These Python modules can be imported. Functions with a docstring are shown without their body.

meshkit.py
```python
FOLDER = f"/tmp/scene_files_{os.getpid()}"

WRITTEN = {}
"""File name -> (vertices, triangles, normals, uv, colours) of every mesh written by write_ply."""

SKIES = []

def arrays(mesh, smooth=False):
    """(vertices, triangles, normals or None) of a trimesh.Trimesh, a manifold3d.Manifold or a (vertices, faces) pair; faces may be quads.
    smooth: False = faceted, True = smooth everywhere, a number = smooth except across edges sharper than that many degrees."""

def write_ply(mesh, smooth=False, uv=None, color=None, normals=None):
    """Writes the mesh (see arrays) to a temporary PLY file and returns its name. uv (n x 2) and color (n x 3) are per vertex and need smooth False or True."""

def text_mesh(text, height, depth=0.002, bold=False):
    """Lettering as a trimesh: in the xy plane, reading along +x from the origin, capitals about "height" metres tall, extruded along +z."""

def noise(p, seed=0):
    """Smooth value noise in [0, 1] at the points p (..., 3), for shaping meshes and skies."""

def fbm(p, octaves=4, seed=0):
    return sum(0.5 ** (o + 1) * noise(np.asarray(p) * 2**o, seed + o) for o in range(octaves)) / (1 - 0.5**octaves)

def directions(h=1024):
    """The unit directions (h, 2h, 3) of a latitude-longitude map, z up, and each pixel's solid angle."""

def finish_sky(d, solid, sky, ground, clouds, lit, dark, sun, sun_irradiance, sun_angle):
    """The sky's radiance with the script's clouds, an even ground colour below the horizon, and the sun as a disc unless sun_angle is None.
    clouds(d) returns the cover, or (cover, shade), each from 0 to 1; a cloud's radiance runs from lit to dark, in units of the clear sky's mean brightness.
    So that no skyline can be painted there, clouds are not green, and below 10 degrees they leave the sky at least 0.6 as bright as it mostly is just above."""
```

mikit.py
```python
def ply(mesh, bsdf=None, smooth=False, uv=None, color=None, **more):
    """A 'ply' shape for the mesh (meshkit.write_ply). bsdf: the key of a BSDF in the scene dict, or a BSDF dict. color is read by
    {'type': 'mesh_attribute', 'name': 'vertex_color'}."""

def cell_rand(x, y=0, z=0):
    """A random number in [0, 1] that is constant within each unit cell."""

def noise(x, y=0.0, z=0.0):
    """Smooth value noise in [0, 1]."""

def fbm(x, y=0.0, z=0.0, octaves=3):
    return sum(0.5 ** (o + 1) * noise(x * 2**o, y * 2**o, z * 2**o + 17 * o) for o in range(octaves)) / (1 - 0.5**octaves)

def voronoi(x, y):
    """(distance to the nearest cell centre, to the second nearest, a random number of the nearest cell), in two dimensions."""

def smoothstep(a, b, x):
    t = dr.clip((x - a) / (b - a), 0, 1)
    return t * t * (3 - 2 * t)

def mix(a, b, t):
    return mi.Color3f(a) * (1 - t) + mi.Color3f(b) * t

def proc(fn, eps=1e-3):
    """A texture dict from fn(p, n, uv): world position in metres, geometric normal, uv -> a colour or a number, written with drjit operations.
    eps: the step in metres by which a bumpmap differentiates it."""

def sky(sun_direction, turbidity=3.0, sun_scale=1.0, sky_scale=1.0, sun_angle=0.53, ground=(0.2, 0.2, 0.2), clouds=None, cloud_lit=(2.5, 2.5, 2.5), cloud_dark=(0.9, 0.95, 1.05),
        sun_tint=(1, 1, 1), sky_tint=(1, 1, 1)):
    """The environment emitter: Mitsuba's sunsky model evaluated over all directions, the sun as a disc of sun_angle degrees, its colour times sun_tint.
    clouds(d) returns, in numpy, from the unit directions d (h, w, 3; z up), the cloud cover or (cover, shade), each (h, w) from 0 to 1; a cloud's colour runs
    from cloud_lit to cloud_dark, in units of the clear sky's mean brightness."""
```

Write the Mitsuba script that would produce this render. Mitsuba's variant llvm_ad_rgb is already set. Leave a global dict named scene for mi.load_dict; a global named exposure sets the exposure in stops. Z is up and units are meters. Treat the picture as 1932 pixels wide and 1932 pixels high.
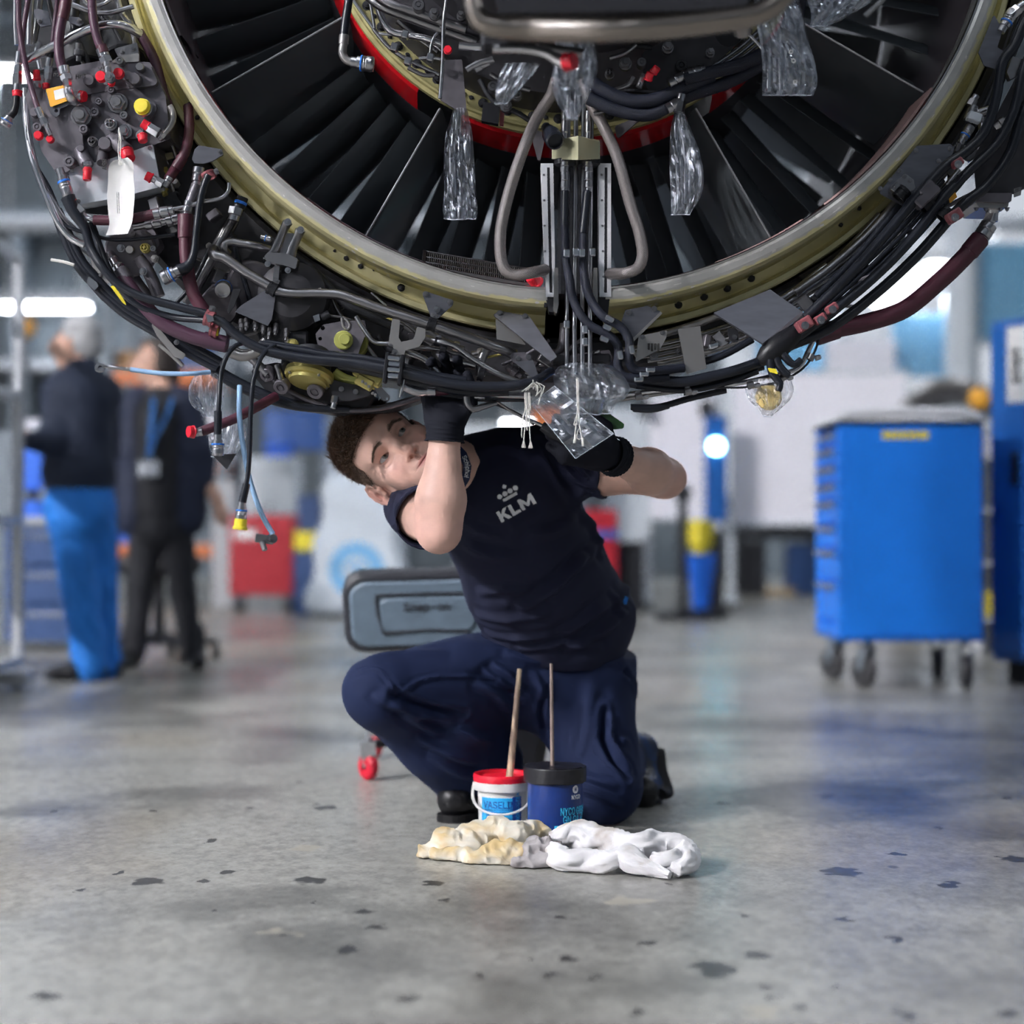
import math, random
import numpy as np, trimesh, manifold3d, mitsuba as mi, drjit as dr
import mikit, meshkit
from mikit import proc, noise, fbm, voronoi, smoothstep, mix, cell_rand
from shapely.geometry import Polygon, LineString
from shapely.geometry import box as sbox
T = mi.ScalarTransform4f
scene, labels = {}, {}

# ---------------------------------------------------------------- camera, sky, exposure
FPX, HZ, CH = 3200.0, 1005.0, 0.67          # focal length and horizon in pixels of 1932, camera height in metres
scene['camera'] = {
    'type': 'thinlens', 'fov': math.degrees(2 * math.atan(966 / FPX)), 'fov_axis': 'x',
    'aperture_radius': 0.0185, 'focus_distance': 3.44, 'near_clip': 0.05, 'far_clip': 200.0,
    'to_world': T().look_at(origin=[0, 0, CH], target=[0, 1, CH + (HZ - 966) / FPX], up=[0, 0, 1]),
}
exposure = 1.5
SKY_SCALE, LAMP, FLOOD = 22.0, 9.5, 600.0
def overcast(d):
    n = meshkit.fbm(d * 3.0, 4, 5)
    return np.full(d.shape[:2], 0.93), np.clip(0.25 + 0.5 * n, 0, 1)
scene['sky'] = mikit.sky([-0.6, -0.5, 0.6], turbidity=4, sun_scale=0.0, sky_scale=0.055 * SKY_SCALE, sun_angle=None,
                         ground=(0.25, 0.25, 0.26), clouds=overcast, cloud_lit=(2.3, 2.4, 2.55), cloud_dark=(1.5, 1.62, 1.85))

# ---------------------------------------------------------------- helpers
def P(x, y, d):
    """The point at distance d in front of the camera that the photograph shows at pixel (x, y)."""
    q = _fw + (x - 966) / FPX * _rt + (966 - y) / FPX * _up
    return np.array([0, 0, CH]) + q * (d / q[1])
_phi = math.atan((HZ - 966) / FPX); _fw = np.array([0, math.cos(_phi), math.sin(_phi)]); _up = np.array([0, -math.sin(_phi), math.cos(_phi)]); _rt = np.array([1., 0, 0])
def fl(y):
    """Distance of the floor point seen at pixel row y."""
    return CH * FPX / (y - HZ)
_taken = {}
def numbered(name):
    k = _taken.get(name, 0); _taken[name] = k + 1
    return name if k == 0 else f'{name}_{k:03d}'
def cat(*ms):
    ms = [m for m in (ms[0] if len(ms) == 1 and isinstance(ms[0], list) else ms)]
    vs, fs, a = [], [], 0
    for m in ms:
        if not isinstance(m, tuple): m = (np.asarray(m.vertices, float), np.asarray(m.faces))
        v, f = m[0], m[1]
        if f.shape[1] == 4: f = np.vstack([f[:, [0, 1, 2]], f[:, [0, 2, 3]]])
        vs.append(v); fs.append(f + a); a += len(v)
    return np.vstack(vs), np.vstack(fs)
def add(name, mesh, mat, parent=None, smooth=True, label=None, **kw):
    """One entry of the scene, keyed parent__name."""
    key = numbered((parent + '__' if parent else '') + name)
    scene[key] = mikit.ply(mesh, mat, smooth, **kw)
    if label: labels.setdefault(key, {})['label'] = label
    return key
def thing(name, label, category, group=None):
    key = numbered(name)
    labels[key] = {'label': label, 'category': category}
    if group: labels[key]['group'] = group
    return key
def solo(name, mesh, mat, label, category, group=None, smooth=True, kind=None, **kw):
    key = add(name, mesh, mat, None, smooth, **kw)
    labels[key] = {'label': label, 'category': category}
    if group: labels[key]['group'] = group
    if kind: labels[key]['kind'] = kind
    return key
def struct(name, mesh, mat, label=None, smooth=False, **kw):
    key = add(name, mesh, mat, None, smooth, **kw)
    labels[key] = {'kind': 'structure'}
    if label: labels[key]['label'] = label
    return key
def unit(v):
    v = np.asarray(v, float); return v / (np.linalg.norm(v) + 1e-12)
def frame(d, up=(0, 0, 1)):
    """Columns x, y, z of a right-handed frame whose z is d."""
    z = unit(d); u = np.asarray(up, float)
    if abs(z @ unit(u)) > .98: u = np.array([0, 1., 0]) if abs(z[1]) < .9 else np.array([1., 0, 0])
    x = unit(np.cross(u, z)); return np.stack([x, np.cross(z, x), z], 1)
def rotz(a): c, s = math.cos(a), math.sin(a); return np.array([[c, -s, 0], [s, c, 0], [0, 0, 1.]])
def rotx(a): c, s = math.cos(a), math.sin(a); return np.array([[1., 0, 0], [0, c, -s], [0, s, c]])
def roty(a): c, s = math.cos(a), math.sin(a); return np.array([[c, 0, s], [0, 1., 0], [-s, 0, c]])
def xf(m, R=None, t=(0, 0, 0)):
    if not isinstance(m, tuple): m = (np.asarray(m.vertices, float), np.asarray(m.faces))
    v = m[0] if R is None else m[0] @ np.asarray(R).T
    return (v + np.asarray(t, float), m[1])
def spline(pts, step):
    """Centripetal Catmull-Rom through points (rows may carry a radius as further columns)."""
    p = np.asarray(pts, float)
    if len(p) == 2:
        n = 2; t = np.linspace(0, 1, n)[:, None]; return p[0] * (1 - t) + p[1] * t
    q = np.vstack([2 * p[0] - p[1], p, 2 * p[-1] - p[-2]]); out = []
    for i in range(1, len(q) - 2):
        p0, p1, p2, p3 = q[i - 1], q[i], q[i + 1], q[i + 2]
        k = lambda a, b: max(np.linalg.norm((b - a)[:3]), 1e-6) ** .5
        t0 = 0; t1 = t0 + k(p0, p1); t2 = t1 + k(p1, p2); t3 = t2 + k(p2, p3)
        n = max(2, int(np.linalg.norm((p2 - p1)[:3]) / step))
        t = np.linspace(t1, t2, n + 1)[:-1, None]
        a1 = (t1 - t) / (t1 - t0) * p0 + (t - t0) / (t1 - t0) * p1
        a2 = (t2 - t) / (t2 - t1) * p1 + (t - t1) / (t2 - t1) * p2
        a3 = (t3 - t) / (t3 - t2) * p2 + (t - t2) / (t3 - t2) * p3
        b1 = (t2 - t) / (t2 - t0) * a1 + (t - t0) / (t2 - t0) * a2
        b2 = (t3 - t) / (t3 - t1) * a2 + (t - t1) / (t3 - t1) * a3
        out.append((t2 - t) / (t2 - t1) * b1 + (t - t1) / (t2 - t1) * b2)
    return np.vstack(out + [p[-1:]])
def tube(pts, r=.01, n=10, step=.012, flat=1.0, uv=False, straight=False):
    """Swept round bar with caps; pts rows x, y, z[, radius]. flat squashes the section."""
    p = np.asarray(pts, float)
    s = p if straight else spline(p, step)
    c = s[:, :3]; rr = s[:, 3] if s.shape[1] > 3 else np.full(len(s), r)
    t = np.gradient(c, axis=0); t /= np.linalg.norm(t, axis=1, keepdims=True) + 1e-12
    x = frame(t[0])[:, 0]; X = np.empty_like(c)
    for i in range(len(c)):
        x = x - t[i] * (x @ t[i]); x = x / (np.linalg.norm(x) + 1e-12); X[i] = x
    Y = np.cross(t, X)
    a = np.arange(n + (1 if uv else 0)) * 2 * np.pi / n; m = len(a)
    v = (c[:, None] + rr[:, None, None] * (np.cos(a)[None, :, None] * X[:, None] + flat * np.sin(a)[None, :, None] * Y[:, None])).reshape(-1, 3)
    i, j = np.meshgrid(np.arange(len(c) - 1), np.arange(m - 1 if uv else m), indexing='ij')
    jn = (j + 1) if uv else (j + 1) % m
    q = np.stack([i * m + j, i * m + jn, (i + 1) * m + jn, (i + 1) * m + j], -1).reshape(-1, 4)
    f = np.vstack([q[:, [0, 1, 2]], q[:, [0, 2, 3]]])
    vs, fs = [v], [f]; base = len(v)
    for e, sg in ((0, -1), (len(c) - 1, 1)):
        ring = v[e * m:e * m + m]; vs += [ring, c[e:e + 1]]
        k = np.arange(m); kn = (k + 1) % m
        fs.append(np.stack([np.full(m, base + m), base + k, base + kn] if sg > 0 else [np.full(m, base + m), base + kn, base + k], 1)); base += m + 1
    if uv:
        L = np.concatenate([[0], np.cumsum(np.linalg.norm(np.diff(c, axis=0), axis=1))])
        U = np.stack([np.tile(np.arange(m) / n, len(c)), np.repeat(L, m)], 1)
        U = np.vstack([U] + [np.zeros((m + 1, 2))] * 2)
        return (np.vstack(vs), np.vstack(fs)), U
    return np.vstack(vs), np.vstack(fs)
def lathe(prof, p=(0, 0, 0), d=(0, 0, 1), n=20, a0=0., a1=2 * np.pi, R=None):
    """Revolved profile of (radius, height); corners stay sharp. Caps where the radius is 0."""
    full = abs(a1 - a0 - 2 * np.pi) < 1e-6
    a = a0 + (a1 - a0) * np.arange(n + (0 if full else 1)) / n; m = len(a)
    ca, sa = np.cos(a), np.sin(a); vs, fs, b = [], [], 0
    for (r0, h0), (r1, h1) in zip(prof[:-1], prof[1:]):
        v = np.vstack([np.stack([r0 * ca, r0 * sa, np.full(m, h0)], 1), np.stack([r1 * ca, r1 * sa, np.full(m, h1)], 1)])
        k = np.arange(m if full else m - 1); kn = (k + 1) % m
        f = np.vstack([np.stack([k, kn, kn + m], 1), np.stack([k, kn + m, k + m], 1)]) + b
        vs.append(v); fs.append(f); b += 2 * m
    v, f = np.vstack(vs), np.vstack(fs)
    return v @ (frame(d) if R is None else R).T + np.asarray(p, float), f
def cyl(p0, p1, r, r1=None, n=16, ch=.08):
    p0, p1 = np.asarray(p0, float), np.asarray(p1, float); h = np.linalg.norm(p1 - p0); r1 = r if r1 is None else r1; c = min(ch * r, h * .3)
    return lathe([(0, 0), (r - c, 0), (r, c), (r1, h - c), (r1 - c, h), (0, h)], p0, p1 - p0, n)
def hexn(p, d, r, h):
    c = .12 * r
    return lathe([(0, 0), (r, 0), (r, h - c), (r - c, h), (0, h)], p, d, 6)
def boltm(p, d, r, h=None):
    h = r * 1.1 if h is None else h
    p = np.asarray(p, float); d = unit(d)
    return cat(lathe([(0, 0), (1.45 * r, 0), (1.45 * r, .25 * r), (0, .25 * r)], p, d, 14), hexn(p + d * .25 * r, d, r, h), lathe([(.45 * r, 0), (.4 * r, .5 * r), (0, .5 * r)], p + d * (.25 * r + h), d, 8))
def rbox(c, s, R=None, ch=.006):
    """Chamfered box."""
    x, y, z = np.asarray(s, float) / 2; k = min(ch, .45 * min(x, y, z) * 2 * .5)
    pts = []
    for a in (-1, 1):
        for b in (-1, 1):
            for e in (-1, 1):
                pts += [(a * (x - k), b * (y - k), e * z), (a * (x - k), b * y, e * (z - k)), (a * x, b * (y - k), e * (z - k))]
    h = trimesh.convex.convex_hull(np.array(pts))
    return xf((np.array(h.vertices), np.array(h.faces)), R, c)
def bxl(lo, hi, ch=.004):
    lo, hi = np.asarray(lo, float), np.asarray(hi, float); return rbox((lo + hi) / 2, hi - lo, None, ch)
def hull(pts):
    h = trimesh.convex.convex_hull(np.asarray(pts, float)); return np.array(h.vertices), np.array(h.faces)
def extr(poly, h):
    ps = list(getattr(poly, 'geoms', [poly]))
    return cat([trimesh.creation.extrude_polygon(g, h, engine='earcut') for g in ps if g.area > 0])
def plate(px, d, th=.004, rnd=2.0, gx=0., gy=0., holes=()):
    """Sheet-metal plate of thickness th whose outline was measured at pixels px on the plane d + gx*dx + gy*dy (metres per pixel)."""
    g = Polygon(px)
    if not g.is_valid: g = g.buffer(0)
    if rnd: 
        q = g.buffer(-rnd).buffer(rnd, quad_segs=4)
        g = q if not q.is_empty else g
    for (hx, hy, hr) in holes: g = g.difference(LineString([(hx, hy), (hx + .01, hy)]).buffer(hr, quad_segs=5))
    v, f = extr(g, 1.0)
    c = np.mean(px, axis=0)
    dd = d + gx * (v[:, 0] - c[0]) + gy * (v[:, 1] - c[1])
    w = np.array([P(a[0], a[1], e) for a, e in zip(v, dd)])
    n = unit(np.cross(np.array([1, gx * FPX / d, 0]), np.array([0, gy * FPX / d, -1]))); n = n if n[1] > 0 else -n
    w = w + v[:, 2:3] * th * n
    return w, f[:, ::-1]
def pts(s, d=None):
    """'x,y,d x,y ...' in pixels and metres of distance -> 3D points (a missing distance repeats the last)."""
    out = []
    for w in s.split():
        q = [float(t) for t in w.split(',')]
        if len(q) > 2: d = q[2]
        out.append(P(q[0], q[1], d))
    return np.array(out)
def smin(a, b, k):
    h = np.maximum(k - np.abs(a - b), 0) / k; return np.minimum(a, b) - h * h * k * .25
def smax(a, b, k): return -smin(-a, -b, k)
def rc(p, a, b, ra, rb):
    a = np.asarray(a, np.float32); b = np.asarray(b, np.float32); ba = b - a; q = p - a
    t = np.clip(q @ ba / max(ba @ ba, 1e-9), 0, 1)
    return np.sqrt(((q - t[..., None] * ba) ** 2).sum(-1)) - (ra + (rb - ra) * t)
def ell(p, c, r, R=None):
    q = p - np.asarray(c, np.float32)
    if R is not None: q = q @ np.asarray(R, np.float32)
    q1 = q / np.asarray(r, np.float32); k0 = np.sqrt((q1 ** 2).sum(-1)); k1 = np.sqrt(((q1 / np.asarray(r, np.float32)) ** 2).sum(-1))
    return k0 * (k0 - 1) / np.maximum(k1, 1e-6)
def nets(fn, lo, hi, h):
    """Surface nets of fn(points) < 0 on a grid of step h: (vertices, triangles)."""
    lo = np.asarray(lo, float); n = np.ceil((np.asarray(hi) - lo) / h).astype(int) + 1
    ax = [(lo[k] + h * np.arange(n[k])).astype(np.float32) for k in range(3)]
    val = np.empty(n, np.float32)
    for i0 in range(0, n[0], 16):
        g = np.stack(np.meshgrid(ax[0][i0:i0 + 16], ax[1], ax[2], indexing='ij'), -1); val[i0:i0 + 16] = fn(g)
    s = val < 0; nx, ny, nz = n
    c = [s[a:nx - 1 + a, b:ny - 1 + b, e:nz - 1 + e] for a in (0, 1) for b in (0, 1) for e in (0, 1)]
    cnt = sum(x.astype(np.int8) for x in c); act = (cnt > 0) & (cnt < 8)
    idx = -np.ones(act.shape, int); ijk = np.argwhere(act); idx[act] = np.arange(len(ijk))
    acc = np.zeros((len(ijk), 3)); w = np.zeros(len(ijk)); cs = [(a, b, e) for a in (0, 1) for b in (0, 1) for e in (0, 1)]
    for A in range(8):
        for B in range(A + 1, 8):
            a, b = np.array(cs[A]), np.array(cs[B])
            if np.abs(a - b).sum() != 1: continue
            va = val[tuple((ijk + a).T)]; vb = val[tuple((ijk + b).T)]; m = (va < 0) != (vb < 0)
            t = np.where(m, va / np.where(m, va - vb, 1), 0)[:, None]
            acc += np.where(m[:, None], a + (b - a) * t, 0); w += m
    V = lo + h * (ijk + acc / w[:, None]); F = []
    for k in range(3):
        o1, o2 = [(1, 2), (2, 0), (0, 1)][k]
        sl = [slice(1, -1)] * 3; sl[k] = slice(0, -1); sh = list(sl); sh[k] = slice(1, None)
        s0, s1 = s[tuple(sl)], s[tuple(sh)]; e = np.argwhere(s0 != s1); fl_ = s0[s0 != s1]
        off = np.array([0 if q == k else 1 for q in range(3)]); b = e + off
        u = np.zeros(3, int); u[o1] = 1; v = np.zeros(3, int); v[o2] = 1
        g = lambda z: idx[tuple(z.T)]
        q = np.stack([g(b - u - v), g(b - v), g(b), g(b - u)], 1)
        q[~fl_] = q[~fl_][:, ::-1]; F.append(q)
    q = np.vstack(F); q = q[(q >= 0).all(1)]
    return V, np.vstack([q[:, [0, 1, 2]], q[:, [0, 2, 3]]])
def trimesh_smooth(v, f, n=4):
    """Taubin smoothing; no vertex moves further than half an edge."""
    import scipy.sparse as sp
    i = np.concatenate([f[:, 0], f[:, 1], f[:, 2], f[:, 1], f[:, 2], f[:, 0]]); j = np.concatenate([f[:, 1], f[:, 2], f[:, 0], f[:, 0], f[:, 1], f[:, 2]])
    A = sp.csr_matrix((np.ones(len(i)), (i, j)), (len(v), len(v))); A.data[:] = 1; dg = np.maximum(np.asarray(A.sum(1)).ravel(), 1)[:, None]
    v = v.copy(); v0 = v.copy(); e = np.median(np.linalg.norm(v[f[:, 0]] - v[f[:, 1]], axis=1))
    for _ in range(n):
        for l in (.5, -.52): v += l * ((A @ v) / dg - v)
    m = v - v0; L = np.linalg.norm(m, axis=1, keepdims=True); return v0 + m * np.minimum(1, .7 * e / np.maximum(L, 1e-12)), f
_TETS = [(0, 1, 3, 7), (0, 3, 2, 7), (0, 2, 6, 7), (0, 6, 4, 7), (0, 4, 5, 7), (0, 5, 1, 7)]
def tets(fn, lo, hi, h):
    """Marching tetrahedra of fn(points) < 0 (always a closed manifold)."""
    lo = np.asarray(lo, float); n = np.ceil((np.asarray(hi) - lo) / h).astype(int) + 1
    ax = [(lo[k] + h * np.arange(n[k])).astype(np.float32) for k in range(3)]; val = np.empty(n, np.float32)
    for i0 in range(0, n[0], 16): val[i0:i0 + 16] = fn(np.stack(np.meshgrid(ax[0][i0:i0 + 16], ax[1], ax[2], indexing='ij'), -1))
    for k in range(3):
        w = np.moveaxis(val, k, 0); w[0] = np.maximum(w[0], h * .3); w[-1] = np.maximum(w[-1], h * .3)
    val[val == 0] = 1e-7; s = val < 0; nx, ny, nz = n
    cnt = sum(s[a:nx - 1 + a, b:ny - 1 + b, e:nz - 1 + e].astype(np.int8) for a in (0, 1) for b in (0, 1) for e in (0, 1))
    c = np.argwhere((cnt > 0) & (cnt < 8)); cor = np.array([(k & 1, k >> 1 & 1, k >> 2 & 1) for k in range(8)])
    ids = ((c[:, None] + cor[None]) @ np.array([ny * nz, nz, 1])); fv = val.ravel(); tri = []
    for t in _TETS:
        q = ids[:, list(t)]; neg = fv[q] < 0; code = neg @ np.array([1, 2, 4, 8])
        for k in range(1, 15):
            m = q[code == k]
            if not len(m): continue
            ins = [i for i in range(4) if k >> i & 1]; ous = [i for i in range(4) if not k >> i & 1]
            E_ = lambda i, j: np.stack([np.minimum(m[:, i], m[:, j]), np.maximum(m[:, i], m[:, j])], 1)
            if len(ins) == 1: fs = [(E_(ins[0], ous[0]), E_(ins[0], ous[1]), E_(ins[0], ous[2]))]
            elif len(ous) == 1: fs = [(E_(ous[0], ins[0]), E_(ous[0], ins[1]), E_(ous[0], ins[2]))]
            else:
                A, B, C_, D_ = E_(ins[0], ous[0]), E_(ins[0], ous[1]), E_(ins[1], ous[1]), E_(ins[1], ous[0]); fs = [(A, B, C_), (A, C_, D_)]
            i0 = m[:, ins[0]]
            for f in fs: tri.append((np.stack(f, 1), i0))
    ed = np.concatenate([t[0] for t in tri]); ref = np.concatenate([t[1] for t in tri])
    flat = ed.reshape(-1, 2); key = flat[:, 0].astype(np.int64) * val.size + flat[:, 1]
    uq, first, inv = np.unique(key, return_index=True, return_inverse=True); a, b = flat[first, 0], flat[first, 1]
    pos = lambda i: np.stack(np.unravel_index(i, val.shape), 1).astype(float)
    t = np.clip(fv[a] / (fv[a] - fv[b]), .02, .98)[:, None]; V = lo + h * (pos(a) * (1 - t) + pos(b) * t); F = inv.reshape(-1, 3)
    nrm = np.cross(V[F[:, 1]] - V[F[:, 0]], V[F[:, 2]] - V[F[:, 0]]); out = ((V[F].mean(1) - (lo + h * pos(ref))) * nrm).sum(1)
    F[out < 0] = F[out < 0][:, ::-1]
    return V, F
def vnormals(v, f):
    n = np.zeros_like(v); fn = np.cross(v[f[:, 1]] - v[f[:, 0]], v[f[:, 2]] - v[f[:, 0]])
    for k in range(3): np.add.at(n, f[:, k], fn)
    return n / (np.linalg.norm(n, axis=1, keepdims=True) + 1e-20)
def segdist(v, a, b):
    ba = b - a; t = np.clip((v - a) @ ba / (ba @ ba + 1e-12), 0, 1); return np.linalg.norm(v - a - t[:, None] * ba, axis=1), t
def seen(v, f, xy):
    """First points of the mesh on the camera rays through the pixels xy (n x 2), and normals; rows of nan where none."""
    tm = trimesh.Trimesh(v, f, process=False); o = np.array([0, 0, CH])
    d = np.array([P(x, y, 1.) - o for x, y in xy])
    loc, ir, it = tm.ray.intersects_location(np.tile(o, (len(d), 1)), d, multiple_hits=False)
    out = np.full((len(d), 3), np.nan); nn = np.full((len(d), 3), np.nan); out[ir] = loc; nn[ir] = tm.face_normals[it]
    return out, nn
def flatten_text(s, h, bold=True, depth=.001): 
    m = meshkit.text_mesh(s, h, depth, bold); return np.array(m.vertices), np.array(m.faces)

# ---------------------------------------------------------------- materials
def mat(key, col, rough=.5, metal=0., spec=.5, **kw):
    col = col if isinstance(col, dict) else {'type': 'rgb', 'value': list(col)}
    d = {'type': 'principled', 'base_color': col, 'roughness': rough, 'metallic': metal, 'specular': spec, **kw}
    scene['m_' + key] = {'type': 'twosided', 'b': d}
    return 'm_' + key
def bumped(key, fn, eps=1e-3):
    d = scene['m_' + key]['b']
    scene['m_' + key] = {'type': 'twosided', 'b': {'type': 'bumpmap', 'arbitrary': proc(fn, eps), 'bsdf': d}}
VC = {'type': 'mesh_attribute', 'name': 'vertex_color'}
M_STEEL = mat('steel', (.50, .50, .53), .20, 1.)
M_CHROME = mat('chrome', (.78, .78, .82), .10, 1.)
M_DULL = mat('dull_metal', (.30, .295, .31), .28, 1.)
M_CAST = mat('cast_metal', proc(lambda p, n, uv: mi.Color3f(.125, .118, .135) * (.7 + .6 * fbm(p.x * 40, p.y * 40, p.z * 40, octaves=3))), .40, .6)
M_PLATE = mat('bracket_metal', proc(lambda p, n, uv: mi.Color3f(.15, .155, .18) * (.8 + .4 * fbm(p.x * 30, p.y * 60, p.z * 90, octaves=3))), .34, .8)
M_PALE = mat('pale_metal', (.40, .385, .38), .32, .9)
M_DARK = mat('dark_metal', (.018, .019, .023), .40, .2, .4)
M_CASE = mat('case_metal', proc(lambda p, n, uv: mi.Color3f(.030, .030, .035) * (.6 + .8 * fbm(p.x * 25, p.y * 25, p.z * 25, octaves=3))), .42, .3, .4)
M_BLACK = mat('black_rubber', (.007, .0075, .010), .38, 0., .35)
M_CABLE = mat('cable_black', (.009, .011, .017), .30, 0., .4)
M_MAROON = mat('maroon_sleeve', (.060, .014, .026), .45)
M_MAROON2 = mat('maroon_clamp', (.22, .065, .075), .4)
M_PURPLE = mat('purple_hose', (.058, .024, .044), .36)
M_RED = mat('red_cap', (.62, .012, .028), .33)
M_YELLOW = mat('yellow_cap', (.80, .66, .04), .4)
M_GOLD = mat('gold_part', (.55, .47, .16), .35, .7)
M_BLUEP = mat('blue_band', (.02, .16, .62), .4)
M_WHITE = mat('white_paint', (.80, .80, .80), .5)
M_PAPER = mat('paper', (.88, .87, .86), .8)
M_PRINT = mat('print_black', (.02, .02, .02), .6)
M_STRING = mat('string', (.85, .83, .78), .8)
M_SKYTUBE = mat('light_blue_tube', (.30, .48, .72), .35)
M_ORANGE = mat('orange_plate', (.75, .36, .03), .5)
M_OLIVE = mat('olive_disc', (.30, .31, .08), .45, .2)
M_GREEN = mat('green_plastic', (.02, .07, .02), .4)
M_PAINTW = mat('box_white', (.62, .66, .72), .35, .3)
scene['m_clear'] = {'type': 'thindielectric', 'int_ior': 1.5}
scene['m_film'] = {'type': 'blendbsdf', 'weight': .13, 'a': {'type': 'thindielectric', 'int_ior': 1.5},
                   'b': {'type': 'twosided', 'b': {'type': 'roughconductor', 'alpha': .16, 'specular_reflectance': {'type': 'rgb', 'value': [.85, .90, 1.]}}}}
M_FILM = 'm_film'
# ---------------------------------------------------------------- the hall
SPOTS = [(615, 1523, 20), (397, 1585, 14), (430, 1643, 16), (278, 1661, 30), (575, 1659, 36), (818, 1664, 20), (228, 1645, 8), (380, 1662, 10), (152, 1677, 8), (695, 1717, 20),
         (710, 1747, 18), (655, 1790, 26), (592, 1700, 6), (405, 1716, 9), (1220, 1778, 14), (1055, 1730, 16), (1070, 1806, 18), (1008, 1806, 8), (1590, 1732, 15), (1690, 1610, 17),
         (1590, 1643, 45), (1787, 1667, 20), (1500, 1502, 6), (1553, 1501, 22), (1355, 1515, 17), (1460, 1520, 7), (1910, 1620, 28), (1690, 1769, 12), (1905, 1910, 26),
         (1430, 1800, 26), (1345, 1826, 50), (1440, 1860, 14), (1462, 1876, 14), (80, 1876, 26), (290, 1530, 8), (100, 1530, 8), (1040, 1836, 9), (832, 1697, 7), (1405, 1725, 7), (1125, 1840, 10),
         (1715, 1912, 16), (770, 1880, 18), (700, 1909, 10), (1200, 1905, 14), (900, 1840, 9), (540, 1760, 7), (1580, 1860, 9), (1260, 1665, 7), (1900, 1505, 8), (1770, 1560, 7)]
def floor_spots(x, y):
    d = mi.Float(9.0)
    for i, (sx, sy, sr) in enumerate(SPOTS):
        p = P(sx, sy, fl(sy)); r = sr * fl(sy) / FPX * 1.05; ry = r * (1.6 if sr < 15 else 1.1)
        q = dr.sqrt(dr.square((x - float(p[0])) / r) + dr.square((y - float(p[1])) / ry))
        d = dr.minimum(d, q)
    return d
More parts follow.
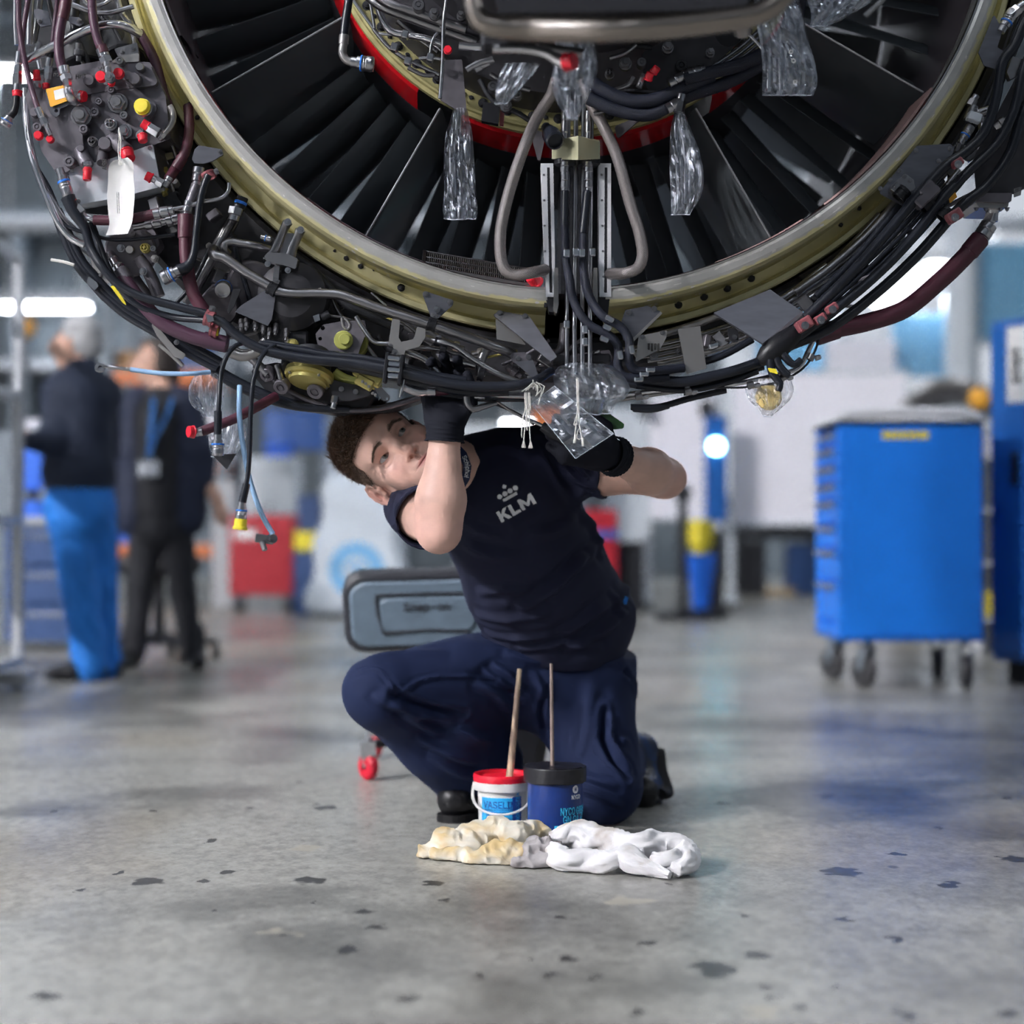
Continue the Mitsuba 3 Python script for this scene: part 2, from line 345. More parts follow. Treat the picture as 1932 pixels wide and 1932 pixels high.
def floor_col(p, n, uv):
    x, y = p.x, p.y
    big = fbm(x * .9, y * .7, 3.0, octaves=4); mid = fbm(x * 4.0, y * 2.6, 8.0, octaves=4); fine = fbm(x * 55, y * 40, 1.0, octaves=3)
    streak = fbm(x * 1.1, y * 7.0, 2.0, octaves=3)
    c = mix((.205, .205, .205), (.40, .405, .395), smoothstep(.30, .68, big * .45 + mid * .35 + streak * .2))
    c = mix(c, (.33, .30, .255), .5 * smoothstep(.52, .70, fbm(x * 1.7 + 9, y * 1.1, 4.0, octaves=3)))
    c = c * (.62 + .56 * fine + .20 * noise(x * 190, y * 150, 4.))
    dark = smoothstep(.56, .70, fbm(x * 1.3 + 30, y * 1.6 + 4, 6.0, octaves=4))
    c = mix(c, c * .52, dark)
    wob = floor_spots(x + .02 * (noise(x * 60, y * 60) - .5), y + .03 * (noise(x * 60, y * 60, 9.) - .5)) + .6 * (noise(x * 28, y * 28, 5.) - .5)
    c = mix(c, (.035, .035, .037), .93 * (1 - smoothstep(.72, 1.02, wob)))
    f1, f2, w = voronoi(x * 9.0, y * 6.0)
    c = mix(c, (.06, .06, .062), .75 * smoothstep(.965, .97, w) * (1 - smoothstep(.05, .13, f1)))
    f1, f2, w = voronoi(x * 3.1 + 5, y * 4.0)
    c = mix(c, (.50, .47, .40), .6 * smoothstep(.90, .92, w) * (1 - smoothstep(.04, .16, f1 + .25 * (noise(x * 40, y * 40, 2.) - .5))))
    return c * mi.Color3f(.69, .675, .635)
def floor_rough(p, n, uv): return .15 + .28 * fbm(p.x * 2.2, p.y * 1.5, 12.0, octaves=4)
mat('floor', proc(floor_col), proc(floor_rough), 0., .5)
bumped('floor', lambda p, n, uv: .0006 * fbm(p.x * 60, p.y * 60, 0., octaves=3), 2e-3)
XL, XR, YB, YF, ZC = -11.0, 12.0, 26.0, -10.0, 9.0
struct('floor', bxl((XL, YF, -.2), (XR, YB, 0), .001), 'm_floor')
mat('wall', (.105, .125, .14), .7)
mat('ceiling', (.30, .31, .32), .8)
mat('frame_grey', (.42, .44, .47), .45)
mat('shutter', (.13, .33, .50), .45)
mat('girder', (.16, .19, .22), .6)
mat('wall_white', (.62, .66, .70), .6)
struct('wall_back', cat(bxl((XL, YB, 0), (3.2, YB + .3, ZC)), bxl((11.0, YB, 0), (XR, YB + .3, ZC)), bxl((3.2, YB, 0), (11.0, YB + .3, 1.2)), bxl((3.2, YB, 6.2), (11.0, YB + .3, ZC))), 'm_wall')
struct('wall_right', bxl((XR, YF, 0), (XR + .3, YB, ZC)), 'm_wall')
# the left side stands open (hall door) beside and behind the camera
struct('wall_left', cat(bxl((XL - .3, 7.0, 0), (XL, YB, ZC)), bxl((XL - .3, YF, 6.5), (XL, 7.0, ZC))), 'm_wall')
struct('wall_front', bxl((XL, YF - .3, 0), (XR, YF, ZC)), 'm_wall')
struct('ceiling', bxl((XL - .3, YF - .3, ZC), (XR + .3, YB + .3, ZC + .3)), 'm_ceiling')
# window wall at the back right: frame, mullions, panes, blue shutters half down
win = struct('window_1', cat([bxl((3.2 + 1.95 * k - .06, YB + .05, 1.2), (3.2 + 1.95 * k + .06, YB + .22, 6.2)) for k in range(5)] + [bxl((3.2, YB + .05, z - .05), (11.0, YB + .22, z + .05)) for z in (1.25, 2.4, 3.6, 4.9, 6.15)]), 'm_wall_white')
for k in range(4):
    for z0, z1 in ((1.3, 2.35), (2.45, 3.55), (3.65, 4.85), (4.95, 6.1)):
        add('pane', (np.array([(3.26 + 1.95 * k, YB + .12, z0), (5.09 + 1.95 * k, YB + .12, z0), (5.09 + 1.95 * k, YB + .12, z1), (3.26 + 1.95 * k, YB + .12, z1)]), np.array([[0, 1, 2], [0, 2, 3]])), 'm_clear', win, False)
# ceiling girders
for k in range(6):
    y = -4 + 5.6 * k
    g = struct('trim', cat(bxl((XL, y - .12, 7.9), (XR, y + .12, 8.0)), bxl((XL, y - .12, 8.85), (XR, y + .12, 8.98)), *[bxl((x - .04, y - .05, 7.98), (x + .04, y + .05, 8.87)) for x in np.arange(XL + .5, XR, 1.5)]), 'm_girder')
# fluorescent lamps under the girders
scene['m_lamp_body'] = {'type': 'twosided', 'b': {'type': 'diffuse', 'reflectance': {'type': 'rgb', 'value': [.7, .7, .7]}}}
def batten(x, y, z, L, along='y', power=LAMP, w=.14, label=None):
    t = thing('ceiling_lamp', label, 'lamp', 'fluorescent lamps under the hall roof')
    dx, dy = (w / 2, L / 2) if along == 'y' else (L / 2, w / 2)
    add('housing', bxl((x - dx, y - dy, z), (x + dx, y + dy, z + .08)), 'm_lamp_body', t, False)
    add('hanger', cat([cyl((x + (0 if along == 'y' else s * L * .4), y + (s * L * .4 if along == 'y' else 0), z + .07), (x + (0 if along == 'y' else s * L * .4), y + (s * L * .4 if along == 'y' else 0), ZC), .012, n=6) for s in (-1, 1)]), 'm_lamp_body', t, False)
    k = add('tube', rbox((x, y, z - .03), (2 * dx - .02, 2 * dy - .02, .056), None, .01), 'm_lamp_body', t, False)
    scene[k]['emitter'] = {'type': 'area', 'radiance': {'type': 'rgb', 'value': [power * .93, power, power * 1.1]}}
ORD = ('first', 'second', 'third', 'fourth', 'fifth', 'sixth')
for i, x in enumerate((-8, -4.2, -.4, 3.4, 7.2, 10.6)):
    for j, y in enumerate((21.6, 16., 10.4, 4.8, -.6, -6.)):
        batten(x, y, 7.2, 3.4, power=LAMP * (1.0 if x < 3 else .7), label=f'roof batten lamp, {ORD[i]} from the left in the {ORD[j]} row from the back wall')

# floodlights high on the hall's front and left walls, aimed at the bay
def flood(p, aim, label, power):
    t = thing('floodlight', label, 'floodlight'); p = np.asarray(p, float); R = frame(unit(np.asarray(aim, float) - p)); 
    add('housing', xf(cat(bxl((-.36, -.26, -.16), (.36, .26, -.02), .03), bxl((-.38, -.28, -.04), (.38, .28, 0), .01)), R, p), 'm_lamp_body', t, False)
    add('bracket', cat(tube(np.array([p - R[:, 0] * .40, p - R[:, 0] * .40 - R[:, 2] * .3, p + R[:, 0] * .40 - R[:, 2] * .3, p + R[:, 0] * .40]), .02, 6, straight=True)), 'm_girder', t)
    k = add('lens', xf(lathe([(.25, .004), (0, .004)], (0, 0, 0), (0, 0, 1), 24), R, p), 'm_lamp_body', t, False)
    scene[k]['emitter'] = {'type': 'area', 'radiance': {'type': 'rgb', 'value': [power * 1.0, power * .98, power * 1.0]}}
flood((XL + .45, -6.0, 7.1), (0, 3.8, 1.3), 'floodlight high on the left wall, farthest from the windows', FLOOD)
flood((XL + .45, -3.8, 7.1), (0, 3.8, 1.3), 'floodlight high on the left wall, middle one', FLOOD)
flood((XL + .45, -1.6, 7.1), (0, 3.8, 1.3), 'floodlight high on the left wall, nearest to the windows', FLOOD)
# ---------------------------------------------------------------- the hall's furniture, out of focus
mat('rail_alu', (.80, .81, .84), .35, .2)
mat('alu', (.50, .52, .55), .38, .6)
mat('cart_blue', proc(lambda p, n, uv: mi.Color3f(.008, .165, .68) * (.85 + .3 * fbm(p.x * 3, p.y * 3, p.z * 2.2, octaves=4))), .38)
mat('cab_blue', (.015, .10, .36), .3)
mat('cart_red', (.42, .012, .025), .4)
mat('board', (.84, .83, .89), .45)
mat('desk', (.42, .43, .45), .5)
mat('box_blue', (.012, .13, .66), .45)
mat('box_navy', (.02, .06, .18), .5)
mat('box_brown', (.30, .17, .08), .7)
mat('rack_orange', (.62, .17, .04), .5)
mat('sack', (.55, .60, .66), .7)
mat('sack_print', (.16, .40, .66), .7)
mat('tan', (.40, .30, .18), .6)
mat('wheel_grey', (.035, .035, .038), .5)
mat('glass_dark', (.02, .03, .05), .15)
mat('cable_navy', (.015, .03, .075), .5)
mat('cloth_black', (.010, .011, .015), .8)
mat('jacket', (.010, .016, .040), .75)
mat('sweater', (.006, .012, .030), .8)
mat('work_blue', proc(lambda p, n, uv: mi.Color3f(.012, .16, .56) * (.75 + .5 * fbm(p.x * 9, p.y * 9, p.z * 4, octaves=3))), .75)
mat('skin_plain', (.52, .31, .23), .5, specular=.4) if False else mat('skin_plain', (.52, .31, .23), .5)
mat('hair_grey', (.36, .36, .37), .7)
mat('hair_dark', (.02, .014, .012), .6)
mat('badge', (.78, .80, .84), .5)
mat('lanyard', (.02, .14, .42), .6)

def caster(parent, p, r=.06, fork='m_girder', wheel='m_wheel_grey', yaw=0.3, h=.11):
    """A swivel caster under p; the wheel touches the floor."""
    x, y = p[0], p[1]; R = rotz(yaw); top = p[2]
    c = np.array([x, y, r]) + R @ np.array([0, .025, 0])
    k = add('caster', cat(xf(rbox((0, 0, 0), (.085, .085, .008), None, .003), R, (x, y, top - .004)), cyl((x, y, top - .035), (x, y, top - .006), .02, n=12),
        *[xf(hull([(sx * .024, -.03, 0), (sx * .024, .03, 0), (sx * .024, .015, r - top + .035), (sx * .024, .035, r - top + .035), (sx * .029, -.03, 0), (sx * .029, .03, 0), (sx * .029, .015, r - top + .035), (sx * .029, .035, r - top + .035)]), R, (x, y, top - .036)) for sx in (-1, 1)]), fork, parent, 30)
    ax = R @ np.array([1., 0, 0])
    add('wheel', lathe([(.012, -.019), (r * .6, -.017), (r * .62, -.02), (r - .008, -.02), (r, -.012), (r, .012), (r - .008, .02), (r * .62, .02), (r * .6, .017), (.012, .019)], c, ax, 24), wheel, k, 30)
    return k
def persp_box(name, px, d, depth, mat_, label, cat_, group=None):
    """A crate seen at the pixel box px = x0, y0, x1, y1 with its front at d."""
    a, b = P(px[0], px[3], d), P(px[2], px[1], d)
    return solo(name, bxl((a[0], d, max(a[2], 0)), (b[0], d + depth, b[2]), .012), mat_, label, cat_, group, smooth=False)

# blue drawer cart
D0 = 7.27
c = thing('tool_cart', 'tall blue drawer cart on four casters with aluminium top rail', 'tool cart')
a, b = P(1583, 1205, D0), P(1855, 800, D0); W = b[0] - a[0]; zb, zt = a[2], b[2]; DP = .55
add('body', cat(bxl((a[0] + .03, D0, zb), (b[0], D0 + DP, zt), .01), bxl((a[0], D0, zb), (a[0] + .04, D0 + .05, zt), .006), bxl((a[0], D0 + DP - .05, zb), (a[0] + .04, D0 + DP, zt), .006), bxl((a[0], D0 + .02, zb), (a[0] + .04, D0 + DP - .02, zb + .05), .006)), 'm_cart_blue', c, 30)
zz = np.concatenate([[zb + .06], zb + .06 + np.cumsum([.19, .15, .11, .11, .08, .08, .08, .07])])
zz = zb + .06 + (zz - zz[0]) / (zz[-1] - zz[0]) * (zt - zb - .08)
for z0, z1 in zip(zz[:-1], zz[1:]):
    k = add('drawer', bxl((a[0] + .005, D0 + .055, z0 + .006), (a[0] + .032, D0 + DP - .055, z1 - .006), .004), 'm_cart_blue', c, False)
    add('handle', cat(bxl((a[0] - .022, D0 + .07, z1 - .035), (a[0] + .006, D0 + DP - .07, z1 - .012), .006)), 'm_chrome', k, 30, label='long metal drawer handle')
add('top', bxl((a[0] - .01, D0 - .01, zt), (b[0] + .01, D0 + DP + .01, zt + .014), .006), M_BLACK, c, False)
zr = P(1600, 785, D0)[2]
add('rail', tube(np.array([(a[0] + .02, D0 + .02, zt + .02), (a[0] + .02, D0 + .02, zr), (b[0] - .02, D0 + .02, zr), (b[0] - .02, D0 + .02, zt + .01)]), .020, 10, .03), 'm_rail_alu', c)
add('rail', tube(np.array([(a[0] + .02, D0 + DP - .04, zt + .02), (a[0] + .02, D0 + DP - .04, zr), (b[0] - .02, D0 + DP - .04, zr), (b[0] - .02, D0 + DP - .04, zt + .01)]), .020, 10, .03), 'm_rail_alu', c)
q0, q1 = P(1664, 828, D0), P(1752, 814, D0)
st = add('sticker', bxl((q0[0], D0 - .003, q0[2]), (q1[0], D0 + .002, q1[2]), .001), M_YELLOW, c, False, label='yellow strip of small lettering')
rs = np.random.RandomState(3)
for i in range(2): add('lettering', cat([bxl((q0[0] + .012 + .028 * k, D0 - .0045, q0[2] + .006 + .012 * i), (q0[0] + .012 + .028 * k + rs.uniform(.008, .022), D0 - .0025, q0[2] + .012 + .012 * i), .0005) for k in range(6)]), M_PRINT, st, False)
for x, y in ((1637, .06), (1822, .06), (1600, DP - .07), (1792, DP - .07)):
    caster(c, (P(x, 1205, D0 + y)[0] if y < .2 else (a[0] + .08 if x < 1700 else b[0] - .08), D0 + y, zb), .072, yaw=.5 if x < 1700 else -.4)
add('bumper', bxl((a[0] - .006, D0 - .006, zb - .012), (b[0] + .006, D0 + DP, zb + .004), .004), 'm_cab_blue', c, False)
# blue locker at the right edge, turned a little
c = thing('locker', 'dark blue metal locker with white paper sign at the right edge', 'cabinet')
R = rotz(math.radians(-60)); o = P(1872, 1000, 7.6)
def lk(lo, hi, ch=.006): return xf(bxl(lo, hi, ch), R, (o[0], o[1], 0))
ztop = P(1872, 608, 7.6)[2]
add('body', lk((0, 0, .10), (1.2, .6, ztop)), 'm_cab_blue', c, False)
add('plinth', lk((.05, .04, 0), (1.15, .55, .11)), M_BLACK, c, False)
for x0, x1 in ((.01, .59), (.61, 1.19)):
    k = add('door', lk((x0, -.018, .13), (x1, .001, ztop - .03)), 'm_cab_blue', c, False)
    add('handle', lk((x0 + .13, -.036, .88), (x0 + .165, -.017, 1.02), .004), M_BLACK, k, False)
k = add('sign', lk((.11, -.024, 1.24), (.23, -.018, 1.58), .001), M_PAPER, c, False, label='white paper sign with dark writing')
add('lettering', cat([lk((.145, -.026, 1.33 + .04 * i), (.195 - .012 * (i % 2), -.0235, 1.355 + .04 * i), .0005) for i in range(4)]), M_PRINT, k, False)
# white boards on wheeled stands
def board(px0, px1, y0, y1, d, label, tray=True):
    t = thing('whiteboard', label, 'whiteboard')
    a, b = P(px0, y1, d), P(px1, y0, d)
    add('panel', bxl((a[0], d, a[2]), (b[0], d + .03, b[2]), .004), 'm_board', t, False)
    fr = .028
    for lo, hi in (((a[0] - fr, d - .01, a[2] - fr), (a[0], d + .045, b[2] + fr)), ((b[0], d - .01, a[2] - fr), (b[0] + fr, d + .045, b[2] + fr)), ((a[0] - fr, d - .01, b[2]), (b[0] + fr, d + .045, b[2] + fr)), ((a[0] - fr, d - .01, a[2] - fr), (b[0] + fr, d + .045, a[2]))):
        add('frame', bxl(lo, hi, .006), 'm_wall_white', t, False)
    if tray: add('tray', bxl((a[0] + .05, d - .09, a[2] - .045), (b[0] - .05, d, a[2] - .02), .004), 'm_alu', t, False)
    for x in (a[0] - .02, b[0] + .02):
        lg = add('leg', bxl((x - .03, d, .07), (x + .03, d + .05, a[2] + .1), .006), 'm_wall_white', t, False)
        add('foot', bxl((x - .03, d - .3, .06), (x + .03, d + .35, .10), .006), 'm_wall_white', lg, False)
        for yy in (-.25, .3): add('wheel', lathe([(0, -.015), (.028, -.015), (.032, -.01), (.032, .01), (.028, .015), (0, .015)], (x, d + yy, .032), (1, 0, 0), 14), M_BLACK, lg, 30)
board(1385, 1708, 706, 985, 14.8, 'wide white board on a wheeled stand behind the blue drawer cart')
board(1226, 1352, 750, 976, 15.0, 'narrow white board on a wheeled stand beside the blue charging post', False)
for x in (1214, 1332):
    q = P(x, 772, 14.9); solo('clamp_knob', cyl(q + [0, -.05, -.07], q + [0, -.05, .07], .06, n=14), M_BLACK, f"black clamp knob at the {'left' if x < 1300 else 'right'} top corner of the narrow white board", 'knob', smooth=30)
# jack stand with yellow head, blue post with lamp
t = thing('charging_post', 'blue post with a round cyan-white lamp between the white boards', 'post')
q = P(1352, 1140, 14.3)
add('column', bxl((q[0] - .06, 14.3, 0), (q[0] + .06, 14.42, P(0, 1000, 14.3)[2]), .01), M_BLACK, t, False)
add('head', bxl((q[0] - .09, 14.27, P(0, 985, 14.3)[2]), (q[0] + .09, 14.45, P(0, 785, 14.3)[2]), .02), 'm_cab_blue', t, False)
q = P(1351, 842, 14.26); k = add('lamp', lathe([(0, 0), (.062, 0), (.05, .02), (0, .03)], q, (0, -1, 0), 20), 'm_lamp_body', t, 30)
scene[k]['emitter'] = {'type': 'area', 'radiance': {'type': 'rgb', 'value': [3., 9., 9.6]}}
t = thing('jack_stand', 'blue stand with a yellow head on a dark base below the white boards', 'stand')
q = P(1322, 1135, 13.4); z = lambda y: P(0, y, 13.4)[2]
add('base', bxl((q[0] - .2, 13.2, 0), (q[0] + .2, 13.6, .07), .02), M_BLACK, t, False)
add('column', hull([(q[0] + sx * .06, 13.4 + sy * .06, .05) for sx in (-1, 1) for sy in (-1, 1)] + [(q[0] + sx * .1, 13.4 + sy * .1, z(1045)) for sx in (-1, 1) for sy in (-1, 1)]), 'm_box_blue', t, False)
add('head', lathe([(0, 0), (.05, 0), (.1, .1), (.1, .26), (.08, .28), (0, .28)], (q[0], 13.4, z(1048)), (0, 0, 1), 18), M_YELLOW, t, 30)
t = thing('pole_stand', 'black pole on a flat dark base in front of the narrow white board', 'stand')
q = P(1288, 1142, 13.0)
add('base', bxl((q[0] - .2, 12.85, 0), (q[0] + .22, 13.15, .05), .015), M_BLACK, t, False); add('pole', cyl((q[0], 13, .04), (q[0], 13, P(0, 925, 13)[2]), .035), M_BLACK, t); add('knob', lathe([(0, 0), (.05, .01), (.07, .06), (.05, .12), (0, .13)], (q[0], 13, P(0, 945, 13)[2]), (0, 0, 1), 14), M_BLACK, t)
# red trolleys
def redcart(px, d, label, band=None):
    t = thing('tool_trolley', label, 'tool trolley')
    a, b = P(px[0], px[3], d), P(px[2], px[1], d); z0 = .14
    add('body', bxl((a[0], d, z0), (b[0], d + .45, b[2]), .015), 'm_cart_red', t, False)
    n = 5; h = (b[2] - z0 - .1) / n
    for i in range(n):
        k = add('drawer', bxl((a[0] + .03, d - .012, z0 + .03 + h * i), (b[0] - .03, d + .002, z0 + .02 + h * (i + 1)), .004), 'm_cart_red', t, False)
        add('handle', bxl((a[0] + .08, d - .026, z0 + .0 + h * (i + 1)), (b[0] - .08, d - .011, z0 + .014 + h * (i + 1)), .003), 'm_cart_red', k, False)
    for x in (a[0] + .06, b[0] - .06):
        for y in (d + .06, d + .4): caster(t, (x, y, z0), .045)
    if band: add('band', bxl((a[0] - .004, d - .03, P(0, band[1], d)[2]), (b[0] + .004, d - .012, P(0, band[0], d)[2]), .004), 'm_cab_blue', t, False, label='blue strip')
    return t, a, b
t, a, b = redcart((432, 972, 552, 1150), 14.3, 'red drawer trolley with a pale label behind the hanging cable ends')
add('sticker', bxl((a[0] + .04, 14.284, P(0, 1018, 14.3)[2]), (a[0] + .24, 14.289, P(0, 998, 14.3)[2]), .001), M_PAPER, t, False, label='pale label')
redcart((1098, 962, 1165, 1150), 14.0, 'red trolley with a blue strip behind the mechanic', (1000, 1016))
# shelf rack with orange beams
t = thing('pallet_rack', 'tall storage rack with orange beams at the far left', 'rack')
for x in (205, 420):
    for dd in (15.6, 16.5): q = P(x, 1000, 15.6); add('upright', bxl((q[0] - .05, dd - .04, 0), (q[0] + .05, dd + .04, 3.4), .005), 'm_girder', t, False)
for y in (712, 880, 1040):
    z = P(0, y, 15.6)[2]
    for dd in (15.6, 16.5): add('beam', bxl((P(200, 0, 15.6)[0], dd - .03, z - .06), (P(425, 0, 15.6)[0], dd + .03, z + .06), .005), 'm_rack_orange', t, False)
    add('shelf', bxl((P(200, 0, 15.6)[0], 15.6, z + .06), (P(425, 0, 15.6)[0], 16.5, z + .075), .002), 'm_desk', t, False)
def onshelf(name, x0, x1, h, y, mat_, label, cat_):
    z = P(0, y, 15.6)[2] + .075
    solo(name, bxl((P(x0, 0, 15.6)[0], 15.68, z), (P(x1, 0, 15.6)[0], 16.3, z + h), .015), mat_, label, cat_, smooth=False)
onshelf('carton', 210, 270, .18, 712, 'm_box_brown', 'brown carton on the top shelf of the orange rack, nearer the grey-haired man', 'box')
onshelf('storage_box', 330, 400, .25, 712, 'm_box_navy', 'dark blue box on the top shelf of the orange rack, right end', 'box')
onshelf('storage_box', 216, 262, .4, 880, 'm_desk', 'grey box on the middle shelf of the orange rack', 'box')
onshelf('storage_box', 385, 420, .45, 880, 'm_board', 'white box on the middle shelf of the orange rack, right end', 'box')
onshelf('storage_box', 215, 300, .3, 1040, 'm_box_blue', 'blue box on the lowest shelf of the orange rack', 'box')
# bench with monitor etc. behind the grey-haired man
t = thing('workbench', 'grey workbench behind the man in blue trousers', 'workbench'); d = 9.6
x0, x1 = P(-60, 0, d)[0], P(215, 0, d)[0]
add('top', bxl((x0, d, .72), (x1, d + .75, .76), .006), 'm_desk', t, False)
for x in (x0 + .03, x1 - .03):
    for y in (d + .04, d + .7): add('leg', bxl((x - .03, y - .03, 0), (x + .03, y + .03, .72), .005), 'm_girder', t, False)
for i in range(3): k = add('drawer', bxl((x1 - .62, d + .03, .05 + .22 * i), (x1 - .1, d + .6, .26 + .22 * i), .006), 'm_box_navy', t, False); add('handle', bxl((x1 - .5, d + .012, .20 + .22 * i), (x1 - .22, d + .031, .215 + .22 * i), .003), 'm_alu', k, False)
persp_box('storage_bin', (40, 945, 78, 982), 9.65, .3, 'm_box_blue', 'blue bin on the workbench beside the man in blue trousers', 'bin')
t = thing('monitor', 'flat screen with a blue back standing on the workbench', 'monitor')
q0, q1 = P(36, 925, 9.9), P(78, 838, 9.9); add('screen', bxl((q0[0], 9.9, q0[2]), (q1[0], 9.95, q1[2]), .01), 'm_box_blue', t, False)
add('stand', cat(bxl(((q0[0] + q1[0]) / 2 - .03, 9.95, .76), ((q0[0] + q1[0]) / 2 + .03, 9.98, q1[2] - .1), .004), bxl(((q0[0] + q1[0]) / 2 - .1, 9.85, .76), ((q0[0] + q1[0]) / 2 + .1, 10.05, .775), .004)), M_BLACK, t, False)
persp_box('paper_stack', (36, 790, 80, 812), 10.6, .3, 'm_board', 'white stack of papers on the shelf board beside the grey-haired man', 'papers')
persp_box('shelf_unit', (-40, 812, 100, 1130), 10.55, .4, 'm_girder', 'dark shelf unit at the far left behind the workbench', 'shelf')
# aluminium frame at the left edge
t = thing('frame_trolley', 'aluminium profile trolley with shelves at the left edge', 'trolley')
A, B = P(33, 1296, fl(1300)), P(-140, 1300, 6.0); A[2] = B[2] = 0; zt = P(33, 478, A[1])[2]
dv = unit(B - A); R = np.stack([dv, -np.cross([0, 0, 1], dv), [0, 0, 1]], 1); L = np.linalg.norm(B - A)
def fb(lo, hi, ch=.004): return xf(bxl(lo, hi, ch), R, A)
for u in (0, L):
    for w in (0, .5): add('post', fb((u - .022, w - .022, .1), (u + .022, w + .022, zt)), 'm_alu', t, False)
for z in (.12, .72, 1.25, zt - .02):
    for w in (0, .5): add('rail', fb((0, w - .02, z - .02), (L, w + .02, z + .02)), 'm_alu', t, False)
    if z < zt - .1: add('shelf', fb((.02, .02, z - .01), (L - .02, .48, z + .012)), 'm_desk', t, False)
add('foot', fb((-.07, -.06, .02), (.09, .56, .075)), 'm_alu', t, False)
add('foot', fb((L - .09, -.06, .02), (L + .07, .56, .075)), 'm_alu', t, False)
add('bin', fb((.12, .06, .732), (.45, .42, .95), .02), 'm_board', t, False)
for u in (0, L):
    for w in (0, .5): add('wheel', xf(lathe([(0, -.01), (.016, -.01), (.016, .01), (0, .01)], (u, w, .016), (1, 0, 0), 12), R, A), M_BLACK, t, 30)
# big white sack with blue print
t = thing('bulk_bag', 'big white woven bag with a pale blue round print', 'bag'); d = 13.2
def bagf(p):
    q = p - np.array([P(672, 0, d)[0], d + .38, .58], np.float32); w = .40 - .16 * np.clip((p[..., 2]) / 1.2, 0, 1)
    return smax(np.maximum(np.abs(q[..., 0]), np.abs(q[..., 1])) - w + .02 * np.sin(q[..., 2] * 14 + q[..., 0] * 5), np.abs(q[..., 2]) - .56, .12)
cx = P(672, 0, d)[0]; v, f = nets(bagf, (cx - .5, d - .15, -.05), (cx + .5, d + .9, 1.25), .03)
v[:, 2] = np.maximum(v[:, 2], .004)
add('body', (v, f), 'm_sack', t)
def projected(v, f, poly_px, off=.003):
    """A flat print laid on a surface: a polygon measured in pixels, dropped onto the mesh."""
    tv, tf = extr(poly_px, 1.0) if not isinstance(poly_px, tuple) else poly_px
    top = np.unique(tf[(tv[tf][:, :, 2] < .5).all(1)]); m = -np.ones(len(tv), int); m[top] = np.arange(len(top))
    ff = m[tf[(tv[tf][:, :, 2] < .5).all(1)]]; vv = np.c_[tv[top][:, :2], np.zeros(len(top))]
    vv, ff = trimesh.remesh.subdivide_to_size(vv, ff, 6.0)
    w, nn = seen(v, f, vv[:, :2]); ok = ~np.isnan(w[:, 0]); ff = ff[ok[ff].all(1)]
    o = np.array([0, 0, CH]); w = np.where(ok[:, None], w + (o - w) / np.linalg.norm(o - w, axis=1, keepdims=True) * off, o + [0, 3., 0])
    u = np.unique(ff); m = -np.ones(len(w), int); m[u] = np.arange(len(u)); ff = m[ff]; w = w[u]
    nrm = np.cross(w[ff[:, 1]] - w[ff[:, 0]], w[ff[:, 2]] - w[ff[:, 0]]); 
    flip = (nrm * (o - w[ff[:, 0]])).sum(1) < 0; ff[flip] = ff[flip][:, ::-1]
    return w, ff
C = LineString([(672, 1075), (672.1, 1075)])
add('print', projected(v, f, C.buffer(52).difference(C.buffer(26))), 'm_sack_print', t, True, label='pale blue ring print')
add('print', projected(v, f, sbox(628, 1090, 650, 1106).union(sbox(655, 1062, 690, 1074))), 'm_sack_print', t, True)
for sx in (-1, 1): add('loop', tube(np.array([(cx + sx * .2, d + .3, 1.08), (cx + sx * .22, d + .34, 1.27), (cx + sx * .12, d + .4, 1.3), (cx + sx * .08, d + .42, 1.08)]), .02, 6, .03), 'm_sack', t)
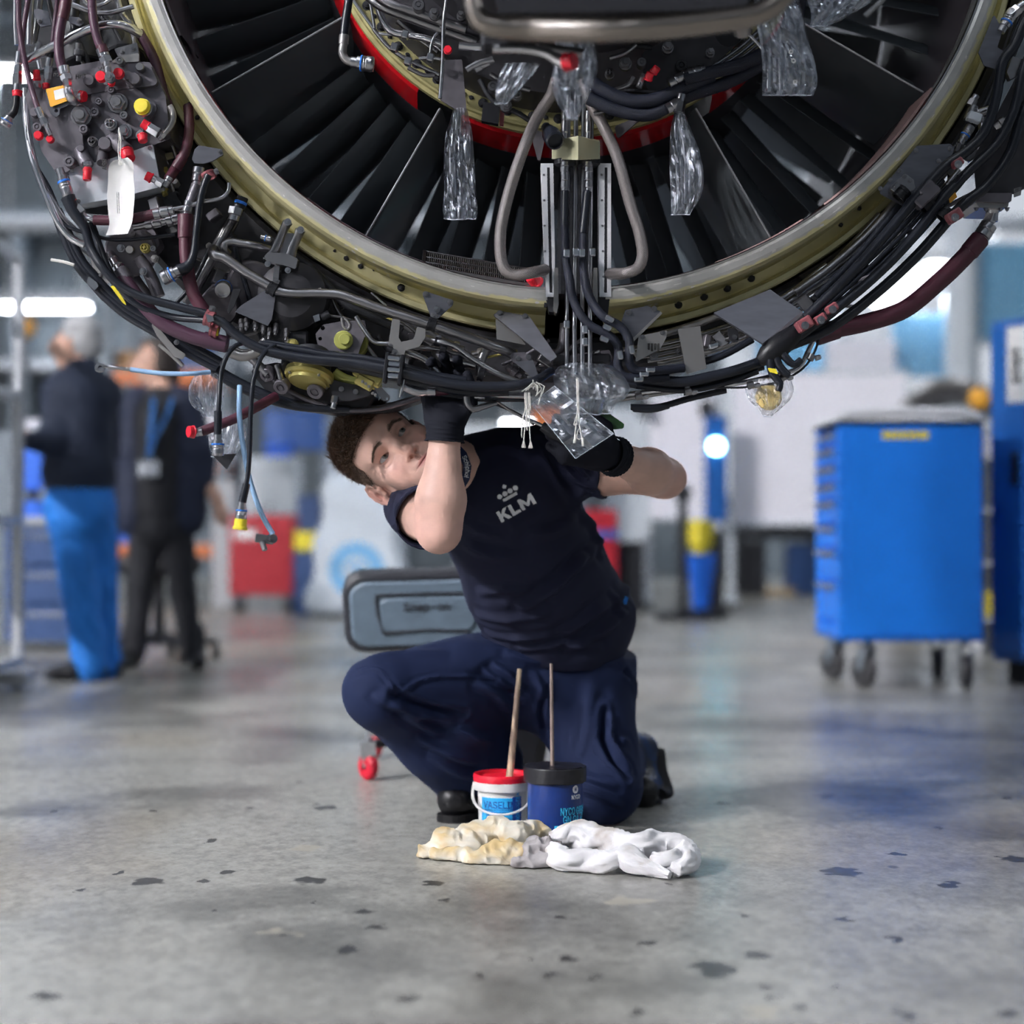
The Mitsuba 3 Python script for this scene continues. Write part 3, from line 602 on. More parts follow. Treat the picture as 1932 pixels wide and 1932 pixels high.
# loose storage in the middle ground
for nm, px, d, dp, m, lb, ct in [
    ('equipment_case', (400, 905, 440, 960), 15.0, .3, 'm_desk', 'grey equipment case left of the red drawer trolley', 'case'),
    ('storage_box', (560, 935, 602, 1125), 15.2, .5, 'm_box_navy', 'tall dark blue box beside the red drawer trolley', 'box'),
    ('storage_box', (553, 1040, 594, 1125), 13.9, .3, 'm_box_navy', 'low navy box under the yellow box beside the red drawer trolley', 'box'),
    ('storage_box', (555, 1003, 592, 1040), 13.9, .3, M_YELLOW, 'yellow box on the low navy box beside the red drawer trolley', 'box'),
    ('wall_panel', (498, 772, 612, 850), 20.0, .1, 'm_cab_blue', 'dark blue panel behind the hanging cables', 'panel'),
    ('storage_box', (500, 836, 545, 862), 19.6, .3, 'm_box_blue', 'bright blue box in front of the dark blue panel', 'box'),
    ('cabinet', (440, 862, 560, 965), 19.5, .5, 'm_wall_white', 'pale low cabinet behind the red drawer trolley', 'cabinet'),
    ('cabinet', (605, 790, 760, 1000), 20.5, .6, 'm_sack', 'pale blue-grey cabinet behind the white bag', 'cabinet'),
    ('cabinet', (860, 800, 1010, 1000), 19.0, .6, 'm_wall_white', 'white cabinet behind the mechanic under the engine', 'cabinet'),
    ('storage_box', (1005, 772, 1075, 815), 17.0, .4, 'm_rack_orange', 'orange box behind the mechanic under the engine', 'box'),
    ('cabinet', (862, 862, 950, 1000), 18.3, .6, 'm_desk', 'low grey cabinet behind the mechanic’s raised arm', 'cabinet'),
    ('cabinet', (1003, 815, 1085, 1000), 16.9, .6, 'm_cab_blue', 'blue cabinet under the orange box behind the mechanic', 'cabinet'),
    ('storage_box', (872, 838, 905, 862), 18.4, .3, M_YELLOW, 'small yellow box beside the mechanic’s raised arm', 'box'),
    ('cabinet', (1150, 770, 1225, 900), 18.0, .6, 'm_wall_white', 'pale cabinet left of the narrow white board', 'cabinet'),
    ('waste_bin', (1168, 1022, 1215, 1140), 14.2, .35, M_DARK, 'dark bin beside the red trolley with the blue strip', 'bin'),
    ('bench', (1392, 992, 1560, 1018), 18.0, .7, M_DARK, 'dark bench under the wide white board', 'bench'),
    ('storage_box', (1400, 1020, 1445, 1098), 18.1, .4, M_DARK, 'dark box under the bench behind the wide white board, left one', 'box'),
    ('storage_box', (1490, 1025, 1545, 1098), 18.1, .4, 'm_box_navy', 'navy box under the bench behind the wide white board, right one', 'box'),
    ('plank', (1450, 1110, 1500, 1124), 17.9, .3, 'm_tan', 'brown plank lying under the bench behind the white board', 'plank'),
    ('storage_box', (1850, 822, 1872, 860), 9.5, .2, 'm_board', 'white box on the shelf between the cart and the locker', 'box'),
    ('storage_box', (1850, 1118, 1872, 1165), 9.5, .2, M_YELLOW, 'yellow box on the shelf between the cart and the locker', 'box'),
    ('cabinet', (1570, 640, 1690, 720), 21.0, .4, 'm_board', 'white cabinet top behind the wide white board', 'cabinet')]:
    a, b = P(px[0], px[3], d), P(px[2], px[1], d); floorless = nm in ('storage_box', 'plank', 'wall_panel')
    z0 = 0. if nm in ('cabinet', 'waste_bin', 'bench', 'equipment_case', 'plank') or px[0] in (553, 560, 1400, 1490) else max(a[2], 0)
    if nm == 'bench':
        t = thing('bench', lb, ct); add('top', bxl((a[0], d, a[2]), (b[0], d + dp, b[2]), .01), m, t, False)
        for x in (a[0] + .05, b[0] - .05):
            for y in (d + .05, d + dp - .05): add('leg', bxl((x - .03, y - .03, 0), (x + .03, y + .03, a[2] + .01), .004), m, t, False)
    elif nm == 'cabinet':
        t = thing('cabinet', lb, ct); add('body', bxl((a[0], d, 0), (b[0], d + dp, b[2]), .012), m, t, False)
        for i in (0, 1): x0, x1 = a[0] + (b[0] - a[0]) * i / 2 + .02, a[0] + (b[0] - a[0]) * (i + 1) / 2 - .02; k = add('door', bxl((x0, d - .018, .08), (x1, d + .001, b[2] - .05), .005), m, t, False); add('handle', bxl((x1 - .06 if i == 0 else x0 + .03, d - .035, b[2] * .55), (x1 - .03 if i == 0 else x0 + .06, d - .017, b[2] * .55 + .15), .004), M_DARK, k, False)
    else:
        t = thing(nm, lb, ct); add('body', bxl((a[0], d, z0), (b[0], d + dp, b[2] - .02), .015), m, t, False)
        add('lid', bxl((a[0] - .008, d - .008, b[2] - .022), (b[0] + .008, d + dp + .008, b[2]), .006), m, t, False)
t = thing('shelf_unit', 'grey shelf unit between the blue cart and the locker', 'shelf'); a, b = P(1846, 0, 9.48), P(1876, 0, 9.48)
for x in (a[0], b[0]): add('side_panel', bxl((x - .01, 9.46, 0), (x + .01, 9.8, 1.3), .002), 'm_desk', t, False)
for y in (1165, 1060, 960, 860): z = P(0, y, 9.5)[2]; add('shelf', bxl((a[0], 9.47, z - .02), (b[0], 9.79, z), .002), 'm_desk', t, False)
# blue roller shutters, white columns, pipes, far lamps
for i, (x0, x1, y0, y1, d) in enumerate([(1676, 1788, 585, 712, 21.5), (1838, 1990, 455, 640, 20.5), (1420, 1560, 560, 700, 24.0)]):
    t = thing('roller_shutter', ['blue roller shutter left of the white column at the back', 'blue roller shutter right of the white column at the back', 'blue roller shutter behind the wide white board'][i], 'shutter')
    a, b = P(x0, y1, d), P(x1, y0, d); n = int((b[2] - a[2]) / .09)
    for k in range(n): add('slat', rbox(((a[0] + b[0]) / 2, d, a[2] + .09 * (k + .5)), (b[0] - a[0], .05, .084), None, .02), 'm_shutter', t, False)
    for x in (a[0], b[0]): add('guide', bxl((x - .05, d - .04, 0), (x + .05, d + .08, b[2] + .2), .006), 'm_wall_white', t, False)
for i, (x0, x1, y0, d) in enumerate([(1796, 1832, 520, 20.), (1560, 1590, 440, 23.)]):
    a, b = P(x0, 0, d), P(x1, y0, d)
    t = struct('trim', bxl((a[0], d, 0), (b[0], d + .3, ZC), .01), 'm_wall_white', 'white column at the back')
struct('trim', cat(cyl((XL, 22.9, P(0, 425, 23)[2]), (XR, 22.9, P(0, 425, 23)[2]), .12), *[cyl((x, 22.9, P(0, 425, 23)[2]), (x, 22.9, ZC), .03, n=8) for x in np.arange(XL + 1, XR, 3)]), 'm_frame_grey', 'grey pipe run along the back')
struct('trim', cat(bxl((XL, 25.2, 5.2), (1.5, 25.9, 5.5)), *[bxl((x - .1, 25.3, 0), (x + .1, 25.8, 5.25)) for x in (-10.2, -7.4, -4.6, -1.8, 1.0)]), 'm_girder', 'gallery beam on columns along the back wall')
struct('trim', cat(bxl((XL, 25.2, 3.1), (1.5, 25.9, 3.25)), bxl((XL, 25.0, 4.15), (1.5, 25.1, 4.22))), 'm_frame_grey', 'gallery floor along the back wall')
batten(5.3, 22.6, 4.0, 3.3, 'y', 26, .30, label='wide bright lamp above the blue shutters, seen beside the thick maroon hose')
batten(-6.85, 24.8, 4.0, 1.3, 'x', 20, .2, label='white lamp under the gallery just above the grey-haired man')
batten(-5.6, 24.0, 2.95, 1.1, 'x', 9, .12, label='dimmer low lamp behind the dark-haired colleague')
batten(-6.9, 22.8, 6.9, 1.0, 'x', 30, .26, label='high white lamp at the left edge beside the fuel unit')
batten(.12, 22.0, 2.1, .5, 'x', 20, .28, label='small bright lamp seen under the engine beside the raised glove')
t = thing('yellow_lamp', 'round amber warning lamp on the wall left of the grey-haired man', 'lamp'); q = P(47, 618, 21.)
add('globe', lathe([(0, -.13), (.10, -.10), (.13, 0), (.1, .1), (0, .13)], q, (0, -1, 0), 18), M_ORANGE, t); add('post', cyl((q[0], 21.02, 0), (q[0], 21.02, q[2]), .04), 'm_girder', t)
t = thing('yellow_lamp', 'round amber warning lamp above the dark engine cowl at the back right', 'lamp'); q = P(1847, 752, 11.5)
add('globe', lathe([(0, -.07), (.06, -.05), (.075, 0), (.06, .05), (0, .07)], q, (0, -1, 0), 18), M_ORANGE, t); add('post', cyl((q[0], 11.52, 0), (q[0], 11.52, q[2]), .03), M_BLACK, t)
# dark engine cowl on a stand, far right
t = thing('engine_cowl', 'round dark engine cowl on a stand behind the blue cart', 'engine cowl'); q = P(1800, 835, 12.2)
add('barrel', lathe([(.30, -.25), (.40, -.25), (.44, -.1), (.44, .5), (.30, .5), (.30, -.25)], q, (.3, 1, 0), 36), M_DARK, t, 30)
add('lip', lathe([(.38, -.27), (.41, -.29), (.45, -.26), (.45, -.1), (.41, -.1)], q, (.3, 1, 0), 36), M_PALE, t, 30)
add('stand', cat(*[bxl((q[0] + sx * .3 - .04, 12.2 + sy, 0), (q[0] + sx * .3 + .04, 12.28 + sy, q[2] - .3), .005) for sx in (-1, 1) for sy in (-.05, .4)], bxl((q[0] - .4, 12.1, q[2] - .5), (q[0] + .4, 12.7, q[2] - .38), .01)), M_DARK, t, False)

# ---------------------------------------------------------------- two people standing behind
def body_mesh(parts, h=.014, k=.04, lo=None, hi=None, fold=None):
    pr = [(np.array(a, float), np.array(b, float), ra, rb) for a, b, ra, rb in parts]
    allp = np.array([q for a, b, ra, rb in pr for q in (a - max(ra, rb), a + max(ra, rb), b - max(ra, rb), b + max(ra, rb))])
    def fn(p):
        d = None
        for a, b, ra, rb in pr:
            e = rc(p, a, b, ra, rb); d = e if d is None else smin(d, e, k)
        if fold is not None: d = d + fold * (np.sin(p[..., 2] * 38 + p[..., 0] * 25) * np.sin(p[..., 0] * 31 + p[..., 1] * 22 + p[..., 2] * 9))
        return d
    v, f = nets(fn, allp.min(0) - 3 * h, allp.max(0) + 3 * h, h)
    return trimesh_smooth(v, f, 3)
# the grey-haired man, back half turned to the camera, looking left
d = 7.75; J = lambda x, y, dz=0.: P(x, y, d + dz)
t = thing('person', 'grey-haired man in navy sweater and bright blue work trousers, standing turned away', 'person')
hd = J(140, 645)
add('body', body_mesh([(hd + [.02, 0, .03], hd + [.0, 0, -.02], .082, .078), (hd + [-.055, 0, -.02], hd + [-.03, 0, -.085], .05, .05), (hd + [-.105, -.005, -.03], hd + [-.10, -.005, -.035], .017, .014), (hd + [.03, 0, -.06], J(155, 720), .058, .062),
    (J(155, 720), J(150, 800), .09, .12), (J(150, 800), J(150, 930), .12, .12), (J(118, 745, -.05), J(92, 830, -.08), .04, .035), (J(92, 830, -.08), J(50, 828, -.2), .035, .03), (J(50, 828, -.2), J(36, 824, -.25), .03, .025),
    (J(130, 930, -.03), J(150, 1100), .07, .05), (J(150, 1100), J(165, 1262, .0), .045, .035), (J(175, 930, .05), J(190, 1100, .1), .07, .05), (J(190, 1100, .1), J(200, 1255, .15), .045, .035)], .012, .03), 'm_skin_plain', t)
v, f = body_mesh([(hd + [.035, 0, .04], hd + [.03, 0, .0], .094, .090), (hd + [.075, 0, -.02], hd + [.06, 0, -.06], .055, .045)], .010, .03)
add('hair', (v, f), 'm_hair_grey', t)
add('ear', body_mesh([(hd + [.0, -.078, -.01], hd + [.005, -.08, -.04], .022, .014)], .006, .02), 'm_skin_plain', t)
add('sweater', body_mesh([(J(155, 695), J(152, 735), .075, .105), (J(125, 745, -.03), J(185, 745, .05), .105, .11), (J(152, 760), J(150, 890), .155, .155), (J(150, 890), J(150, 905), .155, .15), (J(112, 748, -.07), J(95, 835, -.15), .068, .055), (J(95, 835, -.15), J(52, 830, -.25), .055, .04), (J(200, 760, .12), J(208, 850, .16), .06, .05)], .013, .05, fold=.004), 'm_sweater', t)
add('trousers', body_mesh([(J(150, 908), J(150, 960), .150, .158), (J(128, 960, -.05), J(150, 1110, -.03), .098, .082), (J(150, 1110, -.03), J(172, 1262, -.03), .08, .078), (J(178, 960, .06), J(188, 1110, .1), .10, .082), (J(188, 1110, .1), J(198, 1255, .12), .08, .075)], .013, .03, fold=.005), 'm_work_blue', t)
for sx, sy, dz in ((170, 1283, -.03), (200, 1277, .12)):
    q = P(sx, 1280, d + dz); q[2] = 0
    add('shoe', body_mesh([(q + [.04, 0, .045], q + [-.07, -.02, .04], .045, .045), (q + [-.07, -.02, .04], q + [-.16, -.05, .032], .045, .03)], .010, .02), M_BLACK, t)
# the dark-haired colleague in the open jacket
d = 8.45
t = thing('person', 'dark-haired person in a dark navy jacket with blue lanyard and badge beside the grey-haired man', 'person')
hd = J(288, 680)
add('body', body_mesh([(hd + [.02, 0, .03], hd + [.0, 0, -.02], .080, .074), (hd + [-.05, -.03, -.02], hd + [-.03, -.03, -.08], .045, .042), (hd + [-.098, -.05, -.03], hd + [-.092, -.05, -.036], .016, .013), (hd + [.03, 0, -.06], J(303, 745), .05, .055),
    (J(303, 745), J(305, 830), .08, .11), (J(305, 830), J(305, 960), .11, .11), (J(388, 905, -.02), J(408, 940, -.04), .036, .030), (J(408, 940, -.04), J(418, 968, -.05), .026, .032), (J(418, 968, -.05), J(424, 992, -.06), .028, .014), (J(412, 968, -.06), J(410, 984, -.08), .012, .009),
    (J(275, 960), J(262, 1100), .07, .05), (J(262, 1100), J(252, 1235), .045, .035), (J(335, 960), J(345, 1100), .07, .05), (J(345, 1100), J(362, 1235), .045, .035)], .011, .03), 'm_skin_plain', t)
add('hair', body_mesh([(hd + [.045, .01, .035], hd + [.05, .01, -.02], .092, .085), (hd + [.0, 0, .07], hd + [-.03, 0, .075], .05, .035), (hd + [.085, .02, -.06], hd + [.075, .03, -.12], .05, .04)], .010, .03), 'm_hair_dark', t)
add('shirt', body_mesh([(J(303, 752), J(303, 790), .085, .125), (J(303, 790), J(303, 960), .145, .145)], .014, .05), 'm_cloth_black', t)
for sg, ys in ((-1, 0), (1, 0)):
    X = 303 + sg * 44
    add('jacket', body_mesh([(J(303 + sg * 20, 748), J(X, 768), .06, .075), (J(X, 770), J(X + sg * 4, 975, .0), .098, .105), (J(X + sg * 2, 775), J(X + sg * (34 if sg > 0 else 20), 850, -.02), .07, .062), (J(X + sg * (34 if sg > 0 else 20), 850, -.02), J(386 if sg > 0 else 236, 912 if sg > 0 else 915, -.02), .062, .052)], .013, .045, fold=.004), 'm_jacket', t)
add('trousers', body_mesh([(J(305, 955), J(305, 990), .135, .14), (J(278, 990), J(264, 1110), .088, .068), (J(264, 1110), J(254, 1225), .066, .058), (J(332, 990), J(344, 1110), .088, .068), (J(344, 1110), J(362, 1225), .066, .058)], .013, .03, fold=.004), 'm_cloth_black', t)
for sx in (248, 366):
    q = P(sx, 1250, d); q[2] = 0
    add('boot', body_mesh([(q + [0, .02, .18], q + [0, .02, .06], .052, .055), (q + [0, .02, .05], q + [(-.02 if sx < 300 else .05), -.14, .038], .05, .038)], .010, .02), M_BLACK, t)
lan = add('lanyard', tube(np.vstack([J(290, 752, -.12), J(287, 790, -.17), J(283, 830, -.18), J(280, 862, -.18)]), .012, 8, .02, flat=.3), 'm_lanyard', t)
add('strap', tube(np.vstack([J(325, 752, -.12), J(312, 790, -.17), J(292, 830, -.18), J(281, 862, -.18)]), .012, 8, .02, flat=.3), 'm_lanyard', lan)
q = J(280, 884, -.19); add('badge', bxl(q - [.052, .004, .038], q + [.052, .004, .038], .003), 'm_badge', t, False, label='white name badge')
# office chair behind them
t = thing('office_chair', 'black five-star office chair base behind the colleague in the navy jacket', 'chair'); q = P(300, 1240, 8.95); q[2] = 0
add('column', cat(cyl(q + [0, 0, .08], q + [0, 0, .46], .03)), M_BLACK, t)
for k in range(5):
    a = .3 + k * 2 * np.pi / 5; e = q + [.30 * math.cos(a), .30 * math.sin(a), .085]
    lg = add('leg', tube(np.array([[*(q + [0, 0, .12]), .03], [*e, .02]]), n=8), M_BLACK, t)
    add('wheel', cat([lathe([(0, -.008), (.03, -.008), (.03, .008), (0, .008)], (e[0] + .012 * s, e[1], .031), (1, 0, 0), 12) for s in (-1, 1)] + [cyl((e[0], e[1], .05), (e[0], e[1], .09), .009, n=8)]), M_BLACK, lg, 30)
add('seat', body_mesh([(q + [-.14, -.1, .50], q + [.14, -.1, .50], .06, .06), (q + [-.14, .14, .50], q + [.14, .14, .50], .06, .06), (q + [-.1, 0, .5], q + [.1, 0, .5], .06, .06)], .016, .08), M_BLACK, t)
# ---------------------------------------------------------------- the jet engine seen from behind and below
eng = thing('jet_engine', 'large uncowled jet engine hanging overhead, pipes and hoses exposed', 'jet engine')
EY = 3.40; EX, EZ = P(1076, -269, EY)[0], P(1076, -269, EY)[2]
EC = np.array([EX, 0, EZ])
def E3(a, r, y):
    """Engine coordinates: degrees from straight down (positive to the right), radius, distance."""
    a = math.radians(a); return np.array([EX + r * math.sin(a), y, EZ - r * math.cos(a)])
REV = np.array([[0, -1., 0], [0, 0, 1.], [-1., 0, 0]]).T      # lathe height -> +y, angle 0 straight down
REV = np.stack([[0, 0, -1.], [1., 0, 0], [0, 1., 0]], 1); REV[:, 1] *= 1
REV = np.stack([np.array([0, 0, -1.]), np.array([1., 0, 0]), np.array([0, 1., 0])], 1)
def rev(prof, a0=-180., a1=180., n=180, deg=True):
    full = abs(a1 - a0) > 359.9
    return lathe(prof, EC, None, n, math.radians(a0), math.radians(a0) + 2 * np.pi if full else math.radians(a1), R=REV)
def en(name, mesh, m, sub=None, smooth=True, label=None, **kw): return add(name, mesh, m, (sub or eng), smooth, label, **kw)
gold = mi.Color3f(.44, .40, .17)
def ring_col(p, n, uv):
    r = dr.sqrt(dr.square(p.x - float(EX)) + dr.square(p.z - float(EZ))); a = dr.atan2(p.x - float(EX), float(EZ) - p.z)
    w = .008 * (fbm(a * 24, r * 6, 2., octaves=3) - .5) + .006 * (noise(a * 90, r * 300, 1.) - .5)
    silver = 1 - smoothstep(.8945, .8985, r + w)
    sc = smoothstep(.80, .83, fbm(a * 40, r * 160, 7., octaves=3)) * (1 - smoothstep(.905, .911, r))
    c = mix((.60, .555, .315), (.47, .465, .45), silver); c = mix(c, (.66, .64, .62), sc)
    return c * (.86 + .28 * fbm(p.x * 18, p.y * 30, p.z * 18, octaves=3))
mat('ring', proc(ring_col), .33, .6)
mat('ring_inner', (.55, .55, .56), .25, 1.)
mat('flange_gold', proc(lambda p, n, uv: mi.Color3f(.30, .275, .13) * (.7 + .6 * fbm(p.x * 40, p.y * 40, p.z * 40, octaves=3))), .4, .4)
mat('duct', (.085, .072, .082), .38, .2)
mat('pink_liner', (.30, .20, .19), .45)
mat('vane', (.098, .112, .124), .36, .2)
mat('vane_edge', (.40, .40, .42), .3, .9)
mat('fan', (.36, .38, .40), .42, .6)
mat('red_gloss', proc(lambda p, n, uv: mi.Color3f(.34, .006, .010) * (.8 + .4 * fbm(p.x * 12, p.y * 12, p.z * 12, octaves=2))), .10)
mat('hub', (.022, .024, .028), .4)
mat('core', proc(lambda p, n, uv: mi.Color3f(.052, .052, .060) * (.7 + .6 * fbm(p.x * 14, p.y * 14, p.z * 14, octaves=4))), .45, .6)
def braid(p, n, uv):
    u, v = uv.x * 16, uv.y * 260
    a = dr.abs(dr.sin((u + v) * math.pi)); b = dr.abs(dr.sin((u - v) * math.pi)); return .0009 * dr.maximum(a, b)
def braid_col(c0, c1): return proc(lambda p, n, uv: mix(c0, c1, dr.maximum(dr.abs(dr.sin((uv.x * 16 + uv.y * 260) * math.pi)), dr.abs(dr.sin((uv.x * 16 - uv.y * 260) * math.pi))) ** 3))
mat('braid', braid_col((.16, .14, .14), (.52, .47, .46)), .28, .9); bumped('braid', braid, 3e-4)
mat('navy_braid', braid_col((.003, .004, .008), (.011, .014, .027)), .38, 0., .35); bumped('navy_braid', braid, 3e-4)
mat('gold_block', (.62, .60, .40), .35, .5)
mat('rail', (.78, .80, .85), .25, .45)

# casing: rolled rear ring in two arcs, web with bolts, flange, duct, outer case
arcs = [(-177.0, -3.0), (4.5, 180.0)]
for a0, a1 in arcs:
    n = int(a1 - a0)
    lip = en('rear_ring', rev([(.870, 3.49), (.870, 3.410), (.873, 3.402), (.880, 3.398), (.892, 3.399), (.902, 3.403), (.908, 3.410), (.911, 3.424), (.909, 3.450), (.905, 3.500), (.909, 3.528), (.928, 3.534), (.932, 3.530), (.934, 3.516), (.937, 3.512), (.947, 3.512), (.950, 3.516), (.950, 3.66)], a0, a1, n), 'm_ring', None, 40 if False else True)
    en('bright_edge', rev([(.8688, 3.412), (.8678, 3.404), (.870, 3.3995), (.8735, 3.4005)], a0, a1, n), 'm_ring_inner', lip)
    caps = [hull([E3(a, r, y) + np.array([0, 0, 0]) for r in (.872, .908) for y in (3.402, 3.46) for a in (aa, aa + (.35 if aa < 0 else -.35))]) for aa in (a1 - .35 if a0 < 0 else a0 + .35,)]
    en('end_plate', cat(caps), M_DARK, lip, False)
en('duct_wall', rev([(.8695, 3.48), (.868, 3.60), (.862, 4.05), (.858, 4.30), (.82, 4.95), (.85, 5.02), (.91, 4.98), (.95, 4.7), (.95, 3.62)], n=160), 'm_duct', None, 40 if False else True)
for a0, a1 in ((-38, -20), (20, 33), (36.5, 58), (-84, -66)):
    en('liner_panel', rev([(.8675, 3.425), (.863, 3.43), (.858, 3.60), (.862, 3.60)], a0, a1, 30), 'm_pink_liner' if a0 > 0 else 'm_duct', None)
# bolts on the web
for x, y, r in [(757, 543, 6.5), (923, 580, 3), (1280, 575, 6.5), (1328, 560, 6.5), (1372, 544, 6.5), (1417, 525, 6.5), (1586, 424, 4), (1621, 393, 4), (654, 487, 5), (681, 502, 5), (632, 473, 3), (705, 510, 3), (357, 197, 4), (372, 222, 4)]:
    en('bolt', boltm(P(x, y, 3.530), (0, -1, 0), r * 3.53 / FPX * .8), M_DARK, None, 40)
# hub, red band, core flange
en('hub', rev([(.542, 3.69), (.555, 3.78), (.560, 4.2), (.40, 4.3), (.0, 4.3)], n=120), 'm_hub', None)
for a0, a1 in ((-72, -36.5), (-25, 2), (6, 25), (35, 70)):
    en('red_band', rev([(.527, 3.565), (.534, 3.575), (.544, 3.69), (.542, 3.695)], a0, a1, 40), 'm_red_gloss', None, label='glossy red band')
en('core_flange', rev([(.476, 3.565), (.476, 3.550), (.507, 3.548), (.509, 3.538), (.513, 3.536), (.517, 3.538), (.519, 3.548), (.527, 3.550), (.528, 3.565), (.486, 3.57)], n=140), 'm_flange_gold', None, True, label='gold bolted flange')
for k in range(64):
    a = -100 + k * 3.15
    en('bolt', boltm(E3(a, .492, 3.55), (0, -1, 0), .0072 if k % 2 else .0042), M_DARK, None, 40)
en('core_casing', rev([(.481, 3.555), (.46, 3.47), (.40, 3.40), (.36, 3.15), (.33, 2.7), (.30, 2.2), (.0, 2.1)], n=90), 'm_core', None)
# guide vanes (5 between each pair of struts) and struts
def vane(a, tw, ch=.115, y0=3.80, r0=.553, r1=.865, th=.0032, bow=.018):
    rows = []; nr, nc = 6, 7
    for side in (-1, 1):
        for i in range(nr):
            r = r0 + (r1 - r0) * i / (nr - 1); t = tw * (1 - .25 * i / (nr - 1)); c0 = math.radians(a)
            for j in range(nc):
                s = j / (nc - 1); y = y0 + ch * s; off = (s - .5) * ch * math.tan(t) + bow * 4 * s * (1 - s) + side * th * (.25 + 3 * s * (1 - s))
                e = c0 + off / r; rows.append([EX + r * math.sin(e), y, EZ - r * math.cos(e)])
    v = np.array(rows); f = []; N = nr * nc
    for i in range(nr - 1):
        for j in range(nc - 1):
            q = [i * nc + j, i * nc + j + 1, (i + 1) * nc + j + 1, (i + 1) * nc + j]; f += [q, [N + q[3], N + q[2], N + q[1], N + q[0]]]
        f += [[i * nc, (i + 1) * nc, N + (i + 1) * nc, N + i * nc], [i * nc + nc - 1, N + i * nc + nc - 1, N + (i + 1) * nc + nc - 1, (i + 1) * nc + nc - 1]]
    return v, np.array(f)
for k in range(60):
    a = -180 + 6 * k
    if k % 5 == 0: continue
    en('guide_vane', vane(a, .42), 'm_vane', None, 40)
for k in range(12):
    a = -180 + 30 * k
    if k == 6: continue
    c = [hull([E3(a + da / r, r, y) for r in (.537, .866) for y, da in ((3.56, .0), (3.58, .28), (3.58, -.28), (3.75, .9), (3.75, -.9), (4.02, .5), (4.02, -.5))])]
    s = en('strut', cat(c), 'm_vane', None, 30)
    en('edge', tube(np.array([E3(a, .539, 3.562), E3(a, .865, 3.562)]), .0026, 6), 'm_vane_edge', s)
# fan behind: wide blades, spinner, open inlet beyond
for k in range(24):
    rows = []; nr, nc = 8, 6
    for side in (-1, 1):
        for i in range(nr):
            r = .30 + .545 * i / (nr - 1); t = .55 + .62 * i / (nr - 1); c0 = math.radians(k * 15 + 4)
            for j in range(nc):
                s = j / (nc - 1) - .5; ch = .15 + .03 * i / (nr - 1)
                off = -s * ch * math.sin(t); y = 4.42 + s * ch * math.cos(t); rows.append([EX + r * math.sin(c0 + off / r), y + side * .003, EZ - r * math.cos(c0 + off / r)])
    v = np.array(rows); f = []; N = nr * nc
    for i in range(nr - 1):
        for j in range(nc - 1):
            q = [i * nc + j, i * nc + j + 1, (i + 1) * nc + j + 1, (i + 1) * nc + j]; f += [q, [N + q[3], N + q[2], N + q[1], N + q[0]]]
    en('fan_blade', (v, np.array(f)), 'm_fan', None)
en('spinner', rev([(.30, 4.30), (.31, 4.52), (.22, 4.75), (.08, 4.92), (0, 4.95)], n=60), 'm_hub', None)

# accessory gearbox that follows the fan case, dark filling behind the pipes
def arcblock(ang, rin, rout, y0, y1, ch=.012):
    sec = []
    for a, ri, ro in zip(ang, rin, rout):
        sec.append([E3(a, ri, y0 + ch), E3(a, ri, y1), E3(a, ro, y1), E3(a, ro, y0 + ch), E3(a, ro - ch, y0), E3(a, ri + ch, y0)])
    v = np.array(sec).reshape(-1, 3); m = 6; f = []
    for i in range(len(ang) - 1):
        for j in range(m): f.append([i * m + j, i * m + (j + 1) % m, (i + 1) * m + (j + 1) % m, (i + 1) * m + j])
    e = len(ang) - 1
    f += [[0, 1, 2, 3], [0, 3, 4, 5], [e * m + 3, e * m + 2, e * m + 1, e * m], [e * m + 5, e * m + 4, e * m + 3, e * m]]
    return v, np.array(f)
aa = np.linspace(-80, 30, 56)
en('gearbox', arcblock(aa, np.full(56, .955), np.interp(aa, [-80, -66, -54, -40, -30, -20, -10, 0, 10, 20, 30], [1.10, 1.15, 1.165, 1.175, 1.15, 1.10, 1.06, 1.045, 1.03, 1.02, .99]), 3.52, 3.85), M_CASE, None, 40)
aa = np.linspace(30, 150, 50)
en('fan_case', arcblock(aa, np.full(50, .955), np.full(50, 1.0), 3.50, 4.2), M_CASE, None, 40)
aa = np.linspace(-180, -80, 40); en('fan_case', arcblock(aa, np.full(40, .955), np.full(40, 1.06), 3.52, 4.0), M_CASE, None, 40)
en('fan_case', rev([(.952, 3.60), (.985, 3.62), (.985, 4.7), (.952, 4.72)], n=120), M_CASE, None)

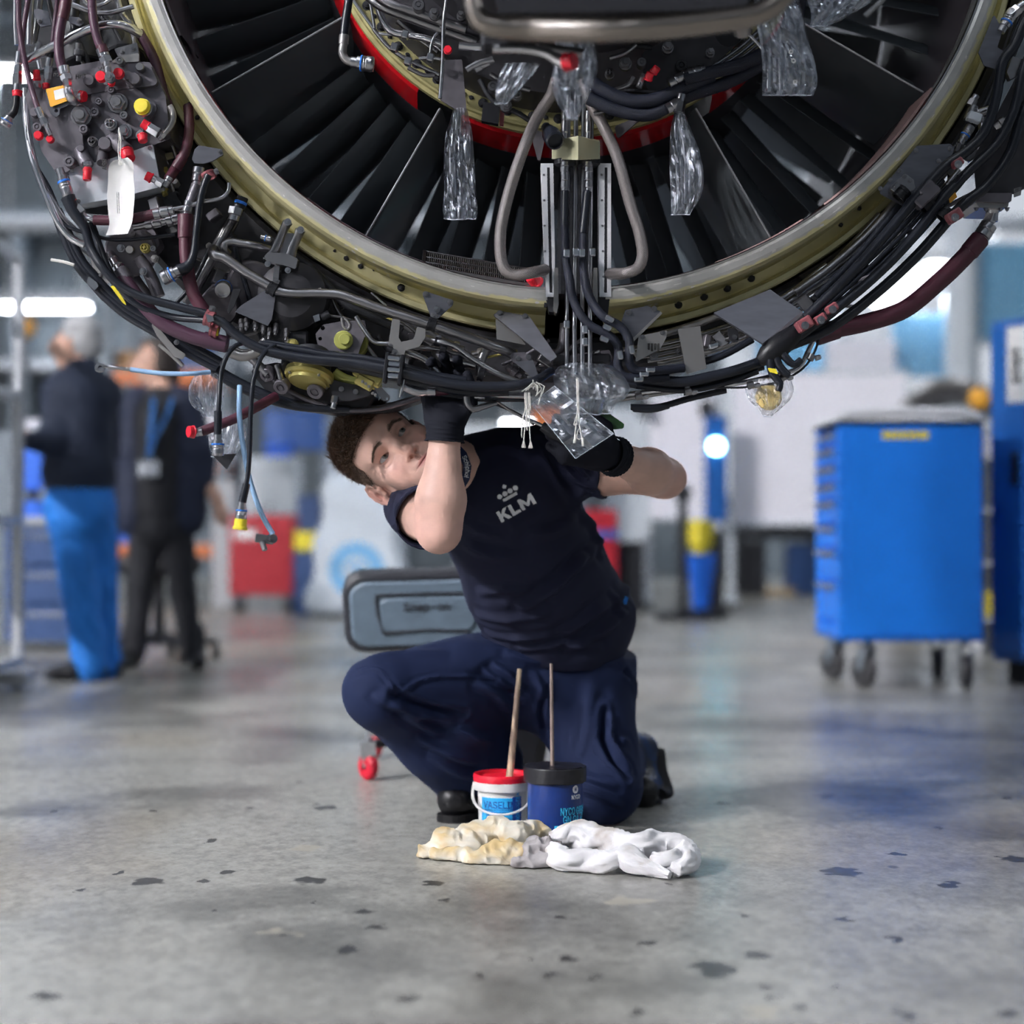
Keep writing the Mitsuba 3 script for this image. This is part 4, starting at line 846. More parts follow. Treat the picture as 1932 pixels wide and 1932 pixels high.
# ---- piping: measured runs, radius in pixels
def run(name, m, rpx, path, sub=None, d=None, n=12, step=.010, label=None, uv=False):
    q = pts(path, d); r = rpx * q[:, 1] / FPX if np.isscalar(rpx) else np.asarray(rpx) * q[:, 1] / FPX
    if uv:
        t, U = tube(np.c_[q, r], n=16, step=.008, uv=True); return en(name, t, m, sub, True, label, uv=U)
    return en(name, tube(np.c_[q, r], n=n, step=step), m, sub, True, label)
def ferr(p, q, d, rpx, kind='chrome', sub=None, name='fitting', label=None):
    """A hose end from pixel p to pixel q: sleeve, groove, hex nut."""
    a, b = (P(*p, d) if len(p) == 2 else P(*p)), (P(*q, d) if len(q) == 2 else P(*q)); r = rpx * d / FPX; u = b - a; h = np.linalg.norm(u); u = u / h
    if kind == 'chrome': g, m = cat(lathe([(0, 0), (r, 0), (r, .52 * h), (.82 * r, .56 * h), (.82 * r, .62 * h), (0, .62 * h)], a, u, 16), hexn(a + u * .62 * h, u, r * 1.12, .38 * h)), M_CHROME
    elif kind == 'steel': g, m = cat(lathe([(0, 0), (r, 0), (r, .3 * h), (.9 * r, .34 * h), (1.0 * r, .4 * h), (1. * r, .75 * h), (.85 * r, .8 * h), (.85 * r, h), (0, h)], a, u, 16)), M_STEEL
    elif kind == 'hex': g, m = cat(hexn(a, u, r, .6 * h), lathe([(0, .55 * h), (.75 * r, .55 * h), (.75 * r, h), (0, h)], a, u, 14)), M_STEEL
    elif kind == 'plug':       # round electrical connector with ridged coupling ring
        g = cat(lathe([(0, 0), (.72 * r, 0), (.72 * r, .25 * h), (.9 * r, .27 * h), (.9 * r, .42 * h), (1.0 * r, .45 * h), (1.06 * r, .5 * h), (1.0 * r, .55 * h), (1.06 * r, .6 * h), (1.0 * r, .65 * h), (1.06 * r, .7 * h), (1.06 * r, .9 * h), (.95 * r, h), (.75 * r, h), (.72 * r, .8 * h), (0, .8 * h)], a, u, 24)); m = M_STEEL
    else: g, m = cyl(a, b, r), kind
    k = en(name, g, m, sub, 30, label)
    if kind == 'plug': en('stripe', lathe([(1.03 * r, .42 * h), (1.10 * r, .44 * h), (1.10 * r, .49 * h), (1.03 * r, .51 * h)], a, u, 24), M_BLUEP, k if (sub or eng) == eng else sub, 30)
    return k
def cap(x, y, d, r, dr_=(0, -1, 0), h=None, m=M_RED, sub=None, name='red_cap', label=None):
    r = r * d / FPX; h = 1.3 * r if h is None else h * d / FPX; p = P(x, y, d); u = unit(dr_)
    return en(name, lathe([(0, 0), (r * .96, 0), (r * 1.06, .08 * h), (r * 1.06, .2 * h), (r * .96, .26 * h), (r * .93, .9 * h), (r * .85, h), (0, h)], p, u, 18), m, sub, 30, label)
def clamp(x, y, d, rpx, dirpx, wpx=14, m=M_BLACK, sub=None, two=False):
    """A cushioned ring clamp around a pipe at a pixel, axis along dirpx."""
    p = P(x, y, d); u = unit(P(x + dirpx[0], y + dirpx[1], d) - p); r = rpx * d / FPX; w = wpx * d / FPX
    k = en('clamp', lathe([(r * .9, -w / 2), (r * 1.22, -w / 2), (r * 1.22, -w * .2), (r * 1.12, -w * .2), (r * 1.12, w * .2), (r * 1.22, w * .2), (r * 1.22, w / 2), (r * .9, w / 2)], p, u, 18), m, sub, 30)
    up = unit(np.cross(u, [0, 1, 0])); up = up if up[2] > 0 else -up
    en('lug', cat(rbox(p + up * r * 1.45 - [0, r * .2, 0], (w * .8, w * .5, r * .8), np.stack([u, np.cross(up, u), up], 1), .001), boltm(p + up * r * 1.5 + np.array([0, -r * .5, 0]), (0, -1, 0), r * .28)), M_DULL, k, 30)
    return k
def disc(x, y, d, rpx, h=8, m=M_CAST, kind='disc', sub=None, dr_=(0, -1, 0), name='boss'):
    r = rpx * d / FPX; h = h * d / FPX; p = P(x, y, d); u = unit(dr_)
    if kind == 'disc': g = lathe([(0, -h), (r, -h), (r, h * .75), (.88 * r, h), (0, h)], p, u, 22)
    elif kind == 'washer': g = lathe([(0, -h), (r, -h), (r, .8 * h), (.9 * r, h), (.55 * r, h), (.5 * r, .7 * h), (.35 * r, .7 * h), (.3 * r, h), (0, h)], p, u, 22)
    elif kind == 'hex': g = cat(lathe([(0, -h), (1.25 * r, -h), (1.25 * r, 0), (0, 0)], p, u, 24), hexn(p, u, 1.08 * r, h), lathe([(.62 * r, h), (.62 * r, 1.5 * h), (.55 * r, 1.6 * h), (0, 1.6 * h)], p, u, 20))
    elif kind == 'socket': g = cat(lathe([(0, -h), (1.2 * r, -h), (1.2 * r, 0), (0, 0)], p, u, 24), lathe([(r, 0), (r, h), (.8 * r, 1.15 * h), (.62 * r, h), (.55 * r, .3 * h), (0, .3 * h)], p, u, 20), rbox(p + u * h * .9, (r * .2, h, r * 1.0), None, .0005), rbox(p + u * h * .9, (r * 1.0, h, r * .2), None, .0005))
    return en(name, g, m, sub, 30)
def pl(name, m, px, d, th=.004, rnd=2., gx=0., gy=0., holes=(), sub=None, bolts=(), br=4.5, label=None):
    px = [tuple(float(t) for t in q.split(',')) for q in px.split()] if isinstance(px, str) else px
    k = en(name, plate(px, d, th, rnd, gx, gy, holes), m, sub, False, label); c = np.mean(px, axis=0)
    if (sub or eng) == eng:
        for bx, by in bolts: en('bolt', boltm(P(bx, by, d + gx * (bx - c[0]) + gy * (by - c[1]) - .0002), (0, -1, 0), br * .8 * d / FPX), M_DULL, k, 40)
    return k
# ---- upper left: fuel unit with its bosses, caps, plates and hoses
fu = en('fuel_unit', cat(plate([(60, 148), (120, 128), (185, 115), (283, 117), (312, 180), (322, 262), (214, 300), (150, 330), (108, 330), (78, 285), (48, 185)], 3.41, .16, 6), plate([(120, 142), (205, 122), (282, 120), (300, 160), (200, 172), (128, 185)], 3.395, .03, 8), plate([(70, 190), (150, 200), (160, 300), (120, 330), (85, 280)], 3.392, .03, 12), plate([(170, 170), (255, 165), (300, 200), (260, 262), (205, 262), (175, 225)], 3.397, .03, 14)), M_CAST, None, False)
for x, y, r, k, m in [(169, 153, 11, 'disc', M_CAST), (208, 145, 8, 'hex', M_STEEL), (227, 116, 8, 'washer', M_PALE), (211, 171, 7, 'washer', M_CAST), (188, 193, 7, 'washer', M_CAST), (153, 218, 16, 'hex', M_DULL), (222, 194, 15, 'hex', M_DULL), (235, 219, 8, 'washer', M_DULL),
                      (209, 234, 10, 'socket', M_STEEL), (235, 248, 11, 'hex', M_STEEL), (66, 213, 9, 'disc', M_CAST), (72, 241, 9, 'washer', M_CAST), (159, 245, 9, 'washer', M_CAST), (175, 267, 8, 'socket', M_DULL), (154, 281, 7, 'disc', M_CAST), (132, 306, 11, 'washer', M_CAST), (199, 272, 13, 'disc', M_CAST), (243, 144, 9, 'disc', M_CAST), (225, 265, 12, 'disc', M_CAST), (180, 213, 9, 'washer', M_CAST), (265, 128, 8, 'disc', M_DULL), (255, 150, 12, 'disc', M_CAST)]:
    disc(x, y, 3.385, r, 9, m, k, fu)
for x, y, r in ((192, 146, 10.5), (225, 140, 10), (74, 257, 8.5), (96, 264, 7), (211, 157, 7)): cap(x, y, 3.372, r, (0, -1, 0), 12, sub=fu)
cap(269, 202, 3.365, 15, (-.1, -1, .05), 12, M_YELLOW, fu, 'yellow_cap'); ferr((275, 208, 3.40), (270, 203, 3.366), 3.38, 17, M_STEEL, fu, 'port')
ferr((210, 262, 3.40), (240, 285, 3.37), 3.38, 14, M_CAST, fu, 'outlet'); cap(238, 285, 3.37, 13, (.35, -.4, -.75), 22, sub=fu)
ferr((150, 283, 3.40), (165, 312, 3.385), 3.38, 14, M_CAST, fu, 'outlet'); ferr((163, 306), (165, 318), 3.375, 9, 'hex', fu); cap(165, 317, 3.375, 8.5, (0, -.12, -1), 24, sub=fu)
ferr((195, 285, 3.40), (192, 308, 3.38), 3.38, 10, M_CAST, fu, 'outlet')
pl('data_plate', M_ORANGE, '86,168 122,160 134,175 136,187 95,202', 3.372, .002, 2, sub=fu, label='orange data plate with a pale panel')
pl('data_panel', M_PAPER, '101,171 120,166 128,176 130,182 104,189', 3.3712, .001, 1, sub=fu)
pl('plate', M_PLATE, '84,172 140,170 138,190 126,200 113,205 112,216 105,222 97,216 93,203', 3.378, .004, 4, holes=((106, 209, 3.5),), sub=fu)
for i, (s, x, y) in enumerate([('P22', 100, 146), ('HPT', 142, 149), ('VSV', 185, 135), ('PCR', 157, 305), ('BSV', 193, 300), ('CBP', 222, 258)]):
    q = P(x, y, 3.368); fr_ = frame((0, -1, 0)); g = flatten_text(s, .008); en('lettering', xf(g, np.stack([[0, 0, -1.] if i > 2 else [1., 0, .1], [1., 0, 0] if i > 2 else [0, 0, 1.], [0, -1., 0]], 1), q), M_PRINT, fu, False)
# white box under it
wb_ = en('control_box', plate([(128, 318), (206, 300), (288, 272), (304, 352), (228, 372), (142, 387)], 3.40, .14, 3), M_PAINTW, None, False, label='white metal box')
en('side', hull([P(290, 272, 3.405), P(330, 298, 3.55), P(346, 358, 3.55), P(306, 352, 3.405), P(292, 290, 3.55), P(300, 360, 3.55)]), M_CAST, wb_, False)
for x, y in ((136, 322), (283, 280), (297, 346), (148, 380)): en('screw', boltm(P(x, y, 3.398), (0, -1, 0), .0030), M_STEEL, wb_, 40)
en('bracket_arm', hull([P(x, y, d) for x, y in ((128, 388), (230, 374), (330, 362), (346, 390), (240, 408), (150, 402)) for d in (3.45, 3.52)]), M_DARK, None, False)
# hoses above the fuel unit
def hose(m, rpx, path, ends=(), d=None, label=None, name='hose', **kw):
    k = run(name, m, rpx, path, None, d, label=label, **kw)
    for e in ends: ferr(*e[:4], *(e[4:] if len(e) > 4 else ('chrome',)), sub=k)
    return k
hose(M_PURPLE, 5.2, '33,-60,3.37 35,0 36,43 43,94 56,154 72,207,3.36', [((71, 204), (86, 236), 3.36, 6.5), ((86, 234), (95, 256), 3.36, 5, 'steel')])
h = hose(M_PURPLE, 5.0, '62,-60,3.40 53,0 46,43 38,100,3.39', [((37, 98), (33, 140), 3.385, 7), ((33, 140), (32, 172), 3.38, 9, 'hex')]); cap(32.5, 171, 3.38, 9.5, (0, 0, -1), 11, sub=h)
hose(M_BLACK, [6.5, 6.5, 7, 8], '31,181,3.38 30,197 26,212 16,222', [((18, 220), (8, 238), 3.375, 11, 'plug')])
h = hose(M_PURPLE, 9.5, '126,-50,3.36 124,0 117,35 111,75 113,111 121,140', [((119, 126), (127, 152), 3.355, 10.5), ((126, 150), (129, 172), 3.35, 8.5, 'hex')])
run('sleeve', M_MAROON, 11.2, '127,-50,3.36 124.5,0 118,36', h)
en('elbow', tube(np.c_[pts('128,168,3.35 133,184 142,190,3.37'), [.0085, .0095, .010]], n=12), M_CHROME, h); cap(152, 182, 3.375, 11, (.9, -.35, -.1), 10, sub=h); ferr((140, 182), (153, 182), 3.37, 10.5, 'hex', h)
h = hose(M_PURPLE, 4.5, '112,-40,3.41 104,40 98,88', [((98, 88), (94, 110), 3.405, 6, M_BLACK), ((94, 110), (90, 138), 3.40, 7), ((90, 138), (88, 158), 3.395, 7.5, 'hex')]); cap(87, 158, 3.395, 7, (0, -.1, -1), 10, sub=h)
h = hose(M_PURPLE, 8.5, '172,-50,3.36 173,0 177,43 185,77 193,97', [((191, 92), (202, 119), 3.355, 11), ((201, 117), (206, 144), 3.35, 7, 'steel')])
run('sleeve', M_MAROON, 10, '191,86,3.352 196,100', h); disc(207, 146, 3.345, 8, 8, M_STEEL, 'hex', h)
cap(70, 152, 3.39, 7, (0, -.3, 1), 20, sub=fu); ferr((70, 166), (70, 152), 3.39, 8, 'hex', fu)
steel = lambda r, path, m=M_STEEL, d=None, **kw: run('steel_tube', m, r, path, None, d, **kw)
for r, path, m in [(8.5, '46,116,3.40 96,90 145,65 180,51 205,46 232,48 264,64,3.43', M_CHROME), (5, '128,5,3.44 150,14 172,22 205,24 252,12', M_STEEL), (7, '60,-20,3.45 57,20 56,85', M_STEEL), (5, '90,-20,3.42 92,0 98,30 103,52', M_DARK),
                   (6, '75,80,3.46 70,95 78,130', M_CHROME), (5, '30,-30,3.47 30,60 32,85', M_STEEL), (6, '215,-30,3.46 232,30 262,62', M_STEEL), (5, '190,20,3.47 220,60 240,110', M_DARK), (9, '145,-30,3.47 140,40 150,100', M_DARK), (5, '245,40,3.45 255,90 250,140', M_DULL), (6, '78,-20,3.47 72,30 64,80', M_DULL), (4, '150,-20,3.45 166,10 198,6 240,-30', M_CHROME)]:
    steel(r, path, m)
en('valve_body', cat(cyl(P(150, 40, 3.52), P(158, 128, 3.49), .045), cyl(P(225, 50, 3.56), P(235, 120, 3.5), .05), rbox(P(95, 90, 3.58), (.09, .06, .12), None, .01)), M_DARK, None, 40)
pl('bracket', M_PLATE, '63,20 70,16 92,22 100,46 77,51 70,42', 3.43, .006, 3, bolts=((75, 40),)); pl('bracket', M_PLATE, '125,36 132,31 150,33 160,44 150,49 134,44', 3.43, .006, 3, bolts=((150, 40),))
pl('bracket', M_DULL, '215,92 258,80 262,100 225,112', 3.42, .01, 2, bolts=((231, 98), (252, 92))); pl('bracket', M_PALE, '205,118 232,104 262,100 262,116 232,118', 3.405, .01, 2)
run('steel_tube', M_PALE, 6.5, '320,200,3.40 326,212 326,228 318,244 305,258', None); h = hose(M_PURPLE, 9.5, '262,60,3.46 290,110 302,150 312,186 319,203', []); ferr((310, 252), (300, 264), 3.395, 7, 'hex', h)
g = en('tee_fitting', cat(hexn(P(280, 240, 3.37), P(300, 252, 3.37) - P(280, 240, 3.37), .011, .025), hexn(P(262, 252, 3.375), P(275, 262, 3.37) - P(262, 252, 3.375), .010, .016)), M_STEEL, None, False); cap(281, 240, 3.37, 9.5, (-.8, -.2, .5), 15, sub=g); cap(268, 254, 3.37, 9.5, (.2, -.25, -.9), 15, sub=g)
h = hose(M_MAROON, 9.5, '355,200,3.46 357,245,3.44 348,290,3.41 330,320 318,338,3.39', [((321, 334), (310, 352), 3.385, 7.5, 'steel'), ((308, 348), (286, 336), 3.38, 9.5, 'hex')]); cap(287, 337, 3.38, 9.5, (-.9, -.2, .45), 13, sub=h)
run('sleeve', M_MAROON, 11, '345,296,3.405 332,318', h)

# ---- left side, below the box
side = [(7, '46,170,3.45 50,230,3.42 60,290,3.40 74,335 90,375 103,405 117,430 138,452 160,462', M_CHROME), (4, '66,310,3.42 90,360 120,410 150,440', M_DULL), (8, '350,570,3.47 378,524,3.45 404,478 430,432 452,396,3.42', M_DULL), (13, '352,566,3.48 380,520,3.46 410,468 440,415', M_DULL),
        (9.5, '404,470,3.40 402,479,3.375 410,483 422,486 460,512 502,536 523,548 545,553 600,554 639,556 673,567 730,587 808,611 870,632 945,659,3.39 968,668,3.42', M_DULL), (8, '430,478,3.41 423,471,3.40 424,462 432,457 452,459 480,464 508,471,3.42', M_DULL), (8.5, '545,470,3.43 559,486 588,507 622,544 656,575 700,598 760,622', M_DARK),
        (4.5, '671,597,3.385 700,640 708,646 716,648 738,648', M_STEEL), (2.2, '700,552,3.40 729,577', M_CHROME), (5.5, '800,636,3.40 830,645,3.37 856,652 893,678 944,707 985,722 1002,727', M_STEEL), (5, '770,652,3.41 782,655,3.40 825,659 859,667 905,686', M_DULL), (6, '740,655,3.41 772,666,3.39 799,676 816,691 838,716', M_STEEL),
        (8, '820,664,3.42 833,674,3.40 850,679 897,690', M_STEEL), (9, '922,652,3.41 915,664 908,680 907,710', M_DULL), (9, '763,729,3.36 790,739 818,737', M_STEEL), (5, '842,737,3.37 900,743 944,746 1004,748', M_STEEL), (4, '720,590,3.42 760,606 800,640 815,650', M_DULL), (5, '756,610,3.43 775,622 810,628 850,650', M_STEEL),
        (4, '620,545,3.44 640,590 690,650 720,690', M_DULL), (6, '440,655,3.40 452,664 470,664 487,654 500,640', M_PALE), (10, '430,663,3.395 455,672 478,668 495,655', M_PALE), (8, '470,672,3.40 490,690 506,706', M_DULL), (6, '522,688,3.40 527,704 533,724', M_DULL), (5, '480,690,3.46 560,745,3.44 640,772 720,770 800,748', M_CAST),
        (4, '375,380,3.37 400,378 420,372 431,360 432,345', M_STEEL), (4.5, '325,395,3.375 350,390 378,382', M_STEEL), (6, '252,430,3.40 280,424 340,410', M_STEEL), (3, '96,490,3.40 120,494 140,500', M_STRING), (4, '300,650,3.41 322,668 345,690', M_PALE), (6, '520,560,3.46 470,555 450,540', M_PALE), (3, '650,600,3.40 660,612 656,622 648,616 645,600', M_PALE), (3, '592,556,3.40 598,548 606,545', M_PALE)]
for r, path, m in side: steel(r, path, m)
for x, y, dx, dy, w in ((514, 545, 22, 12, 16), (815, 612, 25, 8, 16)): clamp(x, y, 3.37, 11, (dx, dy), w)
for x, y, r in ((826, 645, 7), (836, 660, 7), (908, 706, 11), (735, 660, 6), (996, 724, 8)): clamp(x, y, 3.375, r, (25, 7), 11)
# cables of the left harness
cab = lambda r, path, m=M_CABLE, **kw: run('cable', m, r, path, None, None, **kw)
cab([14, 13, 9, 8.5, 8.5, 8, 8, 8, 8], '128,372,3.36 140,398 161,432 171,467 193,504,3.35 222,535 265,559 325,576 388,592')
cab([8, 7, 6.5, 6.5, 6.5, 6.5, 6.5], '171,420,3.39 185,458 202,501,3.37 226,543 265,578 325,598 386,604,3.35')
for i in range(3): cab([7, 8, 8, 8, 8, 8, 8, 8, 7], f'{100 + 5 * i},395,3.43 {122 + 6 * i},450 {146 + 5 * i},{501 - 4 * i} {171 + 5 * i},{531 - 4 * i} {197 + 4 * i},{560 - 5 * i} {240 + 4 * i},{596 - 6 * i} {284 + 4 * i},{622 - 7 * i} {350 + 4 * i},{664 - 7 * i} {410 + 4 * i},{697 - 7 * i}')
for i in range(3): cab([7, 7, 7, 7, 6], f'{400},{690 + 6 * i},3.44 {450},{719 + 6 * i} {500},{742 + 5 * i} {560},{762 + 3 * i} {660},{772 + i}')
cab(3.5, '108,420,3.40 150,436 210,452 270,450 330,442'); cab(4, '60,300,3.44 95,360 118,420 130,470'); cab(5, '440,455,3.43 470,560 500,660'); cab(4, '395,470,3.42 360,540 330,575')
for i in range(6): steel(3, f'{150 + 22 * i},{470 + 26 * i},3.46 {170 + 22 * i},{484 + 24 * i} {196 + 22 * i},{520 + 24 * i}', (M_DULL, M_CAST, M_PALE)[i % 3])
pl('bracket', M_PALE, '165,470 180,468 192,500 210,530 196,540 178,515', 3.43, .004, 3, bolts=((172, 480), (190, 520))); pl('bracket', M_PALE, '285,612 292,610 330,655 350,668 344,678 330,674 296,634', 3.40, .006, 3, bolts=((333, 646),))
pl('clip', M_STEEL, '166,520 182,532 186,540 178,548 164,534', 3.41, .012, 2); pl('label_band', M_YELLOW, '208,540 215,538 232,562 240,578 230,570', 3.375, .002, 1, label='yellow label band')
h = hose(M_PURPLE, 14, '222,505,3.40 240,535,3.38 274,578 308,610 359,634 400,645 430,650', []); run('sleeve', M_PURPLE, 16, '385,641,3.38 428,650', h); ferr((205, 484, 3.41), (226, 512, 3.39), 3.40, 14, 'steel', h); ferr((226, 510, 3.39), (240, 530, 3.385), 3.39, 15.5, M_CAST, h, 'sleeve')
h = hose(M_MAROON, 12.5, '350,408,3.37 350,467 354,509 364,552 387,590', []); run('sleeve', M_MAROON, 15, '350,405,3.37 350,449', h); ferr((357, 380), (351, 406), 3.375, 9, 'steel', h)
ferr((375, 316), (371, 350), 3.39, 11, 'steel'); ferr((371, 348), (358, 385), 3.385, 10, M_CAST)
clamp(394, 331, 3.37, 11, (12, 26), 14, M_MAROON2)
c = run('cable', M_CABLE, [7, 7, 7, 7, 8, 10, 12, 12], '393,330,3.35 381,364 371,432 367,470 363,488 355,502 345,508 335,511'); ferr((338, 510), (306, 526), 3.345, 14, 'plug', c)
h = hose(M_MAROON, 9.5, '177,415,3.365 205,416 251,412 292,403', []); ferr((290, 404), (327, 396), 3.365, 10.5, 'steel', h); run('elbow', M_CHROME, 5, '178,415,3.365 164,412 152,398', h); ferr((155, 402), (137, 382), 3.36, 9, 'hex', h); cap(139, 384, 3.36, 9.5, (-.7, -.15, .6), 13, sub=h)
ferr((275, 426), (312, 417), 3.40, 9, 'steel'); ferr((315, 418), (345, 409), 3.40, 11, 'steel'); ferr((112, 318), (130, 372), 3.375, 11, 'plug')
pl('bracket', M_PLATE, '362,300 367,282 375,274 415,281 423,291 400,304 384,309 366,308', 3.39, .006, 4, bolts=((415, 286),))
ferr((446, 392), (440, 416), 3.41, 14, 'hex'); ferr((458, 372), (450, 396), 3.42, 11, M_DARK); en('stripe', lathe([(.012, 0), (.013, .001), (.013, .005), (.012, .006)], P(455, 380, 3.41), P(450, 396, 3.41) - P(458, 372, 3.41), 18), M_BLUEP)
# starter / pump housings on the gearbox
en('pump', cat(cyl(P(252, 470, 3.50), P(246, 474, 3.42), .052, n=28), plate([(205, 440), (290, 432), (302, 460), (268, 500), (222, 505), (205, 470)], 3.43, .05, 8)), M_CAST, None, False)
for x, y, r, k, m in [(246, 472, 8, 'disc', M_PALE), (228, 468, 6, 'hex', M_STEEL), (274, 468, 8, 'socket', M_GOLD), (290, 470, 6, 'washer', M_DULL), (252, 442, 5, 'washer', M_DULL), (270, 512, 6, 'hex', M_STEEL), (292, 488, 6, 'hex', M_PALE)]: disc(x, y, 3.415, r, 8, m, k)
run('steel_tube', M_CAST, 12, '262,486,3.43 276,506 288,530 300,560'); run('steel_tube', M_CAST, 15, '235,490,3.46 252,530 282,570')
en('pump', cat(cyl(P(432, 556, 3.52), P(412, 580, 3.41), .040, n=28), cyl(P(470, 540, 3.55), P(478, 544, 3.44), .055, n=28)), M_CAST, None, 40)
ferr((423, 540, 3.42), (420, 548, 3.385), 3.40, 15, 'plug'); pl('clip', M_DARK, '440,545 455,545 440,580 432,592 428,588', 3.39, .004, 1)
pl('bracket', M_PLATE, '443,588 455,576 500,548 522,545 513,602 505,615', 3.385, .005, 1.5)
pl('cover', M_CASE, '506,614 525,500 560,505 590,530 602,565 585,600 552,630 530,628', 3.42, .05, 10, bolts=((517, 605), (545, 624)))
en('cover_dome', xf(lathe([(0, -.02), (.075, -.02), (.070, .01), (.045, .028), (0, .034)], (0, 0, 0), (0, -1, 0), 30), None, P(552, 560, 3.42)), M_CASE, None, True)
pl('clip', M_STEEL, '590,596 602,592 604,604 594,608', 3.40, .02, 1); ferr((606, 600), (622, 592), 3.41, 8, M_DARK)
# clevis bracket on the ring
cv = en('clevis', cat(tube(np.c_[pts('543,419,3.375 536,432,3.38 524,462 514,482'), [.012, .010, .011, .013]], n=10, flat=.7), tube(np.c_[pts('567,434,3.375 562,446,3.38 552,470 546,492'), [.012, .010, .011, .013]], n=10, flat=.7), plate([(498, 484), (505, 476), (540, 478), (562, 488), (558, 508), (540, 502), (502, 492)], 3.365, .03, 3), plate([(524, 440), (556, 440), (544, 490), (514, 484)], 3.395, .008, 3), plate([(518, 500), (528, 503), (524, 540), (512, 545)], 3.38, .01, 1)), M_DULL, None, 40)
for x, y, r in ((543, 419, 6), (567, 434, 6), (505, 498, 5), (543, 510, 5)): en('bolt', boltm(P(x, y, 3.360), (0, -1, 0), r * .8 * 3.36 / FPX), M_STEEL, cv, 40)
ferr((492, 447), (512, 452), 3.40, 6, 'plug')
# yellow-capped valve on its plate, lower castings
pl('mount_plate', M_CAST, '595,630 610,612 645,606 688,604 692,625 680,655 674,674 655,673 620,668 600,655', 3.40, .008, 2, holes=((609, 619, 4), (604, 639, 3.5)))
disc(648, 642, 3.396, 18, 6, M_OLIVE, name='disc_cap'); disc(650, 640, 3.388, 11, 4, M_OLIVE, name='disc_cap'); disc(668, 648, 3.44, 27, 14, M_OLIVE, name='flange')
en('casting', plate([(472, 700), (490, 690), (520, 684), (560, 690), (640, 668), (700, 700), (706, 745), (690, 772), (640, 776), (560, 762), (500, 735)], 3.45, .12, 6), M_CASE, None, False)
en('valve', cat(cyl(P(586, 668, 3.42), P(584, 704, 3.40), .043, n=28), cyl(P(545, 684, 3.42), P(546, 694, 3.40), .016)), M_DARK, None, 40)
vx = P(584, 706, 3.40); ax = unit([-.16, -.32, -.93]); vd = en('valve_flange', cat(lathe([(0, -.004), (.049, -.004), (.050, .006), (.047, .012), (.040, .013), (.038, .020), (0, .021)], vx, ax, 34)), M_GOLD, None, 30)
for k in range(4):
    a = .5 + k * 1.57; f_ = frame(ax); en('screw', boltm(vx + ax * .010 + .043 * (f_[:, 0] * math.cos(a) + f_[:, 1] * math.sin(a)), ax, .0036), M_STEEL, vd, 40)
for x, y, r in ((505, 705, 14), (532, 728, 15), (596, 736, 16)): disc(x, y, 3.405, r, 8, M_CAST, 'washer', dr_=(-.2, -.8, -.55))
pl('casting_lug', M_CAST, '488,694 506,688 522,700 520,716 496,712', 3.41, .02, 4, bolts=((503, 716),)); pl('casting_lug', M_CASE, '618,714 650,722 690,730 702,745 660,756 630,756', 3.40, .02, 3, bolts=((644, 734), (671, 739)))
en('ring_flange', tube(pts('630,704,3.42 650,716 680,724 720,724'), .012, 10), M_OLIVE)
ferr((633, 748, 3.39), (628, 770, 3.385), 3.39, 7, 'hex'); pl('lever', M_DULL, '700,722 712,722 736,748 734,756 724,756 712,742', 3.39, .004, 3, holes=((730, 752, 2.5),))
k = en('connector', cat(rbox(P(688, 722, 3.375), (.036, .02, .022), roty(.5), .002), rbox(P(696, 708, 3.385), (.06, .03, .03), roty(.5), .003)), M_GOLD, None, False); en('pins', cat([boltm(P(x, y, 3.363), (0, -1, 0), .0022) for x, y in ((684, 720), (690, 724), (696, 729), (703, 742), (708, 745))]), M_PALE, k, 40)
ferr((700, 700), (722, 716), 3.385, 9, M_DULL)
for x, y in ((520, 620), (497, 618), (482, 612), (465, 610), (540, 630), (455, 612), (508, 628)): disc(x, y, 3.395, 4.5, 10, M_DULL, 'hex', dr_=(0, -.5, -.8))
en('block', cat(rbox(P(470, 622, 3.42), (.09, .04, .02), roty(-.2), .003), rbox(P(520, 640, 3.43), (.06, .04, .05), None, .004), rbox(P(560, 640, 3.44), (.05, .04, .035), None, .004)), M_CASE, None, False)
run('steel_tube', M_PALE, 9, '545,640,3.41 548,655 552,668'); disc(552, 650, 3.40, 9, 8, M_GOLD, 'hex')
# maroon collars and main bundle to the right
k = clamp(395, 601, 3.335, 13, (25, 9), 16, M_MAROON2); clamp(405, 622, 3.36, 12, (25, 9), 14, M_MAROON2); en('shackle', hull([P(x, y, d) for x, y in ((388, 592), (402, 597), (404, 606), (392, 608)) for d in (3.315, 3.322)]), M_STEEL, k, False)
pl('warning_tag', M_YELLOW, '398,616 412,618 412,634 402,632', 3.352, .001, 1, label='yellow warning tag')
cab([8, 9, 9, 9, 9.5, 10, 10, 10, 10, 10, 10, 10, 9, 8], '398,599,3.335 418,607 450,635 500,661 580,677 620,681 671,686 722,695,3.33 765,704 816,717 876,728 950,729 1000,722 1040,700,3.40')
cab([6, 7, 8, 8, 8, 8, 8, 8], '490,648,3.36 560,660,3.35 620,671 671,675 722,684 765,694 816,708 880,718'); cab(5, '500,645,3.37 560,655 600,664 640,668'); cab([7, 8, 9, 9, 9, 9], '640,690,3.37 722,706,3.355 765,716 816,728 880,739 960,738')
for i in range(4): cab(4.5, f'{760},{720 + 3 * i},3.38 {830},{735 + 3 * i} {900},{744 + 3 * i} {990},{745 + 3 * i}')
pl('fork_bracket', M_PALE, '740,601 755,604 752,636 757,645 779,640 782,635 787,616 803,621 802,637 791,654 765,661 762,671 731,667 733,647', 3.372, .005, 2, bolts=((744, 664),), br=5)
